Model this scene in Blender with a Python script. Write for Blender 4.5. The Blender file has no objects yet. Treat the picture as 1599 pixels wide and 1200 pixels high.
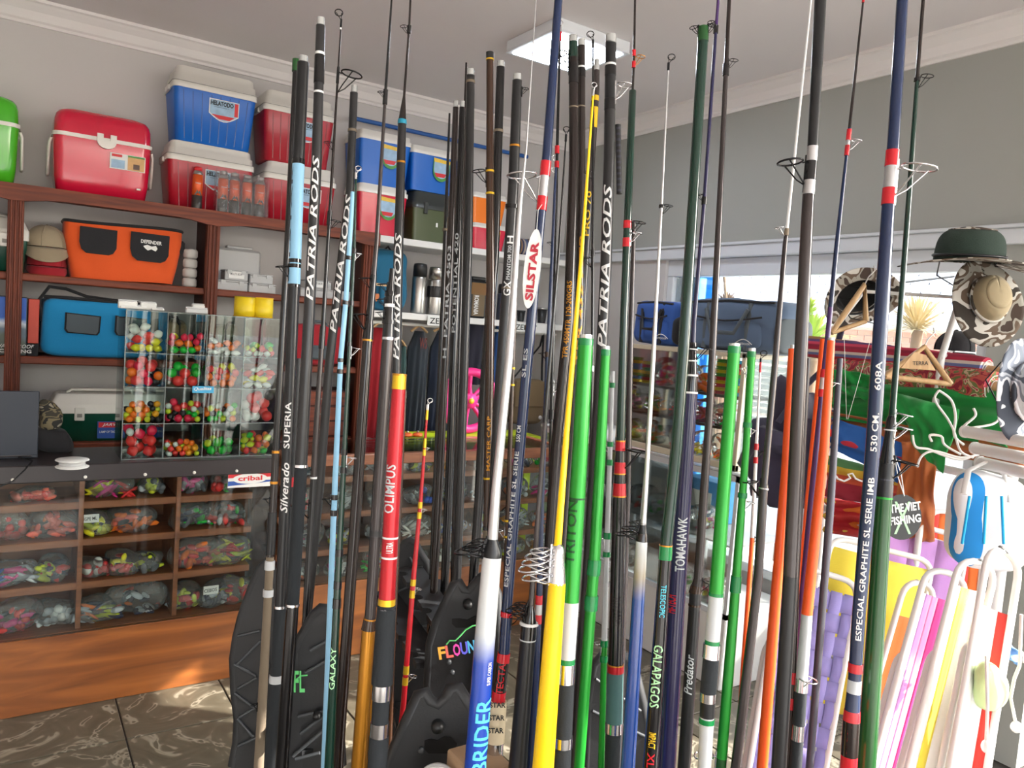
import bpy, bmesh, math, random
from mathutils import Vector, Matrix
PI = math.pi
D = bpy.data
COL = bpy.context.scene.collection
rnd = random.Random(7)
# ------------------------------------------------------------------ camera
F, CX, CY, HC = 1200.0, 799.5, 600.0, 1.62
def _v(x, s=0.074): return Vector((x-CX, 510+s*(x-800)-CY, F))
_up = _v(0).cross(_v(1600)).normalized()
if _up.y > 0: _up = -_up
_X = _v(2619).normalized()
_Y = _up.cross(_X)
def ray(x, y):
    q = Vector(((x-CX)/F, (y-CY)/F, 1.0))
    return Vector((_X.dot(q), _Y.dot(q), _up.dot(q)))
CAM = Vector((0, 0, HC))
def at(x, y, d): return CAM + ray(x, y)*d               # a pixel at camera distance d (metres)
def onX(x, y, v): r = ray(x, y); return CAM + r*(v/r.x)
def onY(x, y, v): r = ray(x, y); return CAM + r*(v/r.y)
def onZ(x, y, v): r = ray(x, y); return CAM + r*((v-HC)/r.z)
RIGHT = Vector((_X.x, _Y.x, _up.x)); UPV = -Vector((_X.y, _Y.y, _up.y)); FWD = Vector((_X.z, _Y.z, _up.z))
cd = D.cameras.new('camera'); cam = D.objects.new('camera', cd); COL.objects.link(cam)
cd.sensor_width = 36; cd.lens = 36*F/1599; cd.clip_start = .02
m = Matrix.Identity(4)
for i in range(3): m[i][0] = RIGHT[i]; m[i][1] = UPV[i]; m[i][2] = -FWD[i]; m[i][3] = CAM[i]
cam.matrix_world = m
sc = bpy.context.scene; sc.camera = cam
# ------------------------------------------------------------------ light and exposure
sc.view_settings.view_transform = 'Standard'; sc.view_settings.look = 'None'
sc.view_settings.gamma = 1; sc.view_settings.use_curve_mapping = False
sc.view_settings.exposure = 0.45
w = D.worlds.new('world'); sc.world = w; w.use_nodes = True
wn = w.node_tree.nodes; wl = w.node_tree.links
bg = wn['Background']; sky = wn.new('ShaderNodeTexSky'); sky.sky_type = 'NISHITA'; sky.sun_disc = False
SUN_EL, SUN_AZ = math.radians(28), math.radians(37)
sky.sun_elevation = SUN_EL; sky.sun_rotation = math.radians(127); sky.air_density = 1.0; sky.dust_density = 2.5; sky.ozone_density = 1
hs = wn.new('ShaderNodeHueSaturation'); hs.inputs['Saturation'].default_value = .45
wl.new(sky.outputs[0], hs.inputs['Color']); wl.new(hs.outputs[0], bg.inputs[0]); bg.inputs[1].default_value = SKY_STRENGTH = 0.95
sl = D.lights.new('sun', 'SUN'); sl.energy = 13.0; sl.angle = math.radians(.6); sl.color = (1, .93, .84)
so = D.objects.new('sun', sl); COL.objects.link(so); so.location = (6, -5, 6)
sdir = Vector((math.cos(SUN_EL)*math.cos(SUN_AZ), -math.cos(SUN_EL)*math.sin(SUN_AZ), math.sin(SUN_EL)))
so.rotation_euler = (-sdir).to_track_quat('-Z', 'Y').to_euler()
# ------------------------------------------------------------------ materials
MATS = {}
def lin(c):
    return tuple(((v/255)/12.92 if v <= 10 else (((v/255)+.055)/1.055)**2.4) for v in c)
def mat(name, col=None, rough=.5, metal=0, coat=0, var=0, scale=8, bump=0, bscale=60, emis=None, spec=.5, sheen=0, trans=0):
    if name in MATS: return MATS[name]
    m = D.materials.new(name); MATS[name] = m; m.use_nodes = True
    n = m.node_tree.nodes; l = m.node_tree.links; b = n['Principled BSDF']
    c = lin(col) + (1,)
    b.inputs['Base Color'].default_value = c
    b.inputs['Roughness'].default_value = rough; b.inputs['Metallic'].default_value = metal
    b.inputs['Coat Weight'].default_value = coat; b.inputs['Specular IOR Level'].default_value = spec
    b.inputs['Coat Roughness'].default_value = .08
    if sheen: b.inputs['Sheen Weight'].default_value = sheen
    if trans: b.inputs['Transmission Weight'].default_value = trans
    if emis: b.inputs['Emission Color'].default_value = c; b.inputs['Emission Strength'].default_value = emis
    tc = n.new('ShaderNodeTexCoord')
    if var:
        no = n.new('ShaderNodeTexNoise'); no.inputs['Scale'].default_value = scale; no.inputs['Detail'].default_value = 4
        mx = n.new('ShaderNodeMix'); mx.data_type = 'RGBA'
        mx.inputs[6].default_value = tuple(v*(1-var) for v in c[:3]) + (1,)
        mx.inputs[7].default_value = tuple(min(1, v*(1+var)) for v in c[:3]) + (1,)
        l.new(tc.outputs['Object'], no.inputs['Vector']); l.new(no.outputs[0], mx.inputs[0]); l.new(mx.outputs[2], b.inputs['Base Color'])
    if bump:
        n2 = n.new('ShaderNodeTexNoise'); n2.inputs['Scale'].default_value = bscale; n2.inputs['Detail'].default_value = 3
        bp = n.new('ShaderNodeBump'); bp.inputs['Strength'].default_value = bump; bp.inputs['Distance'].default_value = .002
        l.new(tc.outputs['Object'], n2.inputs['Vector']); l.new(n2.outputs[0], bp.inputs['Height']); l.new(bp.outputs[0], b.inputs['Normal'])
    return m
def nodemat(name):
    m = D.materials.new(name); MATS[name] = m; m.use_nodes = True
    return m, m.node_tree.nodes, m.node_tree.links, m.node_tree.nodes['Principled BSDF']
def ramp(n, stops):
    r = n.new('ShaderNodeValToRGB')
    while len(r.color_ramp.elements) < len(stops): r.color_ramp.elements.new(.5)
    for e, (p, c) in zip(r.color_ramp.elements, stops): e.position = p; e.color = lin(c) + (1,)
    return r
def glass(name, tint=(250, 253, 252), refl=1.0, haze=0.0, bump=0, bscale=20, rough=.02):
    m, n, l, b = nodemat(name); n.remove(b)
    out = n['Material Output']; t = n.new('ShaderNodeBsdfTransparent'); t.inputs[0].default_value = lin(tint) + (1,)
    g = n.new('ShaderNodeBsdfGlossy'); g.inputs['Roughness'].default_value = rough
    fr = n.new('ShaderNodeFresnel'); fr.inputs[0].default_value = 1.45
    mul = n.new('ShaderNodeMath'); mul.operation = 'MULTIPLY'; mul.use_clamp = True; mul.inputs[1].default_value = refl
    mx = n.new('ShaderNodeMixShader'); l.new(fr.outputs[0], mul.inputs[0]); l.new(mul.outputs[0], mx.inputs[0])
    l.new(t.outputs[0], mx.inputs[1]); l.new(g.outputs[0], mx.inputs[2])
    last = mx
    if haze:
        d = n.new('ShaderNodeBsdfDiffuse'); d.inputs[0].default_value = (.8, .8, .8, 1)
        m2 = n.new('ShaderNodeMixShader'); m2.inputs[0].default_value = haze
        l.new(mx.outputs[0], m2.inputs[1]); l.new(d.outputs[0], m2.inputs[2]); last = m2
    if bump:
        tc = n.new('ShaderNodeTexCoord'); no = n.new('ShaderNodeTexNoise'); no.inputs['Scale'].default_value = bscale; no.inputs['Detail'].default_value = 2
        bp = n.new('ShaderNodeBump'); bp.inputs['Strength'].default_value = bump; bp.inputs['Distance'].default_value = .02
        l.new(tc.outputs['Object'], no.inputs[0]); l.new(no.outputs[0], bp.inputs['Height'])
        l.new(bp.outputs[0], g.inputs['Normal']); l.new(bp.outputs[0], fr.inputs['Normal'])
    l.new(last.outputs[0], out.inputs[0])
    return m
def wood(name, c1, c2, axis=0, rough=.4, coat=.2, scale=3, stretch=14):
    m, n, l, b = nodemat(name)
    tc = n.new('ShaderNodeTexCoord'); mp = n.new('ShaderNodeMapping')
    s = [stretch]*3; s[axis] = 1; mp.inputs['Scale'].default_value = s
    no = n.new('ShaderNodeTexNoise'); no.inputs['Scale'].default_value = scale; no.inputs['Detail'].default_value = 6; no.inputs['Distortion'].default_value = 1.2
    r = ramp(n, [(.3, c1), (.7, c2)])
    l.new(tc.outputs['Object'], mp.inputs[0]); l.new(mp.outputs[0], no.inputs[0]); l.new(no.outputs[0], r.inputs[0]); l.new(r.outputs[0], b.inputs['Base Color'])
    b.inputs['Roughness'].default_value = rough; b.inputs['Coat Weight'].default_value = coat; b.inputs['Coat Roughness'].default_value = .2
    return m
def stripes(name, cols, axis=0, freq=4, rough=.8):
    """woven cloth with colour bands across one object axis"""
    m, n, l, b = nodemat(name)
    tc = n.new('ShaderNodeTexCoord'); sp = n.new('ShaderNodeSeparateXYZ'); l.new(tc.outputs['Object'], sp.inputs[0])
    mu = n.new('ShaderNodeMath'); mu.operation = 'MULTIPLY'; mu.inputs[1].default_value = freq; l.new(sp.outputs[axis], mu.inputs[0])
    fr = n.new('ShaderNodeMath'); fr.operation = 'FRACT'; l.new(mu.outputs[0], fr.inputs[0])
    r = ramp(n, [(i/len(cols), c) for i, c in enumerate(cols)]); r.color_ramp.interpolation = 'CONSTANT'
    l.new(fr.outputs[0], r.inputs[0]); l.new(r.outputs[0], b.inputs['Base Color']); b.inputs['Roughness'].default_value = rough
    return m
def blotch(name, cols, scale=14, rough=.85, dist=1.5):
    """camouflage or floral cloth: hard edged blotches"""
    m, n, l, b = nodemat(name)
    tc = n.new('ShaderNodeTexCoord'); no = n.new('ShaderNodeTexNoise'); no.inputs['Scale'].default_value = scale
    no.inputs['Detail'].default_value = 1.5; no.inputs['Distortion'].default_value = dist
    k = len(cols); r = ramp(n, [(.0 if i == 0 else .30+.4*i/k, c) for i, c in enumerate(cols)]); r.color_ramp.interpolation = 'CONSTANT'
    l.new(tc.outputs['Object'], no.inputs[0]); l.new(no.outputs[0], r.inputs[0]); l.new(r.outputs[0], b.inputs['Base Color']); b.inputs['Roughness'].default_value = rough
    return m
# ------------------------------------------------------------------ mesh builder
def smooth(pts, k=5):
    pts = [Vector(p) for p in pts]; out = []
    for i in range(len(pts)-1):
        a, b, c, d = pts[max(i-1, 0)], pts[i], pts[i+1], pts[min(i+2, len(pts)-1)]
        for j in range(k):
            t = j/k; out.append(.5*((2*b)+(c-a)*t+(2*a-5*b+4*c-d)*t*t+(3*b-a-3*c+d)*t**3))
    return out+[pts[-1]]
class MB:
    def __init__(s): s.v = []; s.f = []; s.mi = []; s.sm = []
    def add(s, vs, fs, mi=0, smooth=True):
        o = len(s.v); s.v += [tuple(v) for v in vs]
        for f in fs: s.f.append(tuple(i+o for i in f)); s.mi.append(mi); s.sm.append(smooth)
        return s
    def box(s, lo, hi, mi=0, M=None, bev=0):
        (x0, y0, z0), (x1, y1, z1) = lo, hi
        if bev > 0:
            b = min(bev, (x1-x0)*.45, (y1-y0)*.45, (z1-z0)*.45)
            vs = []; fs = []
            X, Y, Z = (x0, x1), (y0, y1), (z0, z1); idx = {}
            for i in (0, 1):
                for j in (0, 1):
                    for k in (0, 1):
                        sx, sy, sz = (1-2*i), (1-2*j), (1-2*k)
                        for ax in range(3):
                            p = [X[i]+sx*b, Y[j]+sy*b, Z[k]+sz*b]; p[ax] = (X[i], Y[j], Z[k])[ax]
                            idx[i, j, k, ax] = len(vs); vs.append(p)
            for i in (0, 1):
                fs.append([idx[i, 0, 0, 0], idx[i, 1, 0, 0], idx[i, 1, 1, 0], idx[i, 0, 1, 0]])
                fs.append([idx[0, i, 0, 1], idx[1, i, 0, 1], idx[1, i, 1, 1], idx[0, i, 1, 1]])
                fs.append([idx[0, 0, i, 2], idx[1, 0, i, 2], idx[1, 1, i, 2], idx[0, 1, i, 2]])
                for j in (0, 1):
                    fs.append([idx[i, j, 0, 0], idx[i, j, 1, 0], idx[i, j, 1, 1], idx[i, j, 0, 1]])
                    fs.append([idx[i, 0, j, 0], idx[i, 1, j, 0], idx[i, 1, j, 2], idx[i, 0, j, 2]])
                    fs.append([idx[0, i, j, 1], idx[1, i, j, 1], idx[1, i, j, 2], idx[0, i, j, 2]])
                    for k in (0, 1): fs.append([idx[i, j, k, 0], idx[i, j, k, 1], idx[i, j, k, 2]])
        else:
            vs = [(x0, y0, z0), (x1, y0, z0), (x1, y1, z0), (x0, y1, z0), (x0, y0, z1), (x1, y0, z1), (x1, y1, z1), (x0, y1, z1)]
            fs = [(0, 3, 2, 1), (4, 5, 6, 7), (0, 1, 5, 4), (1, 2, 6, 5), (2, 3, 7, 6), (3, 0, 4, 7)]
        if M: vs = [M @ Vector(v) for v in vs]
        return s.add(vs, fs, mi, False)
    def hexa(s, p, mi=0):
        """8 corners, bottom loop then top loop"""
        return s.add(p, [(0, 3, 2, 1), (4, 5, 6, 7), (0, 1, 5, 4), (1, 2, 6, 5), (2, 3, 7, 6), (3, 0, 4, 7)], mi, False)
    def tube(s, pts, rad, n=10, mi=0, caps=True, flat=1.0, smooth=True, closed=False):
        pts = [Vector(p) for p in pts]; k = len(pts)
        rad = rad if isinstance(rad, (list, tuple)) else [rad]*k
        vs = []; fs = []; t0 = (pts[1]-pts[0]).normalized()
        a = Vector((0, 0, 1)) if abs(t0.z) < .8 else Vector((1, 0, 0))
        u = t0.cross(a).normalized()
        for i in range(k):
            if closed: t = (pts[(i+1) % k]-pts[i-1]).normalized()
            else: t = (pts[min(i+1, k-1)]-pts[max(i-1, 0)]).normalized()
            u = (u - t*u.dot(t)).normalized(); v = t.cross(u)
            for j in range(n):
                an = 2*PI*j/n; vs.append(pts[i] + (u*math.cos(an) + v*math.sin(an)*flat)*rad[i])
        for i in range(k if closed else k-1):
            for j in range(n):
                i2 = (i+1) % k; fs.append((i*n+j, i*n+(j+1) % n, i2*n+(j+1) % n, i2*n+j))
        s.add(vs, fs, mi, smooth)
        if caps and not closed:
            s.add([vs[j] for j in range(n)], [tuple(range(n))[::-1]], mi, False)
            s.add([vs[(k-1)*n+j] for j in range(n)], [tuple(range(n))], mi, False)
        return s
    def ring(s, c, nrm, r, t, n=20, m=6, mi=0, sq=1.0, up=None):
        nrm = Vector(nrm).normalized(); a = Vector(up) if up else (Vector((0, 0, 1)) if abs(nrm.z) < .8 else Vector((1, 0, 0)))
        u = nrm.cross(a).normalized(); v = nrm.cross(u)
        pts = [Vector(c)+u*r*math.cos(2*PI*i/n)+v*r*sq*math.sin(2*PI*i/n) for i in range(n)]
        return s.tube(pts, t, m, mi, closed=True)
    def lathe(s, prof, n=20, mi=0, M=None, smooth=True, arc=None):
        vs = []; fs = []; k = len(prof)
        for r, z in prof:
            for j in range(n): a = 2*PI*j/n; vs.append(Vector((r*math.cos(a), r*math.sin(a), z)))
        if M: vs = [M @ v for v in vs]
        for i in range(k-1):
            for j in range(n): fs.append((i*n+j, i*n+(j+1) % n, (i+1)*n+(j+1) % n, (i+1)*n+j))
        fs.append(tuple(range(n))[::-1]); fs.append(tuple((k-1)*n+j for j in range(n)))
        return s.add(vs, fs, mi, smooth)
    def prism(s, poly, h, M=None, mi=0, bev=0):
        """polygon in xy extruded along z by h, M places it"""
        n = len(poly); M = M or Matrix.Identity(4)
        vs = [M @ Vector((x, y, 0)) for x, y in poly]+[M @ Vector((x, y, h)) for x, y in poly]
        fs = [tuple(range(n))[::-1], tuple(range(n, 2*n))]+[(i, (i+1) % n, n+(i+1) % n, n+i) for i in range(n)]
        return s.add(vs, fs, mi, False)
    def sphere(s, c, r, n=12, k=8, mi=0, sc=(1, 1, 1), M=None):
        vs = []; fs = []
        for i in range(k+1):
            th = PI*i/k
            for j in range(n):
                a = 2*PI*j/n; p = Vector((math.sin(th)*math.cos(a)*r*sc[0], math.sin(th)*math.sin(a)*r*sc[1], math.cos(th)*r*sc[2]))
                if M: p = M @ p
                vs.append(Vector(c)+p)
        for i in range(k):
            for j in range(n): fs.append((i*n+j, (i+1)*n+j, (i+1)*n+(j+1) % n, i*n+(j+1) % n))
        return s.add(vs, fs, mi, True)
    def grid(s, fn, nu, nv, mi=0, thick=0):
        """surface patch fn(u,v); thick gives it a back side"""
        vs = [Vector(fn(i/nu, j/nv)) for i in range(nu+1) for j in range(nv+1)]
        q = lambda i, j: i*(nv+1)+j
        fs = [(q(i, j), q(i+1, j), q(i+1, j+1), q(i, j+1)) for i in range(nu) for j in range(nv)]
        if thick:
            nr = []
            for i in range(nu+1):
                for j in range(nv+1):
                    a = vs[q(min(i+1, nu), j)]-vs[q(max(i-1, 0), j)]; b = vs[q(i, min(j+1, nv))]-vs[q(i, max(j-1, 0))]
                    c = a.cross(b); nr.append(c.normalized() if c.length > 1e-12 else Vector((0, 0, 1)))
            N = len(vs); vs2 = vs+[v+n*thick for v, n in zip(vs, nr)]
            f2 = [tuple(k+N for k in f) for f in fs]; fs = [f[::-1] for f in fs]+f2
            edge = [q(i, 0) for i in range(nu+1)]+[q(nu, j) for j in range(1, nv+1)]+[q(i, nv) for i in range(nu-1, -1, -1)]+[q(0, j) for j in range(nv-1, 0, -1)]
            for a, b in zip(edge, edge[1:]+edge[:1]): fs.append((a, b, b+N, a+N))
            vs = vs2
        return s.add(vs, fs, mi, True)
    def build(s, name, mats, parent=None, origin=None, kind=None, label=None, cat=None, group=None, subd=0, world=True):
        if not isinstance(mats, (list, tuple)): mats = [mats]
        me = D.meshes.new(name)
        o = Vector(origin) if origin is not None else Vector((0, 0, 0))
        me.from_pydata([tuple(Vector(v)-o) for v in s.v], [], s.f)
        for mt in mats: me.materials.append(mt)
        me.polygons.foreach_set('material_index', s.mi); me.polygons.foreach_set('use_smooth', s.sm); me.update()
        ob = D.objects.new(name, me); COL.objects.link(ob)
        if parent is not None: ob.parent = parent
        loc = o.copy()
        if parent is not None and world: loc = o - wloc(parent)
        ob.location = loc
        if subd:
            md = ob.modifiers.new('sub', 'SUBSURF'); md.levels = subd; md.render_levels = subd
        tag(ob, label, cat, group, kind)
        return ob
def wloc(o):
    p = Vector(o.location)
    while o.parent: o = o.parent; p += Vector(o.location)
    return p
def tag(o, label=None, cat=None, group=None, kind=None):
    for k, v in (('label', label), ('category', cat), ('group', group), ('kind', kind)):
        if v: o[k] = v
    return o
def thing(name, loc, label, cat, group=None, rz=0, rot=None):
    """an Empty at the base of a thing; parts are built in world space relative to it (identity rotation)"""
    o = D.objects.new(name, None); COL.objects.link(o); o.empty_display_size = .05
    o.location = loc
    if rz: o.rotation_euler.z = rz
    return tag(o, label, cat, group)
def copy_tree(o, parent=None):
    c = o.copy(); COL.objects.link(c)
    if parent: c.parent = parent
    for ch in o.children: copy_tree(ch, c)
    return c
def struct(name, mb, m, parent=None):
    return mb.build(name, m, parent, kind=None if parent else 'structure')
def TR(loc=(0, 0, 0), rz=0, rx=0, ry=0):
    return Matrix.Translation(loc) @ Matrix.Rotation(rz, 4, 'Z') @ Matrix.Rotation(ry, 4, 'Y') @ Matrix.Rotation(rx, 4, 'X')
def frame_m(o, x, y):
    """matrix with origin o, axes x, y and x cross y"""
    x = Vector(x).normalized(); y = Vector(y); y = (y-x*y.dot(x)).normalized(); z = x.cross(y); m = Matrix.Identity(4)
    for i in range(3): m[i][0] = x[i]; m[i][1] = y[i]; m[i][2] = z[i]; m[i][3] = Vector(o)[i]
    return m
_TX = {}
def textmesh(s, shear=0, bold=.0):
    """built-in font outlines as (verts, faces) with height 1, origin at left of the baseline"""
    key = (s, shear, bold)
    if key in _TX: return _TX[key]
    c = D.curves.new('t', 'FONT'); c.body = s; c.size = 1; c.shear = shear; c.offset = bold; c.resolution_u = 2
    o = D.objects.new('t', c); COL.objects.link(o); bpy.context.view_layer.update()
    me = D.meshes.new_from_object(o.evaluated_get(bpy.context.evaluated_depsgraph_get()))
    bm = bmesh.new(); bm.from_mesh(me)
    if bm.verts:
        ys = [v.co.y for v in bm.verts]; y0, y1 = min(ys), max(ys)
        for k in range(1, 5):
            bmesh.ops.bisect_plane(bm, geom=bm.verts[:]+bm.edges[:]+bm.faces[:], plane_co=(0, y0+(y1-y0)*k/5, 0), plane_no=(0, 1, 0))
    bm.verts.ensure_lookup_table()
    vs = [v.co.copy() for v in bm.verts]; fs = [tuple(v.index for v in f.verts) for f in bm.faces]
    bm.free(); D.objects.remove(o); D.curves.remove(c); D.meshes.remove(me)
    if not vs: vs = [Vector((0, 0, 0))]
    x0 = min(v.x for v in vs); x1 = max(v.x for v in vs); y0 = min(v.y for v in vs); y1 = max(v.y for v in vs)
    vs = [Vector(((v.x-x0)/max(1e-6, x1-x0), (v.y-y0)/max(1e-6, y1-y0), 0)) for v in vs]   # unit box
    _TX[key] = (vs, fs); return _TX[key]
def flat_text(mb, s, M, w, h, mi=0, shear=0, bold=.01):
    vs, fs = textmesh(s, shear, bold)
    mb.add([M @ Vector((v.x*w, v.y*h, 0)) for v in vs], fs, mi, False)
# ------------------------------------------------------------------ room shell
YW, XR, ZC = 4.6, 3.41, 3.02
M_wall = mat('wall_paint', (194, 190, 188), .85, var=.03, scale=2, bump=.1, bscale=40)
M_grey = mat('grey_wall_paint', (160, 161, 155), .85, var=.03, scale=2, bump=.1, bscale=40)
M_ceil = mat('ceiling_paint', (226, 220, 220), .9, var=.02, scale=1.5)
M_corn = mat('cornice_paint', (228, 223, 221), .7)
M_frame = mat('white_frame_paint', (205, 208, 212), .45)
M_blue = mat('blue_painted_trim', (60, 150, 215), .5)
# floor: square slate coloured tiles with pale swirls and recessed joints
mf, n, l, b = nodemat('swirled_tile')
tc = n.new('ShaderNodeTexCoord'); no = n.new('ShaderNodeTexNoise'); no.inputs['Scale'].default_value = 6.0; no.inputs['Detail'].default_value = 2.2; no.inputs['Distortion'].default_value = 2.6; no.inputs['Roughness'].default_value = .45
r = ramp(n, [(.0, (72, 68, 58)), (.40, (90, 84, 70)), (.54, (98, 92, 78)), (.585, (140, 133, 116)), (.615, (152, 146, 130)), (.65, (94, 88, 74)), (1, (74, 70, 60))])
l.new(tc.outputs['Object'], no.inputs[0]); l.new(no.outputs[0], r.inputs[0]); l.new(r.outputs[0], b.inputs['Base Color']); b.inputs['Roughness'].default_value = .38
bp = n.new('ShaderNodeBump'); bp.inputs['Strength'].default_value = .25; bp.inputs['Distance'].default_value = .003; l.new(no.outputs[0], bp.inputs['Height']); l.new(bp.outputs[0], b.inputs['Normal'])
M_grout = mat('tile_joint', (70, 66, 60), .9)
fl = MB().box((-2.2, -2.6, -.12), (XR+.2, YW+.1, -.006)).build('floor', M_grout, kind='structure')
TS = .40; tm = None
for i in range(-1, 9):
    for j in range(0, 12):
        x0, y0 = -.4+i*TS, -.2+j*TS
        if x0+TS > XR+.2 or y0+TS > YW+.1: continue
        if tm is None:
            o = MB().box((-TS/2+.003, -TS/2+.003, -.006), (TS/2-.003, TS/2-.003, .0), bev=.002).build('tile', mf, fl); tm = o.data
        else:
            o = D.objects.new('tile', tm); COL.objects.link(o); o.parent = fl
        o.location = (x0+TS/2, y0+TS/2, 0)
        o.rotation_euler.z = rnd.choice([0, PI/2, PI, -PI/2])
struct('wall_back', MB().box((-2.3, YW, 0), (XR+.15, YW+.15, 3.1)), M_wall)
struct('wall_left', MB().box((-2.35, -2.6, 0), (-2.2, YW, 3.1)), M_wall)
struct('ceiling', MB().box((-2.35, -2.6, ZC), (XR+.2, YW+.15, ZC+.12)), M_ceil)
# right wall: grey above the head, window to the far side, unseen door openings nearer the street shaped for the sun
W0, W1, HEAD, SILL = 1.60, 3.52, 2.10, .42
wr = MB()
wr.box((XR, -.3, 2.17), (XR+.2, YW, 3.1), 0)
wr.box((XR, -2.6, 2.85), (XR+.2, -.3, 3.1), 0)
wr.box((XR, -.3, 0), (XR+.2, .7, 2.17), 1)
wr.box((XR+.021, W0, 2.101), (XR+.2, W1, 2.17), 0)
wr.box((XR, W1, 0), (XR+.2, YW, 2.17), 1)
wr.box((XR, W0, 0), (XR+.2, W1, SILL), 1)
wr.box((XR, 1.30, 0), (XR+.2, W0, 2.17), 0)
wr.box((XR, .7, 2.03), (XR+.2, 1.30, 2.17), 0)
wr.box((XR, -2.6, 0), (XR+.2, -1.3, 2.17), 1)
wr.build('wall_right', [M_grey, M_wall], kind='structure')
# cornices: stepped cove profile
prof = [(0, 0), (.012, 0), (.018, .012), (.03, .02), (.05, .055), (.075, .075), (.085, .085), (.098, .09), (.098, .105), (0, .105)]
def cornice(name, p0, p1, inward):
    p0, p1 = Vector(p0), Vector(p1); mb = MB(); vs = []
    for p in (p0, p1):
        for a, z in prof: vs.append(p+Vector(inward)*a+Vector((0, 0, z)))
    k = len(prof); mb.add(vs, [(i, (i+1) % k, k+(i+1) % k, k+i) for i in range(k)]+[tuple(range(k)), tuple(range(k, 2*k))[::-1]], 0, False)
    return struct(name, mb, M_corn)
cornice('trim_1', (-2.2, YW, ZC-.105), (XR, YW, ZC-.105), (0, -1, 0))
cornice('trim_2', (XR, -2.6, ZC-.105), (XR, YW, ZC-.105), (-1, 0, 0))
# window head ledge and frame
struct('trim_3', MB().box((XR-.03, -.3, 2.10), (XR+.02, YW, 2.165), bev=.004).box((XR-.045, -.3, 2.165), (XR+.02, YW, 2.18), bev=.003), M_frame)
wf = MB()
for (a, b_) in (((XR+.02, W0, 2.0), (XR+.1, W1, 2.10)), ((XR+.022, W1-.05, SILL), (XR+.1, W1, 1.999)), ((XR+.022, W0, SILL), (XR+.1, W0+.05, 1.999)), ((XR-.04, W0, SILL-.03), (XR+.12, W1, SILL+.02))):
    wf.box(a, b_, bev=.004)
win = wf.build('window_1', M_frame, kind='structure')
MB().box((XR+.1, W1-.19, SILL), (XR+.17, W1-.05, 2.0), bev=.004).build('blue_reveal', M_blue, win)
M_pane = glass('window_pane_glass', (248, 252, 252), .8)
MB().box((XR+.055, W0+.05, SILL+.02), (XR+.061, W1-.05, 2.0)).build('pane', M_pane, win)
# ceiling light panel
lp = thing('ceiling_light', (2.25, 3.13, ZC), 'square white LED panel glowing on the ceiling above the rods', 'lamp')
lz = ZC-.055
MB().box((2.03, 2.92, lz), (2.47, 3.34, ZC), bev=.006).box((2.03, 2.92, lz-.004), (2.47, 3.34, lz)).build('housing', mat('lamp_housing', (225, 228, 232), .4), lp)
MB().box((2.055, 2.945, lz-.008), (2.445, 3.315, lz-.0045)).build('diffuser', mat('lamp_diffuser', (232, 242, 255), .5, emis=24), lp)
# blue roller hung along the back wall behind the far coolers
p0, p1 = onY(558, 186, YW-.06), onY(640, 204, YW-.06)
p1 = p0+(p1-p0)*1.0; p1.z = p0.z
MB().tube([p0-Vector((.05, 0, 0)), p1+Vector((.9, 0, 0))], .013, 10).build('wall_pole', mat('blue_pole', (40, 90, 160), .5), label='blue pole hung along the back wall above the far coolers', cat='pole')

# unseen roof added along the shop front to block high sky light
vr = MB().box((-3.5, -5.4, 2.95), (XR+.3, -2.6, 3.05)); struct('sky_blocker_roof', vr, M_ceil)
# ------------------------------------------------------------------ wall shelving (reddish wood)
M_red = wood('red_stained_wood', (86, 34, 15), (130, 58, 29), 0, rough=.6, coat=0)
M_redv = wood('red_stained_wood_upright', (82, 33, 16), (122, 54, 28), 2, rough=.6, coat=0)
M_reddk = wood('dark_red_wood', (54, 20, 14), (76, 30, 20), 2, rough=.6, coat=0)
YS = 4.24
SH = [1.70, 1.312, .895]
ws = thing('wall_shelving', (.6, YS, 0), 'long reddish wooden wall shelving with fluted posts and scalloped top board', 'shelving')
def scallop(x0, x1, z0, z1, y0, y1, n=60):
    pts = [(x0, z1)]+[(x1, z1)]
    low = []
    for i in range(n+1):
        x = x0+(x1-x0)*i/n; ph = ((x-.02) % .87)/.87
        low.append((x, z0-.022*(math.exp(-((ph-.0)/.12)**2)+math.exp(-((ph-1)/.12)**2))))
    poly = [(x0, z1), (x1, z1)]+low[::-1]
    return MB().prism(poly, y1-y0, frame_m((0, y1, 0), (1, 0, 0), (0, 0, 1)))
scallop(-1.2, 1.80, 2.045, 2.10, YS-.03, YS).build('fascia_board', M_red, ws)
MB().box((-1.2, YS, 2.075), (1.80, YW, 2.10), bev=.003).build('top_shelf', M_red, ws)
for z in SH: MB().box((-1.2, YS+.01, z-.035), (1.77, YW, z), bev=.005).build('shelf', M_red, ws)
for x in (-.95, .025, .885, 1.745):
    mb = MB().box((x-.032, YS-.012, 0), (x+.032, YS+.03, 2.05), bev=.004)
    for k in (-.018, 0, .018): mb.tube([(x+k, YS-.014, .02), (x+k, YS-.014, 2.03)], .006, 8)
    mb.build('post', M_redv, ws)
    MB().box((x-.012, YS+.03, 0), (x+.012, YW, 2.07)).build('side_panel', M_reddk, ws)
# ------------------------------------------------------------------ white shelves
M_white = mat('white_shelf_paint', (222, 220, 217), .5, var=.03)
wsh = thing('white_shelving', (2.5, YS, 0), 'white painted wall shelves with price strip under the flasks and coolers', 'shelving')
for z in (2.095, 1.655): MB().box((1.80, YS, z-.04), (3.24, YW, z), bev=.003).build('shelf', M_white, wsh)
for x in (1.80, 3.22):
    MB().box((x, YS+.05, 0), (x+.02, YW, 2.06)).build('side_panel', M_white, wsh)
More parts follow.
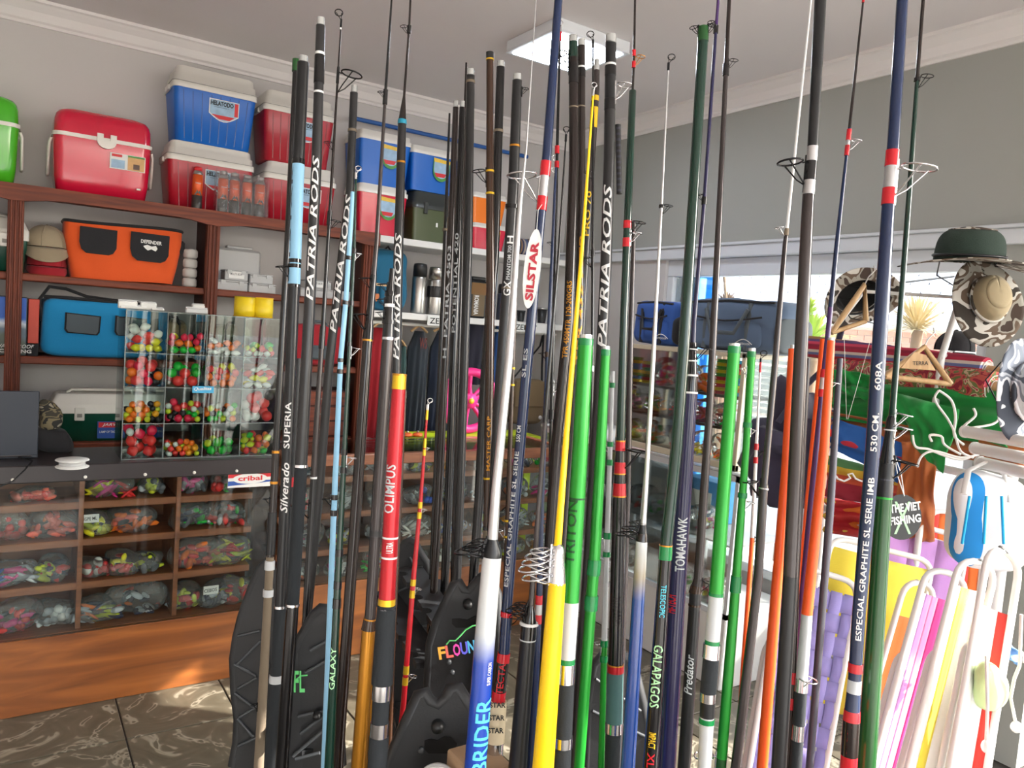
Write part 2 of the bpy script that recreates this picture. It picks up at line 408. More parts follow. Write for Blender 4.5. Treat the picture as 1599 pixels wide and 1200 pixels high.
# price strips hang from the lower shelf
M_ink = mat('black_print', (22, 22, 24), .6); M_paper = mat('white_paper', (225, 225, 222), .7)
for px in (668, 803):
    p = onY(px, 495, YS-.012); z = 1.655-.02
    mb = MB().box((p.x, YS-.012, z-.045), (p.x+.30, YS-.008, z+.012))
    st = mb.build('price_strip', M_paper, wsh)
    t = MB(); flat_text(t, 'ZEMST', frame_m((p.x+.015, YS-.0135, z-.034), (1, 0, 0), (0, 0, 1)), .17, .036); t.build('lettering', M_ink, st)
MB().tube([(1.82, YS+.12, 1.585), (3.22, YS+.12, 1.585)], .011, 10).build('hanging_rail', M_white, wsh)
# ------------------------------------------------------------------ counters
M_black = mat('black_laminate', (44, 38, 40), .35, var=.08)
M_cwood = wood('counter_wood', (116, 66, 40), (156, 96, 62), 0, rough=.45, scale=2.2, stretch=9)
M_cbase = wood('counter_base_wood', (104, 56, 22), (152, 90, 40), 0, rough=.35, coat=.4, scale=1.6, stretch=7)
M_glass = glass('counter_glass', (247, 251, 249), .85)
M_screw = mat('white_screw_cap', (225, 222, 215), .4)
YC = 3.335
def counter(name, label, x0, x1, ztop, zedge, zbase, yd, shelves, divs, mtop, mbase, glasstop=False):
    t = thing(name, (x0, YC, 0), label, 'counter')
    if glasstop:
        for lo, hi in (((x0, YC-.012, zedge), (x1, YC+.03, ztop)), ((x0, YC+.03, zedge), (x0+.04, yd, ztop)), ((x1-.04, YC+.03, zedge), (x1, yd, ztop))):
            MB().box(lo, hi, bev=.003).build('top_rail', mtop, t)
        MB().box((x0+.04, YC+.03, ztop-.012), (x1-.04, yd, ztop-.004)).build('glass_top', M_glass, t)
    else: MB().box((x0, YC-.012, zedge), (x1, yd, ztop), bev=.004).build('worktop', mtop, t)
    MB().box((x0, YC, 0), (x1, YC+.025, zbase), bev=.003).build('base_board', mbase, t)
    MB().box((x0, YC+.03, zbase-.03), (x1-.02, yd-.02, zbase), bev=.002).build('bottom_shelf', M_cwood, t)
    MB().box((x0, yd-.02, 0), (x1-.02, yd, zedge-(.07 if glasstop else 0))).build('back_board', M_cwood, t)
    MB().box((x0, YC+.006, zbase), (x1, YC+.012, zedge)).build('front_glass', M_glass, t)
    for z in shelves: MB().box((x0+.004, YC+.05, z-.03), (x1-.08, yd-.021, z), bev=.003).build('shelf', M_cwood, t)
    for x in divs: MB().box((x-.009, YC+.045, zbase+.001), (x+.009, yd-.021, zedge-.002)).build('divider', M_cwood, t)
    return t
ca = counter('display_counter', 'long glass-front counter with black top holding bagged lures, wooden base board', -1.1, 1.0, .972, .905, .298, 3.70, (.81, .66, .485), (-.42, .26, .615), M_black, M_cbase)
for x in (-.9, -.45, .03, .265, .475, .66, .83): MB().lathe([(.0065, 0), (.0065, .003), (.004, .005)], 10, M=frame_m((x, YC-.013, .922), (1, 0, 0), (0, 0, 1))).build('screw_cap', M_screw, ca)
MB().box((.985, YC+.012, .298), (.992, 3.69, .905)).build('end_glass', M_glass, ca)
cb = counter('display_counter', 'glass-front wooden counter behind the black rods below the lime boards', 1.03, 2.62, .975, .925, .366, 3.8, (.86, .69, .515), (1.62, 2.1), M_cwood, M_cbase, True)
# lime boards on the far side
M_lime = mat('lime_paint', (178, 200, 30), .45)
lb = thing('lime_bench', (2.3, 3.95, 0), 'lime green painted bench under the hanging waders and pink wheel', 'bench')
MB().box((1.80, 3.83, .905), (2.78, 4.10, .955), bev=.004).build('bench_top', M_lime, lb)
MB().box((1.82, 3.84, .78), (2.76, 3.86, .90), bev=.003).build('apron', mat('lime_dimmed_apron', (150, 172, 30), .5), lb)  # darker lime puts the dimming through the glass top into the colour
for x in (1.84, 2.70):
    for y in (3.87, 4.04): MB().box((x, y, 0), (x+.05, y+.04, .905), bev=.003).build('leg', M_lime, lb)
# sticker on counter A
M_decr = mat('sticker_red', (205, 38, 45), .5); M_decb = mat('sticker_blue', (40, 80, 160), .5)
a = onY(357, 741, YC-.002); b2 = onY(425, 738, YC-.002)
sx, sz, wd, ht = a.x, .845, b2.x-a.x, .068
st = thing('shop_sticker', (sx, YC-.002, sz), 'white red and blue cribal sticker on the counter glass', 'sticker')
fz = frame_m((sx, YC+.0055, sz), (1, 0, 0), (0, 0, 1))
MB().box((sx, YC+.003, sz), (sx+wd, YC+.0055, sz+ht)).build('backing', M_paper, st)
def decal(poly, name, m, par, off): MB().add([fz @ Vector((x, y, off)) for x, y in poly], [tuple(range(len(poly)))], 0, False).build(name, m, par)
decal([(0, ht*.62), (wd, ht*.62), (wd, ht), (0, ht)], 'red_band', M_decr, st, .0032)
decal([(0, ht*.12), (wd, ht*.3), (wd, ht*.42), (0, ht*.42)], 'blue_band', M_decb, st, .0032)
decal([(wd*.5+wd*.40*math.cos(q*PI/12), ht*.55+ht*.33*math.sin(q*PI/12)) for q in range(24)], 'oval', M_paper, st, .0038)
t = MB(); flat_text(t, 'cribal', fz @ Matrix.Translation((wd*.22, ht*.42, .0044)), wd*.56, ht*.32, bold=.03); t.build('lettering', M_decr, st)
# ------------------------------------------------------------------ corner glass counter and tan cabinet
M_tan = mat('tan_aluminium', (196, 184, 160), .4, var=.03)
M_cabsh = mat('brown_shelf_edge', (92, 74, 66), .5)
gc = thing('glass_showcase', (2.95, 3.2, 0), 'low white and glass showcase standing under the tan cabinet by the window', 'showcase')
X0, X1, Y0, Y1 = 2.80, 3.32, 2.30, 3.86
MB().box((X0, Y0, 0), (X1, Y1, .34), bev=.005).build('plinth', M_white, gc)
MB().box((X0-.01, Y0-.01, 1.015), (X1, Y1, 1.03), bev=.003).build('top_glass', glass('showcase_top', (240, 247, 247), 1.2, haze=.45), gc)  # white haze in top and shelf glass stands in for bright light
MB().box((X0+.02, Y0+.02, .67), (X1-.02, Y1-.02, .68)).build('glass_shelf', MATS['showcase_top'], gc)
MB().box((X0+.012, Y1-.03, .342), (X1-.01, Y1-.012, 1.01)).build('end_panel', M_white, gc)  # white panel added to brighten the inside of the showcase
for y in (Y0, Y0+.6, Y0+1.2, Y1-.03): 
    for x in (X0, X1-.02): MB().box((x, y, .34), (x+.02, y+.02, 1.015)).build('upright', M_frame, gc)
MB().box((X0+.006, Y0+.02, .34), (X0+.011, Y1-.03, 1.015)).build('front_glass', M_glass, gc)
MB().box((X0, Y0, .985), (X0+.02, Y1, 1.015)).box((X0, Y0, .34), (X0+.02, Y1, .365)).build('front_rail', M_frame, gc)
tc_ = thing('tan_cabinet', (2.97, 2.75, 1.03), 'tan framed glass cabinet of bright lure spools standing by the window', 'cabinet')
A0, A1, B0, B1, Z0, Z1 = 2.80, 3.15, 2.33, 3.17, 1.031, 1.575
for x in (A0, A1-.022):
    for y in (B0, B1-.022): MB().box((x, y, Z0), (x+.022, y+.022, Z1), bev=.002).build('upright', M_tan, tc_)
MB().box((A0, B0, Z1-.022), (A1, B1, Z1), bev=.002).build('top_board', M_tan, tc_)
MB().box((A0, B0, Z0), (A1, B1, Z0+.03), bev=.002).build('bottom_board', M_tan, tc_)
for z in (1.37, 1.22): MB().box((A0+.025, B0+.022, z-.012), (A1-.03, B1-.022, z)).build('shelf', M_cabsh, tc_)
MB().box((A0+.008, B0+.022, Z0+.03), (A0+.012, B1-.022, Z1-.022)).build('front_glass', M_glass, tc_)
MB().box((A0+.022, B0+.008, Z0+.03), (A1-.022, B0+.012, Z1-.022)).build('side_glass', M_glass, tc_)
# ------------------------------------------------------------------ coolers
def plast(n, c, r=.35, coat=.25): return mat(n, c, r, coat=coat, bump=.05, bscale=120)
P_blue = plast('cooler_blue', (0, 96, 188), .4, .1); P_red = plast('cooler_red', (168, 22, 42)); P_pink = plast('cooler_crimson', (205, 22, 58), .25, .6)
P_green = plast('cooler_green', (72, 178, 34), .25, .6); P_cream = plast('cooler_cream', (226, 222, 214), .45)
P_olive = plast('olive_plastic', (70, 80, 48)); P_dkgrey = plast('dark_lid_plastic', (48, 52, 50)); P_orange = plast('cooler_orange', (235, 120, 20))
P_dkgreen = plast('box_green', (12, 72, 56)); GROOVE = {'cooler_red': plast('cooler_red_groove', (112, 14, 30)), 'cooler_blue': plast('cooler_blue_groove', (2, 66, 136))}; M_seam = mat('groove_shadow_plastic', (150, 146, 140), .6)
S_sky = mat('sticker_sky', (150, 180, 205), .5, var=.3, scale=40); S_sand = mat('sticker_sand', (205, 160, 105), .5, var=.2, scale=50)
S_green = mat('sticker_green', (70, 140, 60), .5, var=.3, scale=60); S_yel = mat('sticker_yellow', (225, 185, 60), .5, var=.2, scale=70)
def tapered(mb, x0, x1, y0, y1, z0, z1, tap, r, nseg=5, mi=0, extra=None):
    """rounded box loops; extra = list of (fraction height, inset)"""
    lv = extra or [(0, tap), (1, 0)]
    vs = []; n = 0
    for fz, ins in lv:
        a, b, c, d = x0+ins, x1-ins, y0+ins, y1-ins; rr = min(r, (b-a)/2.1, (d-c)/2.1); loop = []
        for (cx_, cy_, a0) in ((b-rr, d-rr, 0), (a+rr, d-rr, PI/2), (a+rr, c+rr, PI), (b-rr, c+rr, 1.5*PI)):
            for k in range(nseg+1):
                an = a0+PI/2*k/nseg; loop.append((cx_+rr*math.cos(an), cy_+rr*math.sin(an), z0+(z1-z0)*fz))
        n = len(loop); vs += loop
    fs = []
    for i in range(len(lv)-1):
        for j in range(n): fs.append((i*n+j, i*n+(j+1) % n, (i+1)*n+(j+1) % n, (i+1)*n+j))
    mb.add(vs, fs, mi, False); mb.sm[-len(fs):] = [True]*len(fs)
    mb.add(vs[:n], [tuple(range(n))[::-1]], mi, False); mb.add(vs[-n:], [tuple(range(n))], mi, False)
    return mb
def big_cooler(x0, w, y0, z0, h, body, label, dep=.27, sticker=True, group=None):
    x1 = x0+w; y1 = y0+dep; bh = h*.70
    t = thing('cool_box', ((x0+x1)/2, (y0+y1)/2, z0), label, 'cooler', group)
    b = tapered(MB(), x0, x1, y0, y1, z0, z0+bh, 0, .03, extra=[(0, .028), (.02, .02), (1, 0)])
    bo = b.build('body', body, t)
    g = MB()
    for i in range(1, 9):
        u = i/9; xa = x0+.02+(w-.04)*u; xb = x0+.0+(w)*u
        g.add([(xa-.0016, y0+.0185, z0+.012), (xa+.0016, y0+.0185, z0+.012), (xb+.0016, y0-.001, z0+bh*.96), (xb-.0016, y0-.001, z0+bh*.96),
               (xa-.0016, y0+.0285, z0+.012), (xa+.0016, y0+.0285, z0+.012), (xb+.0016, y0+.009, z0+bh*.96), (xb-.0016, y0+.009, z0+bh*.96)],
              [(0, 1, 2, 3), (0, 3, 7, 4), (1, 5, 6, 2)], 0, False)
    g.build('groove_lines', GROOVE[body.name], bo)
    l = tapered(MB(), x0-.006, x1+.006, y0-.006, y1+.004, z0+bh, z0+h, 0, .03, extra=[(0, 0), (.30, 0), (.31, .007), (.60, .009), (.61, .016), (.93, .019), (1, .028)])
    lo = l.build('lid', P_cream, t)
    tapered(MB(), x0-.0075, x1+.0075, y0-.0075, y1+.0055, z0+bh+.028, z0+bh+.031, 0, .03).build('seam', M_seam, lo)
    for s, xx in ((-1, x0), (1, x1)):
        mb = MB().box((min(xx, xx+s*.016), y0+.09, z0+bh-.005), (max(xx, xx+s*.016), y1-.09, z0+bh+.02), bev=.003); mb.build('handle_grip', P_cream, t)
        for k in range(3): pass
    if sticker:
        cx_ = x0+w*.60; sw = .15; zt = z0+bh*.90; tl = math.atan2(.02, bh)
        fm = frame_m((cx_, y0-.0005, zt), (1, 0, 0), (0, .066, 1))
        fm = frame_m((cx_-sw/2, y0-.0025+.02*(.10), zt), (1, 0, 0), (0, -.02/bh, 1))
        def poly(ins, dz, m, nm, par, hh=.074, bow=.036):
            pts = [(ins, -ins*.8), (ins, -hh+ins)]+[(ins+(sw-2*ins)*k/8, -hh+ins-bow*math.sin(PI*k/8)) for k in range(1, 8)]+[(sw-ins, -hh+ins), (sw-ins, -ins*.8)]
            return MB().add([fm @ Vector((x, y, dz)) for x, y in pts], [tuple(range(len(pts)))], 0, False).build(nm, m, par)
        s0 = poly(0, .0016, M_paper, 'sticker', t)
        poly(.004, .0022, S_sky, 'picture', s0)
        MB().add([fm @ Vector(v) for v in ((sw*.85, -.006, .0028), (sw*.97, -.006, .0028), (sw*.97, -.072, .0028), (sw*.85, -.072, .0028))], [(0, 1, 2, 3)], 0, False).build('red_flash', M_decr, s0)
        MB().add([fm @ Vector(v) for v in ((.012, -.078, .0028), (sw-.02, -.078, .0028), (sw*.7, -.098, .0028), (sw*.35, -.098, .0028))], [(0, 1, 2, 3)], 0, False).build('red_flash', M_decr, s0)
        tx = MB(); flat_text(tx, 'HELATODO', fm @ Matrix.Translation((.007, -.032, .0034)), sw*.76, .024, bold=.04); tx.build('lettering', M_ink, s0)
        t2 = MB(); flat_text(t2, 'CONSERVADORA 34 LTS', fm @ Matrix.Translation((.025, -.041, .0034)), sw*.5, .004); t2.build('small_lettering', M_ink, s0)
    return t
def X(px, py, Y=YS): return onY(px, py, Y).x
zt = 2.10
YK = YS+.07
bx0 = X(262, 280, YK); rx0 = X(256, 290, YK)
h1 = .335
wL = X(398, 300, YK)-rx0
big_cooler(rx0+.015, .425, YK, zt, .345, P_red, 'red cooler with cream lid directly under the bright blue cooler', group=None)
big_cooler(bx0+.012, .41, YK, zt+.346, .375, P_blue, 'bright blue cooler with cream lid stacked at the ceiling left of the rods')
big_cooler(X(402, 320, YK)+.035, .40, YK, zt, .325, P_red, 'red cooler behind the light blue rod sleeve, lower of its stack')
big_cooler(X(402, 200, YK)+.035, .39, YK, zt+.326, .375, P_red, 'red cooler behind the light blue rod sleeve, upper of its stack')
def round_cooler(x0, w, h, body, label, sticker=True):
    x1 = x0+w; y0 = YK; y1 = y0+.26; t = thing('cool_box', ((x0+x1)/2, (y0+y1)/2, zt), label, 'cooler')
    bh = h*.66
    tapered(MB(), x0, x1, y0, y1, zt, zt+bh, 0, .045, extra=[(0, .03), (.02, .018), (.3, .008), (1, 0)], nseg=6).build('body', body, t)
    tapered(MB(), x0+.002, x1-.002, y0+.002, y1-.002, zt+bh+.014, zt+h, 0, .045, extra=[(0, 0), (.55, .002), (.75, .008), (.9, .02), (1, .045)], nseg=6).build('lid', body, t)
    tapered(MB(), x0-.005, x1+.005, y0-.005, y1+.004, zt+bh, zt+bh+.018, 0, .048, nseg=6).build('band', P_cream, t)
    cx_ = (x0+x1)/2+.01
    out = [(-.042, .028), (-.042, -.002)]+[(-.042*math.cos(PI*k/10), -.005-.036*math.sin(PI*k/10)) for k in range(11)]+[(.042, .028), (.015, .028), (.015, .0), (-.015, .0), (-.015, .028)]
    MB().prism(out, .014, frame_m((cx_, y0-.005, zt+bh+.006), (1, 0, 0), (0, 0, 1))).build('latch', P_cream, t)
    for s, xx in ((-1, x0), (1, x1)):
        MB().tube([(xx+s*.004, y0+.06, zt+bh-.01), (xx+s*.012, y0+.07, zt+bh-.03), (xx+s*.014, y0+.10, zt+bh*.6), (xx+s*.014, y0+.12, zt+bh*.35), (xx+s*.014, y0+.2, zt+bh*.35), (xx+s*.012, y0+.23, zt+bh-.03), (xx+s*.004, y0+.22, zt+bh-.01)], .007, 8).build('handle', P_cream, t)
    if sticker:
        fm = frame_m((x1-w*.44, y0+.000, zt+bh*.55), (1, 0, 0), (0, -.02, 1)); sw, shh = w*.37, .075
        def q(u0, v0, u1, v1, dz, nm, m, par): return MB().add([fm @ Vector((u*sw, v*shh, dz)) for u, v in ((u0, v0), (u1, v0), (u1, v1), (u0, v1))], [(0, 1, 2, 3)], 0, False).build(nm, m, par)
        s0 = q(0, 0, 1, 1, .004, 'sticker', M_paper, t)
        q(.5, .03, .98, .9, .0046, 'picture', S_sand, s0); q(.05, .78, .34, .95, .0046, 'red_flash', M_decr, s0); q(.04, .06, .42, .6, .0046, 'picture', S_sky, s0)
        q(.66, .12, .84, .45, .0052, 'picture', mat('sticker_brown', (96, 70, 60), .5), s0)
        q(.5, .86, .98, .97, .005, 'picture', S_green, s0)
        MB().box((x1-w*.15, y0-.002, zt+bh*.22), (x1-w*.11, y0+.006, zt+bh*.25)).build('spout_plug', P_cream, t)
    return t
ra = X(78, 260, YK)+.0; rb = X(236, 280, YK)
round_cooler(ra+.01, rb-ra-.01, .405, P_pink, 'glossy crimson rounded cooler with white band alone on the top shelf')
round_cooler(X(30, 200, YK)-.48, .48, .40, P_green, 'bright green rounded cooler cut by the left frame edge', False)
# gas canisters in front of the coolers
M_can = mat('canister_orange', (225, 92, 38), .35, metal=.2); M_canb = mat('canister_base_grey', (70, 68, 66), .35, metal=.5); M_tin = mat('bare_tin', (170, 168, 165), .3, metal=.9)
def canister(x, y, label, group):
    t = thing('gas_canister', (x, y, zt), label, 'canister', group); r = .0255; T = TR((x, y, zt))
    MB().lathe([(r*.95, 0), (r, .004), (r, .07)], 20, M=T).build('base_band', M_canb, t)
    MB().lathe([(r, .07), (r, .175)], 20, M=T).build('body', M_can, t)
    MB().lathe([(r*1.02, .175), (r*1.02, .18), (r*.75, .195), (r*.45, .2), (r*.42, .207)], 20, M=T).build('shoulder', M_tin, t)
    MB().lathe([(r*.75, .192), (r*.78, .212), (r*.5, .216)], 16, M=T).build('cap', M_decr if group is None else M_tin, t)
    tx = MB(); flat_text(tx, 'kemper'[:6], frame_m((x-.014, y-r-.0015, zt+.125), (1, 0, 0), (0, 0, 1)), .028, .011); tx.build('lettering', M_paper, t)
    k = MB().add([(x-.018, y-r*.86, zt+.07), (x-.004, y-r-.001, zt+.098), (x+.0, y-r-.001, zt+.085), (x+.008, y-r-.001, zt+.095), (x+.018, y-r*.86, zt+.07)], [(0, 1, 2, 3, 4)], 0, False); k.build('flame_print', M_canb, t)
    return t
canister(X(310, 300, YS-.0), YS+.035, 'single orange gas canister with red cap before the lower red cooler', None)
for i, px in enumerate((350, 368, 388, 408)):
    canister(X(px, 310, YS), YS+.035, 'orange gas canister under clear film, %s of the wrapped four' % ('leftmost', 'second', 'third', 'rightmost')[i], 'wrapped gas canisters on the top shelf')
M_film = glass('clear_film', (248, 248, 248), 1.3, haze=.06, bump=.6, bscale=50, rough=.1)
xa, xb = X(338, 310, YS), X(420, 310, YS)
MB().grid(lambda u, v: (xa+(xb-xa)*u, YS+.003+.003*math.sin(u*30+v*9), zt+.215*v), 24, 8).grid(lambda u, v: (xa-.002, YS+.003+.06*u, zt+.215*v), 3, 3).build('shrink_film', M_film, label='clear shrink film around four orange gas canisters', cat='wrapping')
# fishing coolers over the white shelves
def picnic_cooler(px0, px1, py, z0, h, body, label, stick=True, dep=.26):
    x0, x1 = X(px0, py, YK)+.005, X(px1, py, YK)-.01; w = x1-x0; y0, y1 = YK, YK+dep; bh = h*.82
    t = thing('cool_box', ((x0+x1)/2, (y0+y1)/2, z0), label, 'cooler')
    tapered(MB(), x0, x1, y0, y1, z0, z0+bh, 0, .022, extra=[(0, .016), (1, 0)]).build('body', body, t)
    tapered(MB(), x0-.005, x1+.005, y0-.005, y1+.005, z0+bh, z0+h, 0, .025, extra=[(0, 0), (.45, 0), (.5, .006), (.95, .008), (1, .014)]).build('lid', P_cream, t)
    if stick:
        sw = min(.115, w*.36); fm = frame_m((x0+w*.60, y0+.000, z0+bh*.93), (1, 0, 0), (0, -.02, 1))
        pts = [(-sw/2, 0), (-sw/2, -sw*.6)]+[(-sw/2*math.cos(PI*k/10), -sw*.6-sw*.55*math.sin(PI*k/10)) for k in range(1, 10)]+[(sw/2, -sw*.6), (sw/2, 0)]
        s0 = MB().add([fm @ Vector((x, y, .004)) for x, y in pts], [tuple(range(len(pts)))], 0, False).build('sticker', S_green, t)
        MB().add([fm @ Vector((x*.9, y*.86, .0047)) for x, y in pts], [tuple(range(len(pts)))], 0, False).build('picture', S_sky, s0)
        MB().add([fm @ Vector((x, y, .0054)) for x, y in ((-sw*.5, .006), (sw*.5, -.002), (sw*.48, -.022), (-sw*.45, -.018))], [(0, 1, 2, 3)], 0, False).build('yellow_flash', S_yel, s0)
        MB().add([fm @ Vector((x, y, .0054)) for x, y in ((-sw*.4, -sw*.72), (sw*.3, -sw*.72), (sw*.2, -sw*.92), (-sw*.3, -sw*.92))], [(0, 1, 2, 3)], 0, False).build('red_flash', M_decr, s0)
    return t
zw = 2.097
picnic_cooler(557, 637, 350, zw, .295, P_pink, 'crimson picnic cooler with white lid under a blue one')
picnic_cooler(558, 642, 280, zw+.296, .305, P_blue, 'blue picnic cooler stacked on the crimson picnic cooler')
# olive tackle box with blue cooler on top
x0, x1 = X(641, 360, YK)+.01, X(716, 370, YK)
t = thing('tackle_box', ((x0+x1)/2, YK+.12, zw), 'olive tackle box with dark lid under the right-hand blue picnic cooler', 'box')
tapered(MB(), x0, x1, YK, YK+.26, zw, zw+.20, 0, .02, extra=[(0, .014), (1, 0)]).build('body', P_olive, t)
tapered(MB(), x0-.006, x1+.006, YK-.006, YK+.265, zw+.20, zw+.305, 0, .03, extra=[(0, 0), (.3, 0), (.34, .006), (.9, .01), (1, .02)]).build('lid', P_dkgrey, t)
for u in (.25, .75): MB().box((x0+(x1-x0)*u-.012, YK-.012, zw+.17), (x0+(x1-x0)*u+.012, YK-.002, zw+.24), bev=.002).build('latch', P_dkgrey, t)
MB().box((x0+(x1-x0)*.5, YK+.002, zw+.10), (x0+(x1-x0)*.5+.012, YK+.012, zw+.125)).build('price_tag', M_paper, t)
picnic_cooler(641, 722, 260, zw+.307, .265, P_blue, 'blue picnic cooler standing on the olive tackle box')
picnic_cooler(737, 793, 380, zw, .17, P_pink, 'small red cooler under the small orange cooler', True, .2)
picnic_cooler(737, 793, 330, zw+.171, .19, P_orange, 'small orange cooler stacked on the small red cooler', True, .2)
# rolled plaid blanket
M_plaid = stripes('plaid_cloth', [(70, 82, 110), (150, 120, 90), (60, 66, 92), (170, 160, 150), (84, 96, 130)], 0, 14)
px = X(815, 385, YK); rb_ = MB(); rb_.tube([(px-.03, YK+.1, zw+.062), (px+.16, YK+.1, zw+.062)], [.06, .06], 20)
bl = rb_.build('rolled_blanket', M_plaid, label='rolled plaid blanket on the upper white shelf', cat='blanket')
for xx in (px+.02, px+.11): MB().ring((xx, YK+.1, zw+.062), (1, 0, 0), .0605, .003, 24, 6).build('strap', M_black, bl)
# ------------------------------------------------------------------ soft shapes
from mathutils import noise as NZ
def soft(mb, c, h, e=.35, n=28, k=18, amp=0, fr=6, mi=0, taper=0, seed=0, M=None):
    """soft box: superquadric with half sizes h; taper narrows towards the bottom; amp wrinkles"""
    c = Vector(c); vs = []; fs = []
    sg = lambda v, p: math.copysign(abs(v)**p, v)
    for i in range(k+1):
        th = -PI/2+PI*i/k
        for j in range(n):
            a = 2*PI*j/n
            p = Vector((sg(math.cos(th), e)*sg(math.cos(a), e)*h[0], sg(math.cos(th), e)*sg(math.sin(a), e)*h[1], sg(math.sin(th), e)*h[2]))
            if taper: f = 1-taper*(1-p.z/h[2])/2; p.x *= f; p.y *= f
            if amp:
                d = NZ.noise(Vector((p.x*fr+seed, p.y*fr+seed*1.7, p.z*fr))); p *= 1+amp*d/max(.05, p.length)
                if p.z < -h[2]: p.z = -h[2]
            if M: p = M @ p
            vs.append(c+p)
    for i in range(k):
        for j in range(n): fs.append((i*n+j, i*n+(j+1) % n, (i+1)*n+(j+1) % n, (i+1)*n+j))
    return mb.add(vs, fs, mi, True)
def fab(n, c, **k): return mat('fabric_'+n, c, .85, sheen=.1, bump=.25, bscale=250, var=.06, **k)
F_or = fab('orange', (218, 84, 26)); F_bl = fab('azure', (12, 128, 182)); F_bk = fab('black', (26, 26, 30)); F_gr = fab('grey', (78, 86, 92)); F_bei = fab('khaki', (150, 136, 112))
F_red = fab('crimson', (160, 22, 36)); F_nav = fab('dark_navy', (36, 46, 66)); F_tl = fab('teal', (22, 96, 128)); F_wad = fab('wader_slate', (42, 50, 60)); F_wt = fab('wader_teal', (46, 76, 76)); F_bro = fab('brown_canvas', (118, 98, 70)); F_oli = fab('olive_canvas', (84, 82, 58))
M_frost = glass('frosted_plastic', (232, 234, 235), .9, haze=.5, rough=.25); M_clear = glass('clear_plastic', (246, 249, 248), 1.0, haze=.06)
def Xs(px, py, Y=YS+.06): return onY(px, py, Y).x
# orange cool bag -----------------------------------------------------------
x0, x1 = Xs(99, 400), Xs(286, 410); z0 = 1.70; zt_ = 1.985; y0, y1 = YS+.06, YS+.30
t = thing('cool_bag', ((x0+x1)/2, (y0+y1)/2, z0), 'orange soft cool bag with two black pocket flaps on the middle shelf', 'bag')
mb = MB()
def obag(u, v):
    a = 2*PI*u; sg = lambda q, p: math.copysign(abs(q)**p, q)
    f = .86+.14*min(1, v*1.4) if v < .8 else 1.0
    hx = (x1-x0)/2*f; hy = (y1-y0)/2
    x = sg(math.cos(a), .35)*hx; y = sg(math.sin(a), .35)*hy
    w_ = .006*math.sin(x*38+v*6)*math.sin(v*5)
    return ((x0+x1)/2+x, (y0+y1)/2+y+w_, z0+.002+(zt_-z0-.012)*v+.006*math.sin(x*9))
mb.grid(obag, 64, 16)
lid = [obag(i/64, 1) for i in range(64)]; mb.add(lid, [tuple(range(64))]); bt = [obag(i/64, 0) for i in range(64)]; mb.add(bt, [tuple(range(64))[::-1]])
bo = mb.build('body', F_or, t)
MB().tube([Vector(p)+Vector((0, 0, .002)) for p in lid], .0085, 6, closed=True).build('black_piping', F_bk, t)
cxm = (x0+x1)/2; hw = (x1-x0)
def flap(xc, w_, zc, h_, nm, m, dy=-.012, par=t, slant=.0):
    pts = [(-w_/2, h_/2), (w_/2, h_/2), (w_*.5, -h_*.22), (w_*.42, -h_*.42), (w_*.3, -h_/2), (-w_*.3, -h_/2), (-w_*.44, -h_*.36), (-w_*.5, -h_*.1)]
    return MB().prism(pts, .014, frame_m((xc, y0+dy+.012, zc), (1, 0, -.02), (0, 0, 1))).build(nm, m, par)
fl1 = flap(x0+hw*.27, hw*.30, z0+.185, .125, 'pocket_flap', F_bk)
fl2 = flap(x0+hw*.70, hw*.33, z0+.18, .14, 'pocket_flap', F_bk)
tx = MB(); ff = frame_m((x0+hw*.62, y0-.0165, z0+.2), (1, 0, -.03), (0, 0, 1)); flat_text(tx, 'DEFENDER', ff, hw*.18, .018, bold=.03)
tx.add([ff @ Vector(p) for p in ((.012, -.014, 0), (.03, -.006, 0), (.05, -.012, 0), (.07, -.006, 0), (.078, -.02, 0), (.07, -.034, 0), (.05, -.026, 0), (.034, -.034, 0), (.02, -.024, 0))], [tuple(range(9))], 0, False)
tx.build('lettering', M_paper, fl2)
MB().box((x1-.035, y0+.03, z0+.17), (x1+.012, y0+.09, z0+.235), bev=.01).build('side_buckle', F_bk, t)
# blue cool bag -----------------------------------------------------------
x0, x1 = Xs(64, 520), Xs(236, 530); z0 = 1.312; y0, y1 = YS+.06, YS+.31
t = thing('cool_bag', ((x0+x1)/2, (y0+y1)/2, z0), 'azure blue cool bag with grey pocket and black shoulder strap beside the float case', 'bag')
mb = MB(); soft(mb, ((x0+x1)/2, (y0+y1)/2, z0+.143), ((x1-x0)/2, (y1-y0)/2, .141), e=.22, n=48, k=24, amp=.012, fr=9); mb.build('body', F_bl, t)
w_ = x1-x0
for xc, sc_ in ((x0+w_*.36, .32), (x0+w_*.80, .3)):
    pts = lambda s_: [(-w_*sc_/2*s_-.0, .05*s_), (w_*sc_/2*s_, .045*s_), (w_*sc_/2*.97*s_, -.035*s_), (w_*sc_/2*.85*s_, -.05*s_), (-w_*sc_/2*.85*s_, -.048*s_), (-w_*sc_/2*s_, -.032*s_)]
    rim = MB().prism(pts(1.0), .012, frame_m((xc, y0+.004, z0+.165), (1, 0, -.03), (0, 0, 1))).build('pocket_rim', F_bk, t)
    MB().prism(pts(.9), .016, frame_m((xc, y0+.002, z0+.165), (1, 0, -.03), (0, 0, 1))).build('pocket_flap', F_gr, t)
MB().tube([(x0+.0, y0+.05, z0+.17), (x0-.01, y0+.02, z0+.27), (x0+.03, y0+.05, z0+.335), (x0+.10, y0+.05, z0+.33), (x0+.19, y0+.05, z0+.30), (x0+.30, y0+.06, z0+.292), (x1-.06, y0+.06, z0+.288)], .016, 8, flat=.5).build('shoulder_strap', F_bk, t)
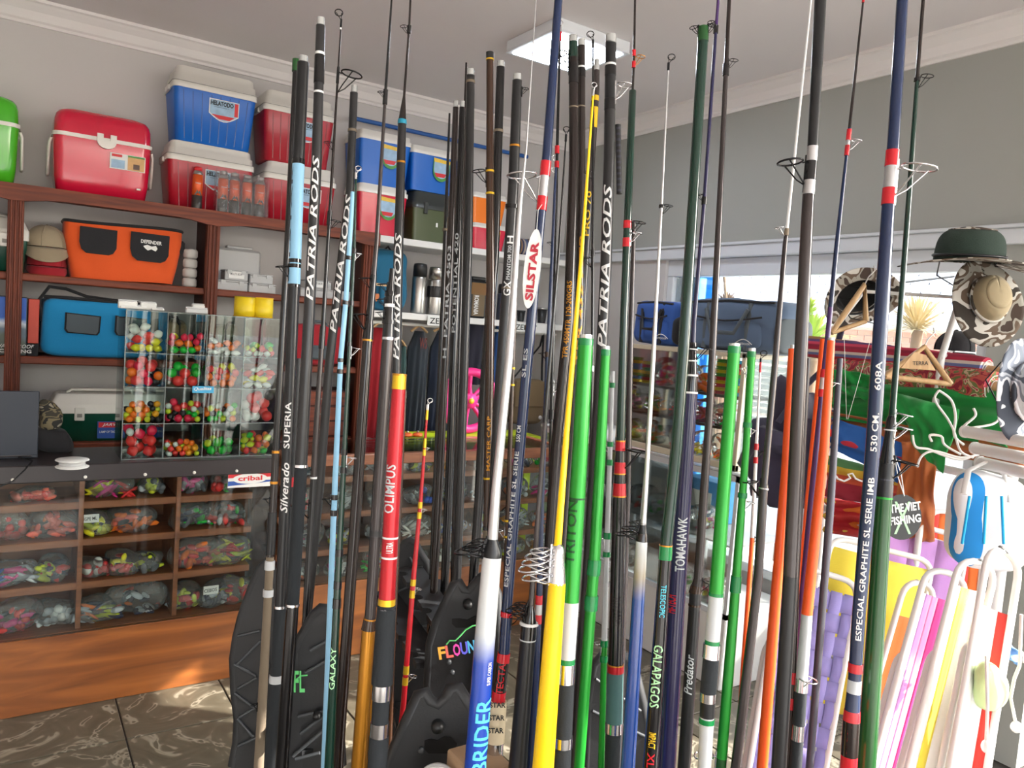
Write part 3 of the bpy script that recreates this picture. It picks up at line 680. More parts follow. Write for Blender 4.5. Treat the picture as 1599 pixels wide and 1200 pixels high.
MB().tube([(x0+.01, y0+.04, z0+.285), (x0+.10, y0+.02, z0+.287), (x0+w_*.5, y0+.012, z0+.284), (x1-.02, y0+.02, z0+.28)], .009, 8).build('zip_edge', F_bk, t)
# caps ----------------------------------------------------------------------
def cap(c, r, m, label, nm='cap'):
    c = Vector(c); t = thing('baseball_cap', c, label, 'cap')
    mb = MB(); vs = []; fs = []; k, n = 10, 24
    def dome(u, v):
        a = 2*PI*u; th = PI/2*v; f = 1+.02*math.cos(6*a)
        return c+Vector((math.cos(a)*math.cos(th)*r*f, math.sin(a)*math.cos(th)*r*1.05*f, math.sin(th)**.85*r*1.15+.0))
    mb.grid(dome, n, k); mb.build('crown', m, t)
    def brim(u, v):
        a = PI+PI*(.03+.94*u)
        return c+Vector((math.cos(a)*r*(1.02+.04*v), math.sin(a)*r*(1.05+.55*v), -.004-r*.62*v*abs(math.sin(a))-.15*r*v))
    MB().grid(brim, 16, 6, thick=.003).build('brim', m, t)
    MB().lathe([(.006, 0), (.006, .004), (.002, .007)], 10, M=Matrix.Translation(c+Vector((0, 0, r*1.15-.003)))).build('button', m, t)
    for q in range(6):
        a = PI*q/3+.26; MB().tube([c+Vector((math.cos(a)*math.cos(th)*r*1.02, math.sin(a)*math.cos(th)*r*1.07, math.sin(th)**.85*r*1.155)) for th in [PI/2*w/8 for w in range(8)]], .0014, 4).build('seam', m, t)
    return t
xc = Xs(74, 405, YS+.12)
cap((xc, YS+.155, 1.70+.045), .082, F_red, 'crimson cap under the khaki cap left of the orange bag')
cap((xc-.005, YS+.145, 1.70+.135), .092, F_bei, 'khaki baseball cap stacked on a crimson cap beside the orange bag')
# tackle boxes ----------------------------------------------------------------
def toolbox(x0, x1, z0, h, label, text=True):
    y0, y1 = YS+.06, YS+.27; t = thing('tackle_box', ((x0+x1)/2, (y0+y1)/2, z0), label, 'box'); bh = h*.6
    tapered(MB(), x0, x1, y0, y1, z0, z0+bh, 0, .015, extra=[(0, .018), (.04, .012), (1, 0)]).build('body', P_dkgreen, t)
    tapered(MB(), x0-.006, x1+.006, y0-.006, y1+.005, z0+bh, z0+h, 0, .02, extra=[(0, 0), (.45, 0), (.5, .004), (.9, .022), (1, .035)]).build('lid', P_cream, t)
    for u in (.24, .78):
        xx = x0+(x1-x0)*u; la = MB().box((xx-.022, y0-.014, z0+bh-.035), (xx+.022, y0-.002, z0+bh+.03), bev=.003).build('latch', P_cream, t)
        MB().box((xx-.011, y0-.016, z0+bh-.018), (xx+.011, y0-.013, z0+bh+.0)).build('latch_slot', M_seam, la)
    MB().tube([(x0+.07, (y0+y1)/2, z0+h-.004), (x0+.09, (y0+y1)/2, z0+h+.014), (x1-.09, (y0+y1)/2, z0+h+.014), (x1-.07, (y0+y1)/2, z0+h-.004)], .008, 8).build('handle', P_cream, t)
    if text:
        xa = x0+(x1-x0)*.40
        s0 = MB().box((xa, y0-.001, z0+.015), (xa+.125, y0+.006, z0+.10)).build('sticker', M_decb, t)
        MB().box((xa+.005, y0-.003, z0+.07), (xa+.12, y0-.001, z0+.096)).build('red_flash', M_decr, s0)
        tx = MB(); flat_text(tx, 'JARVIS', frame_m((xa+.02, y0-.0042, z0+.074), (1, 0, 0), (.0, 0, 1)), .085, .018, shear=.3); flat_text(tx, 'LAMP OF TACKLE', frame_m((xa+.01, y0-.0022, z0+.042), (1, 0, 0), (0, 0, 1)), .09, .012); tx.build('lettering', M_paper, s0)
    return t
toolbox(Xs(80, 640), Xs(80, 640)+.50, .895, .235, 'dark green tackle box with cream lid on the lowest shelf by the laptop')
toolbox(-.33, Xs(43, 390, YS+.06), 1.70, .25, 'dark green and cream tackle box cut by the left frame edge, on the middle shelf', False)
# boxes on the lower shelf left
z0 = 1.312
xa, xb = Xs(-30, 510), Xs(42, 510)
t = thing('camping_game_box', ((xa+xb)/2, YS+.15, z0), 'printed box with snowy mountain picture and Camping lettering at the far left', 'box')
MB().box((xa, YS+.06, z0), (xb, YS+.24, z0+.275), bev=.002).build('carton', mat('box_dark_edge', (50, 60, 66), .5), t)
mm, n, l, b = nodemat('mountain_print'); tcx = n.new('ShaderNodeTexCoord'); no = n.new('ShaderNodeTexNoise'); no.inputs['Scale'].default_value = 9; no.inputs['Detail'].default_value = 6
sp = n.new('ShaderNodeSeparateXYZ'); ad = n.new('ShaderNodeMath'); ad.operation = 'MULTIPLY_ADD'; ad.inputs[1].default_value = .55
l.new(tcx.outputs['Object'], no.inputs[0]); l.new(tcx.outputs['Generated'], sp.inputs[0]); l.new(no.outputs[0], ad.inputs[0]); l.new(sp.outputs[2], ad.inputs[2])
r = ramp(n, [(.2, (60, 66, 56)), (.55, (92, 104, 92)), (.72, (110, 130, 150)), (.86, (220, 230, 240)), (.98, (70, 130, 210)), (1, (40, 100, 200))]); l.new(ad.outputs[0], r.inputs[0]); l.new(r.outputs[0], b.inputs['Base Color'])
MB().box((xa+.004, YS+.0575, z0+.004), (xb-.004, YS+.0595, z0+.271)).build('printed_front', mm, t)
tx = MB(); flat_text(tx, 'WATERPROOF', frame_m((xa+.06, YS+.0565, z0+.035), (1, 0, 0), (0, 0, 1)), .15, .018, shear=.3); tx.build('lettering', M_paper, t); tx = MB(); flat_text(tx, 'CAMPING', frame_m((xa+.07, YS+.0565, z0+.012), (1, 0, 0), (0, 0, 1)), .13, .017, bold=.03); tx.build('lettering', M_paper, t)
xc = Xs(44, 500); xd = Xs(61, 500)
t = thing('red_carton', ((xc+xd)/2, YS+.14, z0), 'narrow red-orange carton between the mountain box and the blue bag', 'box')
MB().box((xc, YS+.06, z0+.06), (xd, YS+.24, z0+.27), bev=.002).build('carton', mat('carton_red_orange', (190, 58, 34), .5), t)
MB().box((xc, YS+.06, z0), (xd, YS+.24, z0+.058), bev=.002).build('base_tray', F_bk, t)
# middle bay: clear tackle trays and jars
def tray(x0, x1, y0, y1, z0, h, label, lab=False, nm='clear_tray'):
    t = thing(nm, ((x0+x1)/2, (y0+y1)/2, z0), label, 'box')
    MB().box((x0, y0, z0), (x1, y1, z0+h*.85), bev=.004).build('base', M_frost, t)
    MB().box((x0-.002, y0-.002, z0+h*.86), (x1+.002, y1+.002, z0+h), bev=.003).build('lid', M_frost, t)
    for u in (.2, .8): MB().box((x0+(x1-x0)*u-.012, y0-.006, z0+h*.6), (x0+(x1-x0)*u+.012, y0-.001, z0+h*.98)).build('latch', M_frost, t)
    if lab:
        l_ = MB().box((x0+.02, y0-.0055, z0+h*.2), (x0+.10, y0-.004, z0+h*.85)).build('label', M_paper, t)
        tx = MB(); flat_text(tx, 'MULTI BOX', frame_m((x0+.028, y0-.0065, z0+h*.5), (1, 0, 0), (0, 0, 1)), .06, .012); tx.build('lettering', M_ink, l_)
    return t
z0 = 1.70
tray(Xs(338, 440), Xs(386, 445), YS+.05, YS+.2, z0, .055, 'low clear tray at the front left of the middle bay')
tray(Xs(388, 445), Xs(430, 450), YS+.05, YS+.2, z0, .05, 'low clear tray just left of the sleeved rod')
tray(Xs(352, 410), Xs(388, 415), YS+.06, YS+.16, z0+.056, .055, 'clear tray with white label stacked on the front left tray', True)
tray(Xs(392, 420), Xs(428, 425), YS+.07, YS+.2, z0+.051, .05, 'clear tray stacked on the tray left of the sleeved rod')
t = thing('storage_case', (Xs(365, 400), YS+.25, z0), 'tall frosted storage case standing behind the clear trays', 'case')
xa, xb = Xs(338, 400, YS+.22), Xs(408, 400, YS+.22)
MB().box((xa, YS+.215, z0), (xb, YS+.30, z0+.235), bev=.012).build('body', M_frost, t)
MB().box((xa+.05, YS+.205, z0+.235), (xb-.05, YS+.26, z0+.25), bev=.004).build('handle', M_frost, t)
for i in range(4):
    xx = Xs(308, 420, YS+.07); zz = z0+i*.05
    t = thing('twine_roll', (xx-.03, YS+.1, zz), '%s roll of white twine in the pile left of the fluted post' % ('bottom', 'second', 'third', 'topmost')[i], 'roll')
    MB().lathe([(.03, 0), (.036, .01), (.036, .036), (.03, .046)], 18, M=Matrix.Translation((xx-.03, YS+.1, zz+.001))).build('winding', fab('white_twine', (196, 194, 190)), t)
    MB().lathe([(.012, 0), (.012, .002)], 12, M=Matrix.Translation((xx-.03, YS+.1, zz+.0475))).build('core', M_paper, t)
# trays in right bay
tray(Xs(470, 445), Xs(548, 455), YS+.06, YS+.22, z0, .05, 'clear tray behind the Patria rods on the middle shelf')
tray(Xs(482, 430), Xs(520, 435), YS+.08, YS+.2, z0+.051, .05, 'clear tray stacked behind the Patria rods', True)
# bags on 1.312 behind the float case and rods
def holdall(x0, x1, z0, h, m, label, strap=F_bk, dep=.24, y=YS+.06, pocket=None):
    t = thing('holdall', ((x0+x1)/2, y+dep/2, z0), label, 'bag')
    mb = MB(); soft(mb, ((x0+x1)/2, y+dep/2, z0+h/2), ((x1-x0)/2, dep/2, h/2-.001), e=.3, n=40, k=20, amp=.015, fr=8, seed=x0); mb.build('body', m, t)
    for u in (.3, .7): MB().tube([(x0+(x1-x0)*u, y-.003, z0+.02), (x0+(x1-x0)*u, y-.006, z0+h*.5), (x0+(x1-x0)*u, y+.01, z0+h*.93)], .012, 6, flat=.3).build('strap', strap, t)
    MB().tube([(x0+(x1-x0)*.3, y+.01, z0+h*.9), (x0+(x1-x0)*.4, y+.02, z0+h*1.08), (x0+(x1-x0)*.6, y+.02, z0+h*1.08), (x0+(x1-x0)*.7, y+.01, z0+h*.9)], .009, 6).build('carry_handle', strap, t)
    if pocket: MB().box((x0+(x1-x0)*.25, y-.012, z0+h*.15), (x0+(x1-x0)*.75, y+.02, z0+h*.5), bev=.01).build('pocket', pocket, t)
    return t
holdall(Xs(245, 510), Xs(296, 515), 1.312, .21, F_bro, 'brown canvas bag seen through the float case, left of the post')
holdall(Xs(335, 515), Xs(392, 520), 1.312, .20, F_oli, 'olive canvas bag seen through the float case, right of the post')
holdall(Xs(396, 515), Xs(440, 520), 1.312, .24, fab('maroon', (110, 34, 52)), 'maroon bag behind the right end of the float case')
holdall(Xs(452, 530), Xs(540, 540), 1.312, .235, F_red, 'red bag with grey pocket behind the thick Patria rod', F_gr, pocket=F_gr)
# reddish wooden drawers low in the right bay
xa, xb = Xs(462, 640), Xs(546, 650); t = thing('drawer_box', ((xa+xb)/2, YS+.15, .895), 'small reddish wooden drawer chest on the lowest shelf behind the rods', 'drawers')
MB().box((xa, YS+.07, .895), (xb, YS+.28, 1.17), bev=.004).build('carcass', M_reddk, t)
for i in range(3):
    d_ = MB().box((xa+.01, YS+.06, .905+i*.088), (xb-.01, YS+.072, .985+i*.088), bev=.003).build('drawer', M_red, t)
    MB().tube([((xa+xb)/2-.03, YS+.058, .945+i*.088), ((xa+xb)/2-.02, YS+.045, .945+i*.088), ((xa+xb)/2+.02, YS+.045, .945+i*.088), ((xa+xb)/2+.03, YS+.058, .945+i*.088)], .004, 6).build('pull', M_tin, d_)
# laptop, spool, camo pouch on the black counter
zc = .972
M_lap = mat('laptop_shell', (44, 50, 60), .45)
a = onY(0, 720, YC+.18); bb = onY(58, 716, YC+.18)
t = thing('laptop', (a.x, YC+.2, zc), 'open dark grey laptop seen from behind at the left edge of the black counter', 'laptop')
lx0, lx1 = bb.x-.36, bb.x
MB().box((lx0, YC+.14, zc+.001), (lx1, YC+.345, zc+.017), bev=.003).build('base', M_lap, t)
MB().box((lx0, 0, 0), (lx1, .008, .255), M=Matrix.Translation((0, YC+.135, zc+.012)) @ Matrix.Rotation(.10, 4, 'X'), bev=.003).build('screen_lid', M_lap, t)
MB().tube([(lx0+.02, YC+.141, zc+.012), (lx1-.02, YC+.141, zc+.012)], .006, 8).build('hinge', M_black, t)
p = onZ(113, 722, zc+.02); t = thing('line_spool', (p.x, p.y, zc), 'flat white line spool lying on the black counter', 'spool')
MB().lathe([(.055, 0), (.057, .003), (.05, .006), (.042, .008), (.042, .022), (.05, .024), (.057, .027), (.055, .030)], 28, M=Matrix.Translation((p.x, p.y, zc+.001))).build('flanges', M_paper, t)
MB().lathe([(.044, .009), (.044, .021)], 28, M=Matrix.Translation((p.x, p.y, zc+.001))).build('line', M_frost, t)
M_camo = blotch('camouflage_cloth', [(62, 58, 50), (120, 110, 84), (40, 40, 38), (150, 144, 128)], 18)
p = onY(74, 690, YC+.30); t = thing('camouflage_pouch', (p.x, YC+.28, zc), 'black pouch with camouflage top slumped beside the laptop', 'pouch')
mb = MB(); soft(mb, (p.x+.012, YC+.29, zc+.05), (.075, .05, .049), e=.5, amp=.03, fr=14); mb.build('body', F_bk, t)
mb = MB(); soft(mb, (p.x-.0, YC+.29, zc+.15), (.04, .035, .06), e=.6, amp=.03, fr=14); mb.build('hood', M_camo, t)
MB().tube([at(0, 760, 2.7), at(20, 752, 2.72), at(38, 735, 2.78), Vector((Xs(50, 720, YC+.1), YC+.06, zc+.006)), Vector((p.x-.1, YC+.14, zc+.006))], .003, 6).build('power_cable', M_ink, label='thin black cable draped over the counter front at far left', cat='cable')
t = thing('folded_sunglasses_case', (Xs(30, 605), YS+.12, .895), 'slim dark case lying on the lowest shelf behind the laptop', 'case')
MB().box((Xs(5, 605), YS+.07, .896), (Xs(62, 605), YS+.16, .925), bev=.012).build('shell', F_bk, t); MB().box((Xs(5, 605)+.01, YS+.068, .908), (Xs(62, 605)-.01, YS+.07, .911)).build('zip', F_gr, t)
# ------------------------------------------------------------------ white shelf items
z0 = 1.657; YY = YS+.05
def flask(px0, px1, ph, label, body, cupm, bandm=None):
    xa, xb = onY(px0, 450, YY+.04).x, onY(px1, 450, YY+.04).x; r = (xb-xa)/2; c = ((xa+xb)/2, YY+.05, z0); t = thing('vacuum_flask', c, label, 'flask'); T = Matrix.Translation(c); h = ph
    MB().lathe([(r*.96, .0), (r, .006), (r, h*.70), (r*.9, h*.735)], 24, M=T).build('body', body, t)
    if bandm: MB().lathe([(r*1.03, h*.36), (r*1.04, h*.37), (r*1.04, h*.58), (r*1.03, h*.59)], 24, M=T).build('rubber_band', bandm, t)
    MB().lathe([(r*.93, h*.737), (r*.93, h*.93), (r*.85, h*.985), (r*.4, h)], 24, M=T).build('cup_lid', cupm, t)
    return t
K_blk = mat('flask_black', (30, 30, 32), .35)
M_steel = mat('brushed_steel', (190, 188, 184), .28, metal=1, var=.05)
flask(645, 666, .31, 'steel vacuum flask with domed black lid on the lower white shelf', M_steel, K_blk)
flask(670, 694, .30, 'all-steel vacuum flask with black middle band on the lower white shelf', M_steel, M_steel, K_blk)
flask(780, 794, .24, 'dark flask half hidden behind the GX lettered rod', mat('flask_slate', (52, 56, 70), .4), K_blk)
flask(699, 712, .27, 'black flask hidden behind the dark rod bundle', mat('flask_brownish', (70, 54, 46), .4), K_blk)
xa, xb = onY(735, 450, YY).x, onY(762, 450, YY).x; t = thing('bait_jar', ((xa+xb)/2, YY+.06, z0), 'square black jar with brown top label and Romania lettering', 'jar')
MB().box((xa, YY, z0), (xb, YY+.11, z0+.24), bev=.012).build('jar_body', K_blk, t)
MB().box((xa+.01, YY+.005, z0+.24), (xb-.01, YY+.10, z0+.265), bev=.008).build('lid', K_blk, t)
MB().box((xa+.008, YY-.002, z0+.15), (xb-.008, YY, z0+.225)).build('brown_label', mat('label_brown', (120, 84, 40), .5), t)
MB().box((xa+.018, YY-.003, z0+.012), (xb-.02, YY-.001, z0+.15)).build('paper_label', mat('label_tan', (104, 86, 60), .5), t)
tx = MB(); flat_text(tx, 'ROMANIA', frame_m((xa+.03, YY-.004, z0+.145), (0, 0, -1), (1, 0, 0)), .125, .035, bold=.02); tx.build('lettering', M_paper, t)
for i, (px, hh, rr_) in enumerate(((815, .075, .030), (848, .105, .036))):
    c = onY(px, 470, YY+.05); t = thing('travel_cup', (c.x, YY+.05, z0), ('short dark cup left of the navy rod on the lower white shelf', 'taller black cup right of the navy rod on the lower white shelf')[i], 'cup'); T = Matrix.Translation((c.x, YY+.05, z0))
    MB().lathe([(rr_*.72, 0), (rr_*.74, .004), (rr_*.98, hh*.9)], 22, M=T).build('cup_body', K_blk, t); MB().lathe([(rr_, hh*.9), (rr_*1.04, hh*.93), (rr_, hh), (rr_*.9, hh)], 22, M=T).build('rim', M_steel if i else K_blk, t)
xa, xb = onY(578, 450, YY+.02).x, onY(640, 450, YY+.02).x
t = thing('backpack', ((xa+xb)/2, YY+.1, z0), 'teal soft backpack standing at the left end of the lower white shelf', 'backpack')
mb = MB(); soft(mb, ((xa+xb)/2, YY+.12, z0+.185), ((xb-xa)/2, .10, .183), e=.45, n=36, k=22, amp=.02, fr=8); mb.build('body', F_tl, t)
mb = MB(); soft(mb, ((xa+xb)/2+.01, YY+.02, z0+.10), ((xb-xa)*.33, .02, .07), e=.4, amp=.01); mb.build('front_pocket', F_tl, t)
MB().tube([((xa+xb)/2-.03, YY+.1, z0+.36), ((xa+xb)/2, YY+.09, z0+.39), ((xa+xb)/2+.03, YY+.1, z0+.36)], .007, 8).build('grab_loop', F_bk, t)
# wooden bits on display left of the backpack
M_ltwood = wood('pale_wood', (176, 140, 96), (206, 172, 126), 2)
c = onY(596, 433, YS-.03); t = thing('wooden_lure_display', (c.x, c.y, 1.657), 'small pale wooden cross holding a heart-shaped lure by the backpack', 'display')
MB().box((Xs(566, 440, YS+.02), YS+.015, 1.657), (Xs(569, 440, YS+.02)+.005, YS+.027, 1.93)).build('upright', M_ltwood, t)
MB().box((Xs(566, 440, YS+.02), YS+.003, 1.80), (Xs(603, 440, YS+.02), YS+.014, 1.815)).build('arm', M_ltwood, t)
hc = Vector((Xs(589, 455, YS), YS+.008, 1.735)); MB().prism([(0, -.03), (.016, .0), (.014, .016), (.006, .02), (0, .014), (-.006, .02), (-.014, .016), (-.016, 0)], .006, frame_m(hc, (1, 0, 0), (0, 0, 1))).build('hanging_heart', mat('orange_wood', (190, 112, 60), .5), t)
MB().tube([hc+Vector((0, .003, .015)), hc+Vector((0, .003, .068))], .001, 4).build('string', M_ink, t)
# ------------------------------------------------------------------ hanging clothes
def garment(px0, px1, py0, py1, Yg, m, label, shoulders=.35, folds=5, legs=False, cat='clothing', amp=.02, hanger=True, nm='hanging_jacket', rail=1.585):
    a = onY(px0, (py0+py1)/2, Yg); b_ = onY(px1, (py0+py1)/2, Yg); xa, xb = a.x, b_.x; zt2 = onY((px0+px1)/2, py0, Yg).z; zb = max(.86, onY((px0+px1)/2, py1, Yg).z)
    t = thing(nm, ((xa+xb)/2, Yg, zt2), label, cat); cx_ = (xa+xb)/2; hw_ = (xb-xa)/2
    def f(u, v, s):
        w_ = shoulders+(1-shoulders)*min(1, (v/.16)) if v < .16 else 1
        x = cx_+(u-.5)*2*hw_*w_*(1-.05*math.sin(v*3)); e = math.sin(PI*u)
        y = Yg+s*(.012+.045*e)+amp*math.sin(u*folds*6.28+v*2)*v*.7
        return (x, y, zt2+(zb-zt2)*v-.0*u)
    n = 28; k = 20; mb = MB()
    mb.grid(lambda u, v: f(u, v, -1), n, k); mb.grid(lambda u, v: f(1-u, v, 1), n, k)
    mb.grid(lambda u, v: tuple(Vector(f(0, v, -1)).lerp(Vector(f(0, v, 1)), u)), 2, k); mb.grid(lambda u, v: tuple(Vector(f(1, v, 1)).lerp(Vector(f(1, v, -1)), u)), 2, k)
    mb.build('cloth', m, t)
    if hanger:
        hb = MB().tube([(cx_-hw_*.8, Yg, zt2-.005), (cx_-hw_*.3, Yg, zt2+.022), (cx_, Yg, zt2+.034), (cx_+hw_*.3, Yg, zt2+.022), (cx_+hw_*.8, Yg, zt2-.005)], .008, 8).build('hanger', M_ltwood, t)
        MB().tube([(cx_, Yg, zt2+.03), (cx_, Yg, rail-.008), (cx_+.012, YS+.12, rail+.012)], .0025, 6).build('hook', M_tin, hb)
    return t
yg = YS+.12
g1 = garment(570, 609, 512, 682, yg, F_red, 'crimson jacket hanging at the left end of the white rail', .5)
g2 = garment(633, 665, 517, 690, yg, F_wad, 'dark slate waders hanging with a red chest print', .35, 4)
tx = MB(); pp = onY(655, 545, yg-.075); flat_text(tx, 'WS', frame_m(pp, (1, 0, 0), (0, 0, 1)), .05, .07); tx.build('chest_print', mat('print_rust', (120, 50, 44), .7), g2)
garment(668, 706, 517, 690, yg+.0, F_nav, 'navy waders hanging right of the printed pair', .4, 4)
garment(612, 631, 540, 690, yg, F_wt, 'dull teal waders leg hanging between the jackets', .6, 3)
garment(722, 758, 502, 600, yg, fab('ink_blue', (34, 34, 50)), 'ink blue cloth hanging above the pink wheel', .9, 3)
garment(768, 792, 506, 690, yg+.01, fab('royal_blue', (34, 80, 140)), 'royal blue cloth strip hanging behind the GX lettered rod', .9, 2)
# brown shoulder bag
t = thing('shoulder_bag', onY(820, 625, yg-.02), 'brown canvas shoulder bag hanging by a long black strap', 'bag')
a = onY(793, 625, yg); b_ = onY(846, 625, yg); zc1 = onY(820, 592, yg).z; zc0 = onY(820, 662, yg).z
mb = MB(); soft(mb, ((a.x+b_.x)/2, yg, (zc0+zc1)/2), ((b_.x-a.x)/2, .05, (zc1-zc0)/2), e=.4, amp=.02, fr=8); mb.build('body', F_bro, t)
MB().box((a.x+.02, yg-.06, zc0+(zc1-zc0)*.4), (b_.x-.02, yg-.046, zc1-.01), bev=.005).build('flap', F_bro, t)
MB().lathe([(.014, 0), (.014, .003)], 14, M=frame_m((b_.x-.04, yg-.05, zc0+.05), (1, 0, 0), (0, 0, 1))).build('badge', M_paper, t)
MB().tube([(b_.x-.012, yg, zc1-.02), (b_.x-.02, yg, 1.35), (b_.x-.03, yg, 1.6)], .012, 6, flat=.25).tube([(a.x+.012, yg, zc1-.02), (b_.x-.05, yg, 1.5), (b_.x-.03, yg, 1.6)], .012, 6, flat=.25).build('strap', F_bk, t)
# pink spoked wheel standing on the lime bench
M_pink = mat('hot_pink_plastic', (226, 40, 128), .4); M_yp = mat('yellow_plastic', (225, 175, 30), .45)
c = onY(733, 628, 3.98); R_ = .20; c.y = 3.98; c.z = .956+R_; t = thing('pink_wheel', (c.x, 3.98, .956), 'hot pink plastic spoked wheel standing on the lime bench', 'wheel')
MB().ring(c, (0, 1, 0), R_-.026, .026, 40, 8, sq=1).build('rim', M_pink, t)
for k in range(5):
    a_ = 2*PI*k/5+.6; dv_ = Vector((math.cos(a_), 0, math.sin(a_))); sv = Vector((-math.sin(a_), 0, math.cos(a_)))
    MB().tube([c+dv_*.03-sv*.01, c+dv_*.09-sv*.02, c+dv_*(R_-.03)-sv*.045], .014, 8).build('spoke', M_pink, t); MB().tube([c+dv_*.03+sv*.01, c+dv_*.09+sv*.02, c+dv_*(R_-.03)+sv*.045], .010, 8).build('spoke', M_pink, t)
MB().lathe([(.045, -.02), (.045, .02)], 20, M=frame_m(c, (1, 0, 0), (0, 0, 1))).build('hub', M_pink, t)
MB().lathe([(.016, -.03), (.016, .03)], 16, M=frame_m(c, (1, 0, 0), (0, 0, 1))).build('axle_cap', M_yp, t)
for i, px in enumerate((636, 652)):
    p = onY(px, 681, 3.9); t = thing('orange_float_ring', (p.x, 3.9, .956), ('small orange float lying on the lime bench, left one', 'small orange float lying on the lime bench, right one')[i], 'float')
    MB().lathe([(.01, 0), (.028, .006), (.03, .012), (.024, .02), (.008, .024)], 18, M=Matrix.Translation((p.x, 3.9, .956))).build('float_body', mat('float_orange2', (240, 110, 60), .5), t); MB().lathe([(.007, .024), (.007, .034)], 10, M=Matrix.Translation((p.x, 3.9, .956))).build('eyelet', M_tin, t)
# ------------------------------------------------------------------ acrylic float case on the counter
M_acr = glass('acrylic', (243, 249, 247), 1.1); M_acre = glass('acrylic_edge', (190, 215, 210), 1.5, haze=.18)
YF = YC+.045; a = onY(189, 724, YF); b_ = onY(428, 715, YF); fx0, fx1 = a.x, b_.x; fz0, fz1 = .973, onY(193, 484, YF).z; fd = .235
t = thing('float_case', ((fx0+fx1)/2, YF+fd/2, fz0), 'clear acrylic case of sixteen compartments filled with bright floats', 'display case'); FC = t
th = .004
def panel(lo, hi, nm='panel', m=M_acr): return MB().box(lo, hi).build(nm, m, t)
panel((fx0, YF, fz0), (fx1, YF+th, fz1), 'front_panel'); panel((fx0, YF+fd-th, fz0), (fx1, YF+fd, fz1), 'back_panel')
CW = (fx1-fx0)/4; RZ = [fz0]+[onY(190, yy, YF).z for yy in (663, 605, 551)]+[fz1]
for i in range(5): panel((fx0+CW*i-th/2, YF+th, fz0), (fx0+CW*i+th/2, YF+fd-th, fz1), 'divider')
for z in RZ: panel((fx0, YF+th, z), (fx1, YF+fd-th, z+th), 'shelf')
for z in RZ: MB().box((fx0, YF-.0012, z-.0005), (fx1, YF-.0002, z+.0035)).build('edge', M_acre, t)
for i in range(5): MB().box((fx0+CW*i-.0018, YF-.0026, fz0), (fx0+CW*i+.0018, YF-.0014, fz1)).build('edge', M_acre, t)
lz_ = onY(315, 610, YF).z; lx_ = onY(300, 610, YF).x
lb_ = MB().box((lx_, YF-.005, lz_-.01), (lx_+.085, YF-.003, lz_+.018)).build('label', mat('label_azure', (60, 160, 205), .5), t)
tx = MB(); flat_text(tx, 'Qualitas', frame_m((lx_+.006, YF-.006, lz_-.003), (1, 0, .05), (0, 0, 1)), .07, .016, shear=.3, bold=.02); tx.build('lettering', M_paper, lb_)
FCOL = {'orange': (250, 120, 30), 'coral': (238, 62, 58), 'pink': (240, 40, 80), 'yellow': (238, 226, 40), 'green': (20, 185, 55), 'white': (225, 225, 220), 'black': (38, 36, 38), 'amber': (245, 165, 30), 'lime': (205, 215, 45)}
FM = {k: mat('float_'+k, v, .42, coat=.15) for k, v in FCOL.items()}
FMESH = {}
def floatobj(kind, colr, r, loc, rot, label, group):
    key = (kind, colr, round(r, 4))
    if key not in FMESH:
        mb = MB()
        if kind == 'ball': mb.sphere((0, 0, 0), r, 14, 10)
        else:
            L = r*(2.6 if kind == 'oval' else 1.9 if kind == 'fat' else 3.6); k = 10; prof_ = [(max(.0008, r*math.sin(PI*i/k)**.8), -L/2+L*i/k) for i in range(k+1)]; mb.lathe(prof_, 12)
        ob = mb.build('fishing_float', FM[colr]); FMESH[key] = ob.data
    else:
        ob = D.objects.new('fishing_float', FMESH[key]); COL.objects.link(ob)
    ob.location = loc; ob.rotation_euler = rot; tag(ob, label, 'float', group); return ob
ORD = 'first second third fourth fifth sixth seventh eighth ninth tenth eleventh twelfth thirteenth fourteenth fifteenth sixteenth seventeenth eighteenth'.split()
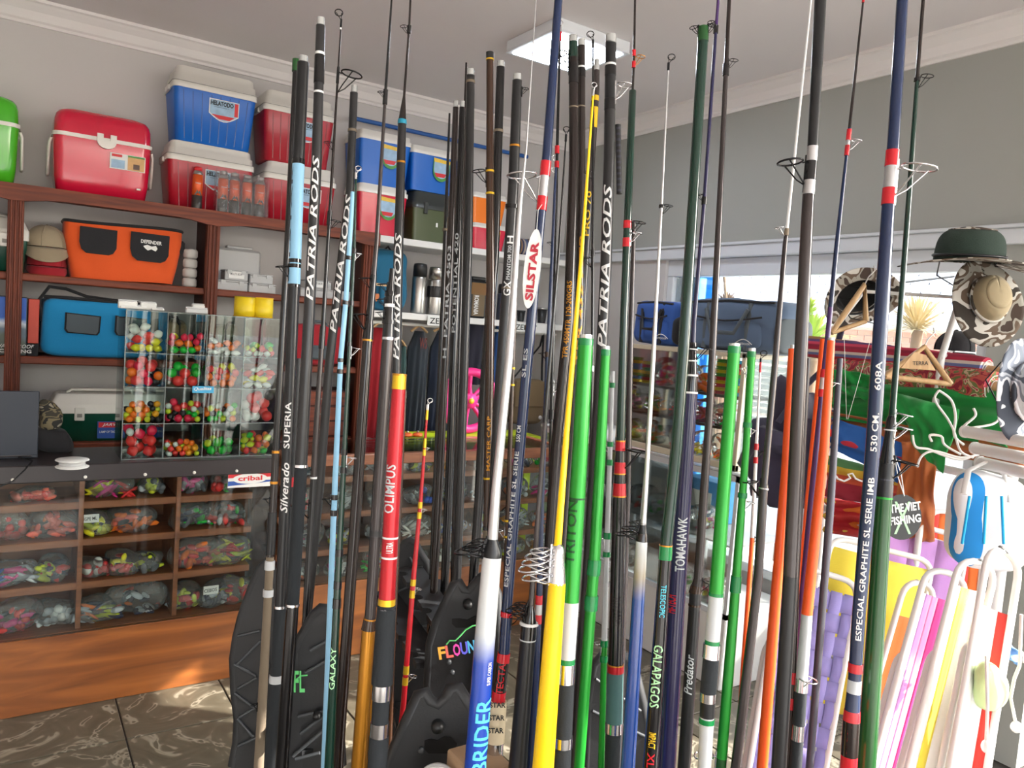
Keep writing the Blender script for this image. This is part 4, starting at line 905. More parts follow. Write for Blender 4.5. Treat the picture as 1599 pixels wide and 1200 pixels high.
cells = {  # (row from top, column): list of (kind, colour, radius, count)
 (0, 0): [('oval', 'yellow', .013, 5), ('oval', 'coral', .014, 4), ('oval', 'white', .014, 7)], (0, 1): [('oval', 'green', .012, 3), ('oval', 'orange', .012, 6), ('fat', 'pink', .013, 8), ('oval', 'yellow', .012, 1)],
 (0, 2): [('slim', 'white', .009, 8), ('oval', 'orange', .011, 7), ('slim', 'white', .009, 3)], (0, 3): [('oval', 'white', .010, 4), ('fat', 'coral', .013, 5), ('fat', 'lime', .010, 5), ('oval', 'green', .014, 2)],
 (1, 0): [('ball', 'coral', .017, 7), ('ball', 'orange', .015, 3), ('ball', 'black', .014, 3), ('ball', 'pink', .015, 4)], (1, 1): [('ball', 'coral', .018, 5), ('ball', 'green', .016, 6)],
 (1, 2): [('fat', 'orange', .014, 8), ('fat', 'coral', .014, 5), ('fat', 'yellow', .014, 4)], (1, 3): [('slim', 'white', .010, 4), ('slim', 'yellow', .011, 4), ('slim', 'coral', .011, 5), ('slim', 'white', .010, 3)],
 (2, 0): [('ball', 'orange', .011, 10), ('ball', 'lime', .010, 9), ('ball', 'black', .010, 6), ('ball', 'amber', .011, 9)], (2, 1): [('ball', 'coral', .012, 8), ('ball', 'white', .010, 4), ('ball', 'lime', .010, 5), ('ball', 'green', .010, 3), ('ball', 'black', .011, 3), ('ball', 'pink', .013, 8)],
 (2, 2): [('ball', 'white', .011, 8), ('ball', 'green', .011, 5), ('ball', 'orange', .011, 7), ('ball', 'lime', .011, 4), ('ball', 'black', .010, 4)], (2, 3): [('ball', 'white', .017, 5), ('ball', 'coral', .019, 7), ('ball', 'black', .017, 1)],
 (3, 0): [('fat', 'coral', .019, 8), ('fat', 'pink', .019, 5), ('fat', 'white', .014, 2)], (3, 1): [('ball', 'white', .009, 6), ('ball', 'coral', .010, 10), ('ball', 'amber', .011, 5), ('ball', 'lime', .009, 4), ('ball', 'orange', .010, 8)],
 (3, 2): [('fat', 'green', .017, 8), ('ball', 'lime', .013, 2)], (3, 3): [('fat', 'orange', .013, 8), ('oval', 'green', .011, 3), ('ball', 'lime', .008, 4), ('fat', 'coral', .013, 5), ('oval', 'lime', .012, 5)]}
rown = ['top row', 'second row', 'third row', 'bottom row']; coln = ['first', 'second', 'third', 'last']
shp = {'ball': 'round', 'oval': 'oval', 'fat': 'egg-shaped', 'slim': 'slender'}
fr_ = random.Random(11)
for (r_, c_), lst in cells.items():
    zb = RZ[3-r_]+th; xa = fx0+CW*c_+th; cw = CW-2*th; items = []
    for kind, colr, rad, cnt in lst: items += [(kind, colr, rad)]*cnt
    order = list(range(len(items)))
    # greedy settling: each float drops on a coarse height field
    placed = []; cellf = []
    mixed = sorted(items, key=lambda q: fr_.random()) if r_ in (2,) or (r_, c_) in ((3, 1), (1, 0), (3, 3)) else items
    for kind, colr, rad in mixed:
        rad *= 1.22
        L = rad*{'ball': 1, 'oval': 1.3, 'fat': 1.0, 'slim': 1.8}[kind]
        best = None
        for tr in range(26):
            x = xa+L+.001+fr_.random()*max(.001, cw-2*L-.002); y = YF+th+rad+.002+fr_.random()*(.05)
            z = zb+rad+.0005
            for (px_, py_, pz_, pr_) in placed:
                dd = math.hypot(x-px_, y-py_); s_ = (pr_+(rad+L)/2)*.97
                if dd < s_: z = max(z, pz_+math.sqrt(s_*s_-dd*dd))
            if z+rad > RZ[4-r_]-.004: continue
            sc_ = z+ .35*(y-YF)
            if best is None or sc_ < best[0]: best = (sc_, x, y, z)
        if not best: continue
        _, x, y, z = best; placed.append((x, y, z, (rad+L)/2))
        rot = (fr_.uniform(-.5, .5), PI/2+fr_.uniform(-.45, .45), fr_.uniform(-.35, .35)) if kind != 'ball' else (0, 0, 0)
        cellf.append((colr, shp[kind], x, floatobj(kind, colr, rad, (x, y, z), rot, 'float', 'floats in the acrylic case, %s, %s compartment' % (rown[r_], coln[c_]))))
    bykey = {}
    for q in cellf: bykey.setdefault((q[0], q[1]), []).append(q)
    for (cc, sh), qs in bykey.items():
        qs.sort(key=lambda q: q[2])
        for k_, q in enumerate(qs):
            o_ = ('leftmost' if k_ == 0 else ORD[k_]+' from left') if len(qs) > 1 else 'only one of its colour'
            q[3]['label'] = '%s %s float, %s, in the %s compartment, %s' % (cc, sh, o_, coln[c_], rown[r_])
# things on top of the case
zt3 = fz1+.0045
for i, px in enumerate((385, 413)):
    p = onY(px, 480, YF+.06); t = thing('yellow_line_spool', (p.x, YF+.09, zt3), ('left yellow line spool on top of the acrylic case', 'right yellow line spool on top of the acrylic case')[i], 'spool'); T = Matrix.Translation((p.x, YF+.09, zt3))
    MB().lathe([(.046, 0), (.046, .003)], 24, M=T).build('flange', M_yp, t); MB().lathe([(.044, .003), (.045, .03), (.044, .085)], 24, M=T).build('line', mat('yellow_line', (228, 200, 30), .4, bump=.3, bscale=300), t); MB().lathe([(.046, .085), (.046, .088)], 24, M=T).build('flange', F_bro if i == 0 else M_yp, t)
for i, (px, w_, h_) in enumerate(((203, .07, .03), (236, .06, .028), (212, .10, .012), (306, .085, .02), (316, .05, .035), (250, .05, .009))):
    p = onY(px, 478, YF+.04); yy = YF+.01+.04*(i % 3)+(.06 if i in (4,) else 0); zz = zt3 if i != 0 else zt3
    if i in (0, 1): yy = YF+.10
    t = thing('small_packet', (p.x, yy+.02, zz), ('upright white packet at the left corner of the acrylic case', 'small white packet second from the left on the acrylic case', 'flat white packet along the front left edge of the acrylic case', 'crumpled clear packet at the middle of the acrylic case top', 'pale green tagged packet behind the crumpled clear one', 'tiny flat white packet on the acrylic case')[i], 'packet')
    MB().box((p.x-w_/2, yy, zz), (p.x+w_/2, yy+.03, zz+h_), bev=.003).build('pouch', M_frost if i == 3 else M_paper, t); MB().box((p.x-w_/2, yy+.012, zz+h_), (p.x+w_/2, yy+.016, zz+h_+.006)).build('sealed_edge', M_frost, t)
# ------------------------------------------------------------------ fishing rods
def rm(n, c, rough=.22, coat=.6, metal=0, **k): return mat('rod_'+n, c, rough, coat=coat*.4, metal=metal, spec=.35, **k)
K = dict(blk=rm('gloss_black', (18, 18, 20), .13, .8), mat=rm('matt_black', (26, 27, 30), .35, .3), char=rm('charcoal', (38, 38, 40), .28, .4),
 eva=rm('foam_grip', (38, 42, 46), .85, 0, bump=.3, bscale=300), brn=rm('brown_gloss', (56, 36, 24), .15, .8), dbrn=rm('dark_brown', (34, 26, 24), .14, .7),
 navy=rm('navy', (22, 38, 72), .18, .8), ind=rm('indigo', (32, 30, 66), .2, .7), blu=rm('bright_blue', (22, 66, 160), .2, .7), dgrn=rm('dark_green', (12, 46, 36), .18, .8),
 olg=rm('bottle_green', (28, 76, 34), .2, .7), grn=rm('metal_green', (30, 140, 44), .28, .6, .35), grn2=rm('wrap_green', (10, 122, 62), .25, .6), red=rm('gloss_red', (190, 28, 40), .2, .7),
 redm=rm('metal_red', (178, 24, 36), .28, .5, .3), org=rm('orange', (240, 88, 28), .35, .4), yel=rm('yellow', (250, 205, 10), .35, .4), gold=rm('gold', (188, 128, 40), .28, .4, .7),
 ygold=rm('yellow_gold', (220, 180, 40), .3, .4, .5), slv=rm('silver', (190, 190, 192), .3, .2, .8), chr=rm('chrome', (215, 215, 218), .15, 0, 1), wht=rm('white', (222, 222, 222), .35, .3),
 grey=rm('grey_paint', (158, 158, 160), .3, .4, .2), lblu=rm('sky_blue', (140, 190, 222), .45, .1), teal=rm('teal_grip', (66, 100, 100), .7, 0), tur=rm('turquoise', (40, 140, 170), .3, .5),
 gry=rm('dark_grey', (66, 66, 76), .25, .4), crm=rm('cream_paper', (205, 190, 160), .7, 0), spg=rm('spigot', (198, 202, 202), .18, .4, .65), tan=rm('cork', (120, 108, 92), .8, 0),
 purp=rm('violet', (66, 40, 92), .2, .7), mint=rm('pale_green_print', (170, 220, 170), .5, 0), cyan=rm('cyan_print', (90, 200, 225), .5, 0), gun=rm('gunmetal', (58, 52, 52), .18, .7, .3),
 gry2=rm('light_grey', (186, 190, 194), .4, .3), dtg=rm('text_dark_green', (14, 70, 30), .4, 0), guide=rm('guide_black', (30, 30, 32), .2, .3, .6))
# white lower half fading to blue: a painted fade along the blank's own length
def fade(name, cols):
    m, n, l, b = nodemat(name); tc = n.new('ShaderNodeTexCoord'); sp = n.new('ShaderNodeSeparateXYZ'); l.new(tc.outputs['Generated'], sp.inputs[0])
    r = ramp(n, cols); l.new(sp.outputs[2], r.inputs[0]); l.new(r.outputs[0], b.inputs['Base Color']); b.inputs['Roughness'].default_value = .25; b.inputs['Coat Weight'].default_value = .6; return m
K['wb'] = fade('rod_blue_fading_to_silver', [(.0, (18, 55, 165)), (.87, (22, 66, 170)), (.905, (190, 196, 200)), (1, (205, 207, 208))])
K['wb2'] = fade('rod_blue_fading_to_bronze', [(.0, (18, 50, 120)), (.925, (24, 66, 140)), (.955, (150, 140, 120)), (1, (196, 200, 204))])
def interp(pts, y):
    if y <= pts[0][0]: a, b_ = pts[0], pts[1]
    elif y >= pts[-1][0]: a, b_ = pts[-2], pts[-1]
    else:
        for a, b_ in zip(pts, pts[1:]):
            if a[0] <= y <= b_[0]: break
    t = (y-a[0])/(b_[0]-a[0]); x = a[1]+(b_[1]-a[1])*t
    w = a[2]+(b_[2]-a[2])*max(0, min(1, t)); return x, w
RODS = []
def rod(label, d, pts, body, bands=(), guides=(), texts=(), tip=None, group=None, floor=True, name='fishing_rod', cat='fishing rod'):
    """pts: (pixel row, pixel column, width); body: (row0, row1, colour); one straight or slightly bent pole at distance d"""
    pts = sorted(pts)
    P = lambda y: at(interp(pts, y)[0], y, d)
    Rr = lambda y: interp(pts, y)[1]*.5*d/F
    ylast = body[-1][1]
    pl = P(min(ylast, 1200)); pa = P(min(ylast, 1200)-150); dv = (pl-pa).normalized()
    if floor:
        k = (pl.z-.03)/-dv.z; foot = pl+dv*k
        base = (foot.x, foot.y, 0)
    else: foot = pl; base = tuple(foot)
    t = thing(name, base, label, cat, group)
    def seg(y0, y1, mk, sc=1.0, nm='blank', par=t, n=16, tofloor=False):
        ys = [y0]+[p[0] for p in pts if y0 < p[0] < y1]+[y1]
        if len(ys) == 2 and y1-y0 > 60: ys.insert(1, (y0+y1)/2)
        path = [P(y) for y in ys]; rr = [Rr(y)*sc for y in ys]
        if tofloor: path.append(foot); rr.append(rr[-1])
        org = path[-1]
        return MB().tube(path, rr, n, 0).build(nm, K[mk], par, origin=org)
    for i, s in enumerate(body):
        y0, y1, mk = s[:3]; nm = s[3] if len(s) > 3 else 'blank'; scl = s[4] if len(s) > 4 else 1
        last = floor and i == len(body)-1
        seg(y0, min(y1, 1200), mk, scl, nm, tofloor=last)
    if floor: MB().tube([foot-dv*.05, foot, foot+dv*.015], [Rr(1200)*1.15, Rr(1200)*1.2, Rr(1200)*1.05], 12).build('butt_cap', K['mat'], t)
    for s in bands:
        y0, y1, mk = s[:3]; scl = s[3] if len(s) > 3 else 1.1; nm = s[4] if len(s) > 4 else ('thread_wrap' if y1-y0 > 5 else 'trim_ring')
        seg(y0, y1, mk, scl, nm)
    for g in guides:
        y, side, sz = g[:3]; mk = g[3] if len(g) > 3 else 'guide'; drop = g[4] if len(g) > 4 else 1.0
        p = P(y); T = (P(y-20)-P(y+20)).normalized(); N = (CAM-p).normalized(); N = (N-T*N.dot(T)).normalized(); S = T.cross(N)
        px = d/F; R_ = Rr(y); r = sz*.5*px; dirn = (S*side+N*.25).normalized(); thk = max(.0007, min(.0016, r*.09))
        c = p+dirn*(R_+r*1.25)+T*(r*.15)
        q = dirn.cross(T)
        mb = MB(); nr = (T+dirn*.15).normalized()
        for s2 in (-1, 1):
            e = c+q*s2*r*.9+dirn*r*.3
            mb.tube([p+dirn*R_*.8-T*(r*1.7*drop), p+dirn*(R_+r*.5)-T*(r*1.15*drop)+q*s2*r*.5, e], thk*.8, 5)
        mb.tube([p+dirn*R_*.8+T*(r*.3), c-dirn*r], thk*.8, 5)
        mb.tube([p+dirn*R_*.95-T*(r*2.3*drop), p+dirn*R_*.98+T*(r*.8)], max(R_*.22, .0006), 6)
        gf = mb.build('guide_frame', K[mk], t, origin=p)
        MB().ring(c, nr, r, thk, 18, 6).build('guide_ring', K[mk], gf, origin=c)
    if tip:
        y, side, sz = tip[:3]; mk = tip[3] if len(tip) > 3 else 'guide'
        p = P(y); T = (P(y)-P(y+30)).normalized(); N = (CAM-p).normalized(); S = T.cross(N); px = d/F; r = sz*.5*px
        c = p+T*r*1.6+S*side*r*.8; mb = MB(); ax = (S*side*.55+T).normalized(); nn = (N*.8+T*.5).normalized()
        mb.tube([p-T*r*2.2, p], [Rr(y)*1.3+.0003]*2, 8)
        for s2 in (-1, 1): mb.tube([p-T*r*.3, c+S*s2*r*.8], max(.0006, r*.1), 5)
        tf = mb.build('tip_frame', K[mk], t, origin=p)
        MB().ring(c, nn, r, max(.0007, r*.13), 16, 6).build('tip_ring', K[mk], tf, origin=c)
    for s in texts:
        st, yb, yt, mk = s[:4]; up = s[4] if len(s) > 4 else 1; hf = s[5] if len(s) > 5 else .7; phi = s[6] if len(s) > 6 else 0; shear = s[7] if len(s) > 7 else 0
        a, b_ = P(yb), P(yt); T = (b_-a); L = T.length; T.normalize(); N = (CAM-a).normalized(); N = (N-T*N.dot(T)).normalized(); S = T.cross(N)
        vs, fs = textmesh(st, shear, .015); out = []
        for v in vs:
            x = v.x if up > 0 else 1-v.x; y = yb+(yt-yb)*x; R_ = Rr(y); ang = phi+(-(v.y-.5) if up > 0 else (v.y-.5))*2*hf*1.35
            out.append(P(y)+(N*math.cos(ang)+S*math.sin(ang))*(R_*1.015+.0005))
        MB().add(out, fs, 0, False).build('lettering', K[mk], t, origin=a)
    RODS.append(t); return t
TOP = -70
# ---- left cluster
rod('slim black rod with olive end cap, leftmost of all the rods', 1.62, [(93, 463, 10), (400, 448, 10), (700, 431, 11), (1200, 404, 15)], [(93, 700, 'blk'), (700, 870, 'dbrn'), (870, 1200, 'tan')],
    [(93, 112, 'olg', 1.25, 'end_cap'), (704, 708, 'gold'), (752, 756, 'gold'), (800, 866, 'mat', 1.15), (876, 890, 'gry2', 1.25, 'reel_seat_ring'), (921, 932, 'gry2', 1.25, 'reel_seat_ring')], [(780, -1, 9), (1100, -1, 9)])
rod('black rod in a light blue sleeve with red and white script lettering', 1.50, [(88, 474, 18), (255, 466, 18), (450, 459, 18), (700, 449, 17), (960, 437, 17), (1200, 424, 20)],
    [(88, 100, 'spg', 'spigot', .75), (98, 255, 'mat'), (255, 444, 'lblu', 'sleeve', 1.05), (444, 950, 'mat'), (950, 1200, 'eva', 'grip', 1.08)],
    [(249, 257, 'blk', 1.1), (405, 411, 'blk', 1.1), (413, 419, 'blk', 1.1), (445, 449, 'blk', 1.12), (946, 950, 'chr', 1.1), (1054, 1066, 'gry2', 1.18, 'reel_seat_ring')],
    [(420, -1, 18)], [('SUPERIA', 700, 628, 'wht', 1, .4, -.2), ('Silverado', 800, 722, 'wht', 1, .5, -.2, .3), ('SILSTAR', 440, 260, 'navy', 1, .14, -1.1)])
rod('black rod with a red mark and second script line beside the sleeved rod', 1.68, [(560, 466, 13), (946, 446, 14), (1200, 433, 16)], [(560, 940, 'mat'), (940, 1200, 'mat')], [(936, 940, 'chr', 1.12), (745, 760, 'redm', 1.04)], texts=[('CARBON 4.50', 900, 760, 'gry2', 1, .2, .9)])
rod('thick black rod with grey slanted Patria Rods lettering, left of the bent-tip rod', 1.44, [(30, 501, 14), (260, 494, 16), (430, 486, 17), (730, 470, 19), (945, 457, 19), (1200, 440, 21)],
    [(28, 42, 'spg', 'spigot', .85), (40, 728, 'char'), (728, 945, 'eva', 'sleeve_section', 1.03), (945, 1200, 'blk')],
    [(82, 86, 'wht', 1.04), (87, 130, 'blk', 1.1), (143, 146, 'wht', 1.04), (726, 730, 'chr', 1.12), (943, 947, 'chr', 1.12)], texts=[('PATRIA RODS', 470, 245, 'wht', 1, .48, -.15, .25)])
rod('thin black rod with a bent tip ring and wide wire guide, left side', 1.58, [(30, 533, 2.2), (110, 528, 3), (330, 515, 5), (500, 505, 7), (650, 495, 9), (880, 482, 11), (1200, 466, 13)], [(30, 340, 'dbrn'), (340, 520, 'blk'), (520, 745, 'gun'), (745, 1200, 'blk')],
    [(42, 46, 'wht', 1.1), (105, 130, 'blk', 1.5), (330, 352, 'blk', 1.5), (510, 545, 'blk', 1.3), (745, 748, 'wht', 1.1)], [(117, 1, 32), (225, -1, 12), (346, 1, 14), (790, -1, 24)], tip=(30, -1, 12))
rod('black rod with white Patria lettering behind the pale blue sections', 1.86, [(140, 553, 12), (300, 546, 13), (560, 515, 14), (760, 499, 14), (980, 478, 14), (1200, 462, 14)], [(134, 146, 'spg', 'spigot', .8), (145, 1200, 'char')],
    [(202, 206, 'tan', 1.12)], texts=[('PATRIA RODS', 520, 305, 'wht', 1, .55, -.1, .25)])
rod('pale blue two-tube rod bound with black thread', 1.33, [(300, 551, 7), (470, 540, 8), (560, 532, 8), (780, 522, 9), (960, 515, 9)], [(300, 560, 'lblu'), (560, 900, 'lblu'), (900, 1200, 'lblu')],
    [(400, 406, 'blk', 1.3), (470, 476, 'blk', 1.3), (560, 566, 'blk', 1.3), (577, 584, 'blk', 1.3), (773, 781, 'blk', 1.15), (797, 806, 'blk', 1.15)], [(780, -1, 13)])
rod('slender green rod with black whippings and silver tip ring', 1.30, [(270, 556, 3), (390, 553, 5), (560, 545, 6), (700, 538, 8), (900, 528, 11), (1200, 514, 15)], [(270, 1200, 'dgrn')],
    [(388, 396, 'blk', 1.5), (470, 478, 'blk', 1.4), (535, 541, 'blk', 1.3), (702, 711, 'blk', 1.2), (730, 739, 'blk', 1.2), (858, 869, 'blk', 1.2), (908, 920, 'blk', 1.15), (935, 950, 'blk', 1.15)],
    [(397, 1, 9, 'chr'), (545, 1, 14, 'chr'), (716, 1, 14, 'chr')], [('GALAXY', 1075, 1010, 'mint', 1, .5, -.3)], tip=(270, 1, 9, 'chr'))
rod('long dark rod with pale reflections running out of the top of the frame', 1.42, [(TOP, 616, 2.4), (145, 602, 4.5), (380, 588, 7), (500, 577, 11), (530, 574, 15), (780, 557, 17), (1163, 529, 18), (1200, 527, 18)],
    [(TOP, 148, 'blk'), (148, 500, 'gun'), (500, 1200, 'dbrn')], [(140, 163, 'blk', 1.6), (430, 500, 'blk', 1.15), (507, 530, 'blk', 1.15), (530, 533, 'gold', 1.1)], [(146, -1, 9), (438, -1, 16), (496, -1, 26)])
rod('thin rod with blue-capped black section and Patria lettering, above the red rod', 1.72, [(TOP, 644, 2.6), (42, 639, 3.5), (150, 631, 4), (190, 628, 13), (400, 622, 15), (590, 618, 16), (1200, 602, 17)],
    [(TOP, 188, 'dbrn'), (187, 1200, 'char')], [(40, 52, 'blk', 1.8), (187, 194, 'tur', 1.1, 'end_cap'), (252, 255, 'gold', 1.04)], [(44, -1, 11)], [('PATRIA RODS', 562, 365, 'wht', 1, .5, -.15, .25)])
rod('black rod with thread-bound collar over twin gold tubes', 1.36, [(440, 611, 9), (460, 609, 15), (530, 606, 19), (780, 590, 19), (965, 578, 17), (985, 575, 20), (1200, 560, 24)],
    [(420, 530, 'blk'), (530, 975, 'gun'), (975, 1200, 'gold', 'gold_section')], [(455, 462, 'blk', 1.15), (475, 480, 'wht', 1.02), (500, 506, 'blk', 1.2), (527, 531, 'chr', 1.04), (966, 984, 'brn', 1.12), (966, 968, 'gold', 1.16), (828, 838, 'char', 1.05)], [(447, -1, 14), (470, -1, 12), (490, -1, 12)])
rod('gold tube rod just right of the twin gold section', 1.45, [(984, 587, 11), (1200, 577, 12)], [(984, 1200, 'gold')])
rod('thick glossy red rod with gold collars and a black foam grip', 1.25, [(585, 624, 21), (700, 617, 24), (940, 604, 26), (1080, 596, 30), (1200, 589, 29)],
    [(585, 945, 'redm'), (945, 1068, 'eva', 'grip', 1.12), (1068, 1092, 'chr', 'reel_seat'), (1092, 1128, 'eva', 'reel_seat', .9), (1128, 1150, 'chr', 'reel_seat'), (1150, 1200, 'eva', 'grip', 1.05)],
    [(585, 608, 'ygold', 1.04), (584, 587, 'gold', 1.1), (935, 948, 'ygold', 1.06), (948, 951, 'chr', 1.12), (838, 841, 'wht', 1.01), (869, 872, 'wht', 1.01)],
    texts=[('OLIMPUS', 800, 725, 'gry2', 1, .5, -.45), ('ULTRA', 862, 845, 'wht', 1, .3)])
rod('thin brown rod hidden behind the right edge of the red rod', 1.5, [(610, 633, 5), (1000, 614, 8), (1200, 606, 10)], [(610, 1200, 'brn')])
rod('slim bright red rod with yellow wraps and white tip ring', 1.55, [(632, 668, 3), (780, 657, 6), (900, 646, 8), (1100, 630, 9), (1200, 620, 10)], [(632, 1200, 'red')],
    [(636, 656, 'ygold', 1.3), (685, 700, 'ygold', 1.2), (702, 712, 'ygold', 1.2), (784, 794, 'ygold', 1.15), (800, 810, 'ygold', 1.15), (905, 915, 'ygold', 1.1), (922, 934, 'ygold', 1.1), (1040, 1053, 'ygold', 1.1), (1058, 1070, 'ygold', 1.1)],
    [(700, 1, 6, 'chr'), (796, 1, 8, 'chr'), (920, 1, 9, 'chr'), (1056, 1, 12, 'chr')], tip=(632, 1, 8, 'wht'))
# ---- dark cluster over the white shelves
rod('thinnest black rod at the left of the dark middle bundle', 2.02, [(177, 702, 3), (400, 694, 7), (960, 672, 9)], [(177, 1200, 'blk')], [(357, 361, 'tan', 1.5)])
rod('black rod with clear end cap, shortest of the dark middle bundle', 1.92, [(160, 712, 9), (400, 703, 12), (760, 686, 12), (965, 675, 12)], [(158, 170, 'spg', 'spigot', .8), (168, 1200, 'dbrn')], texts=[('H  PATRIA 4503', 560, 385, 'gry2', 1, .35, -.3)])
rod('black rod with capped end, second of the dark middle bundle', 1.96, [(160, 722, 9), (400, 714, 12), (760, 701, 13), (965, 692, 13)], [(158, 170, 'spg', 'spigot', .8), (168, 1200, 'blk')], texts=[('POTENTIAL 420', 520, 365, 'gry2', 1, .35, -.3)])
rod('thin brown rod squeezed between the capped black rods', 2.05, [(98, 728, 3), (400, 720, 8), (800, 710, 8)], [(98, 1200, 'dbrn')])
rod('tallest capped black rod of the dark middle bundle with a rubber band', 1.88, [(108, 735, 13), (380, 731, 14), (780, 718, 14), (960, 711, 14)], [(108, 120, 'spg', 'spigot', .85), (118, 1200, 'char')], [(126, 130, 'tan', 1.08)])
rod('glossy brown rod with yellow rings and domed end cap', 1.66, [(83, 765, 11), (270, 765, 12), (450, 766, 14), (690, 763, 14), (830, 760, 11)], [(83, 700, 'brn'), (700, 822, 'brn'), (822, 1200, 'tan', 'cork_grip', 1.1)],
    [(82, 92, 'mat', 1.12, 'end_cap'), (92, 94, 'ygold', 1.15), (266, 269, 'ygold', 1.12), (301, 304, 'ygold', 1.12), (746, 749, 'ygold', 1.15), (822, 828, 'blk', 1.2)], [(270, -1, 20)], [('MASTER CARP', 735, 650, 'gold', 1, .3)])
rod('dark rod right beside the glossy brown rod', 1.78, [(97, 782, 13), (400, 772, 15), (600, 757, 16), (780, 748, 15), (880, 741, 15)], [(96, 106, 'spg', 'spigot', .9), (105, 1200, 'blk')], [(203, 207, 'tan', 1.1)])
rod('black rod with white GX lettering left of the silver telescopic rod', 1.60, [(118, 808, 15), (280, 802, 17), (420, 794, 17), (640, 778, 17), (900, 765, 15)], [(116, 128, 'spg', 'spigot', .85), (126, 290, 'mat'), (290, 1200, 'char')],
    [(227, 230, 'gold', 1.04), (320, 326, 'blk', 1.25), (449, 452, 'tan', 1.06)], [(140, 1, 10)], [('GX', 463, 440, 'wht', 1, .5), ('PHANTOM 700', 438, 385, 'gry2', 1, .25), ('H', 382, 370, 'wht', 1, .4)])
rod('silver to blue telescopic rod with black wire guides at its mouth', 1.18, [(0, 837, 1.6), (230, 822, 3), (320, 812, 7), (560, 795, 13), (760, 775, 15), (845, 769, 17), (862, 769, 30), (1000, 757, 33), (1200, 742, 35)],
    [(0, 230, 'slv'), (230, 842, 'slv'), (868, 1200, 'wb', 'butt_section')], [(842, 870, 'mat', 1.02, 'collar')],
    [(846, -1, 22, 'guide', .25), (852, -1, 27, 'guide', .25), (858, -1, 32, 'guide', .2), (864, -1, 40, 'guide', .2)], [('BRIDER', 1200, 1085, 'cyan', 1, .55, .45), ('SUPER CARBON', 1065, 1030, 'wht', 1, .15, .7)])
rod('slim bronze rod with yellow wraps left of the navy lettered rod', 1.7, [(400, 808, 5), (590, 800, 7), (830, 792, 8), (1100, 784, 8)], [(400, 1200, 'brn')], [(574, 577, 'ygold', 1.3), (600, 603, 'ygold', 1.3), (812, 815, 'ygold', 1.3), (837, 840, 'ygold', 1.3)], [(830, -1, 14, 'chr')])
ss = rod('navy blue rod with a white oval tag and red reel-seat lettering', 1.28, [(TOP, 876, 12), (0, 872, 13), (240, 854, 15), (330, 845, 15), (560, 824, 17), (800, 803, 17), (955, 791, 17), (1020, 787, 18), (1095, 778, 20), (1200, 770, 24)],
    [(TOP, 275, 'navy'), (275, 307, 'slv'), (307, 955, 'navy'), (955, 1095, 'navy'), (1095, 1158, 'crm', 'paper_sleeve', 1.35), (1158, 1176, 'chr', 'reel_seat', 1.2), (1176, 1200, 'eva', 'grip', 1.05)],
    [(252, 275, 'red', 1.12), (307, 329, 'red', 1.12), (955, 963, 'red', 1.1), (1020, 1034, 'red', 1.12), (1080, 1096, 'red', 1.12), (1034, 1080, 'dbrn', 1.02)],
    [(283, -1, 46, 'chr', .9), (960, 1, 20)], [('ESPECIAL GRAPHITE SL SERIE', 915, 705, 'gry2', 1, .3, -.5), ('550 CM', 690, 665, 'gry2', 1, .3, -.5), ('SL ES', 590, 545, 'gry2', 1, .3, -.5), ('TECTA', 1082, 1034, 'red', 1, .4)])
for yy_ in (1106, 1126, 1146):
    q_ = at(interp([(1095, 778, 20), (1200, 770, 24)], yy_)[0], yy_, 1.262); t = MB(); flat_text(t, 'STAR', frame_m(q_-RIGHT*.013, RIGHT, UPV), .026, .009, bold=.03); t.build('sleeve_lettering', K['mat'], ss)
# hanging oval tag
tg = thing('rod_tag', at(836, 360, 1.24), 'white oval tag with dark red Silstar lettering tied to the navy rod', 'tag')
c0, c1 = at(838, 358, 1.245), at(824, 482, 1.235); Tt = (c1-c0); L = Tt.length; Tt.normalize(); Sn = Tt.cross((CAM-c0).normalized()).normalized()
pl = []
for k in range(28):
    a = 2*PI*k/28; pl.append((L/2-L/2*math.cos(a), .0135*math.sin(a)*(1.0 if a < PI else 1.0)))
fm = frame_m(c0, Tt, -Sn if Sn.dot(RIGHT) > 0 else Sn)
MB().prism(pl, -.0012, fm).build('card', M_paper, tg)
fmf = frame_m(c0, Tt, Sn); zz = .0008 if fmf.col[2].xyz.dot(CAM-c0) > 0 else -.0008
upx = frame_m(c1+Vector((0, 0, 0))+(CAM-c1).normalized()*.003, -Tt, Vector(-RIGHT))
t = MB(); flat_text(t, 'SILSTAR', upx @ Matrix.Translation((L*.10, -.0065, 0)), L*.74, .013, bold=.04); t.build('lettering', mat('tag_crimson', (170, 30, 50), .6), tg)
MB().tube([c0, c0+Vector((0, 0, .03)), at(846, 320, 1.265)], .0006, 5).build('string', K['wht'], tg)
rod('thin rod with red-wrapped tip clip above the navy rods', 1.9, [(40, 875, 3), (230, 870, 5), (400, 867, 5), (600, 862, 6), (800, 858, 6), (930, 856, 7)], [(40, 1200, 'blk')],
    [(50, 64, 'red', 1.6), (228, 240, 'red', 1.5), (252, 262, 'red', 1.5), (640, 655, 'mat', 1.6)], [(246, -1, 10, 'chr'), (380, -1, 10), (600, 1, 16, 'chr')], tip=(42, 0, 8, 'chr'))
rod('navy rod with red and white bands low down beside the yellow rod', 1.52, [(262, 868, 4), (450, 860, 6), (560, 855, 7), (785, 846, 8), (930, 842, 10), (1200, 829, 14)], [(262, 1200, 'navy')],
    [(930, 944, 'red', 1.12), (944, 960, 'slv', 1.08), (960, 974, 'red', 1.12), (550, 558, 'brn', 1.3)], [(553, -1, 10), (265, -1, 9, 'chr')])
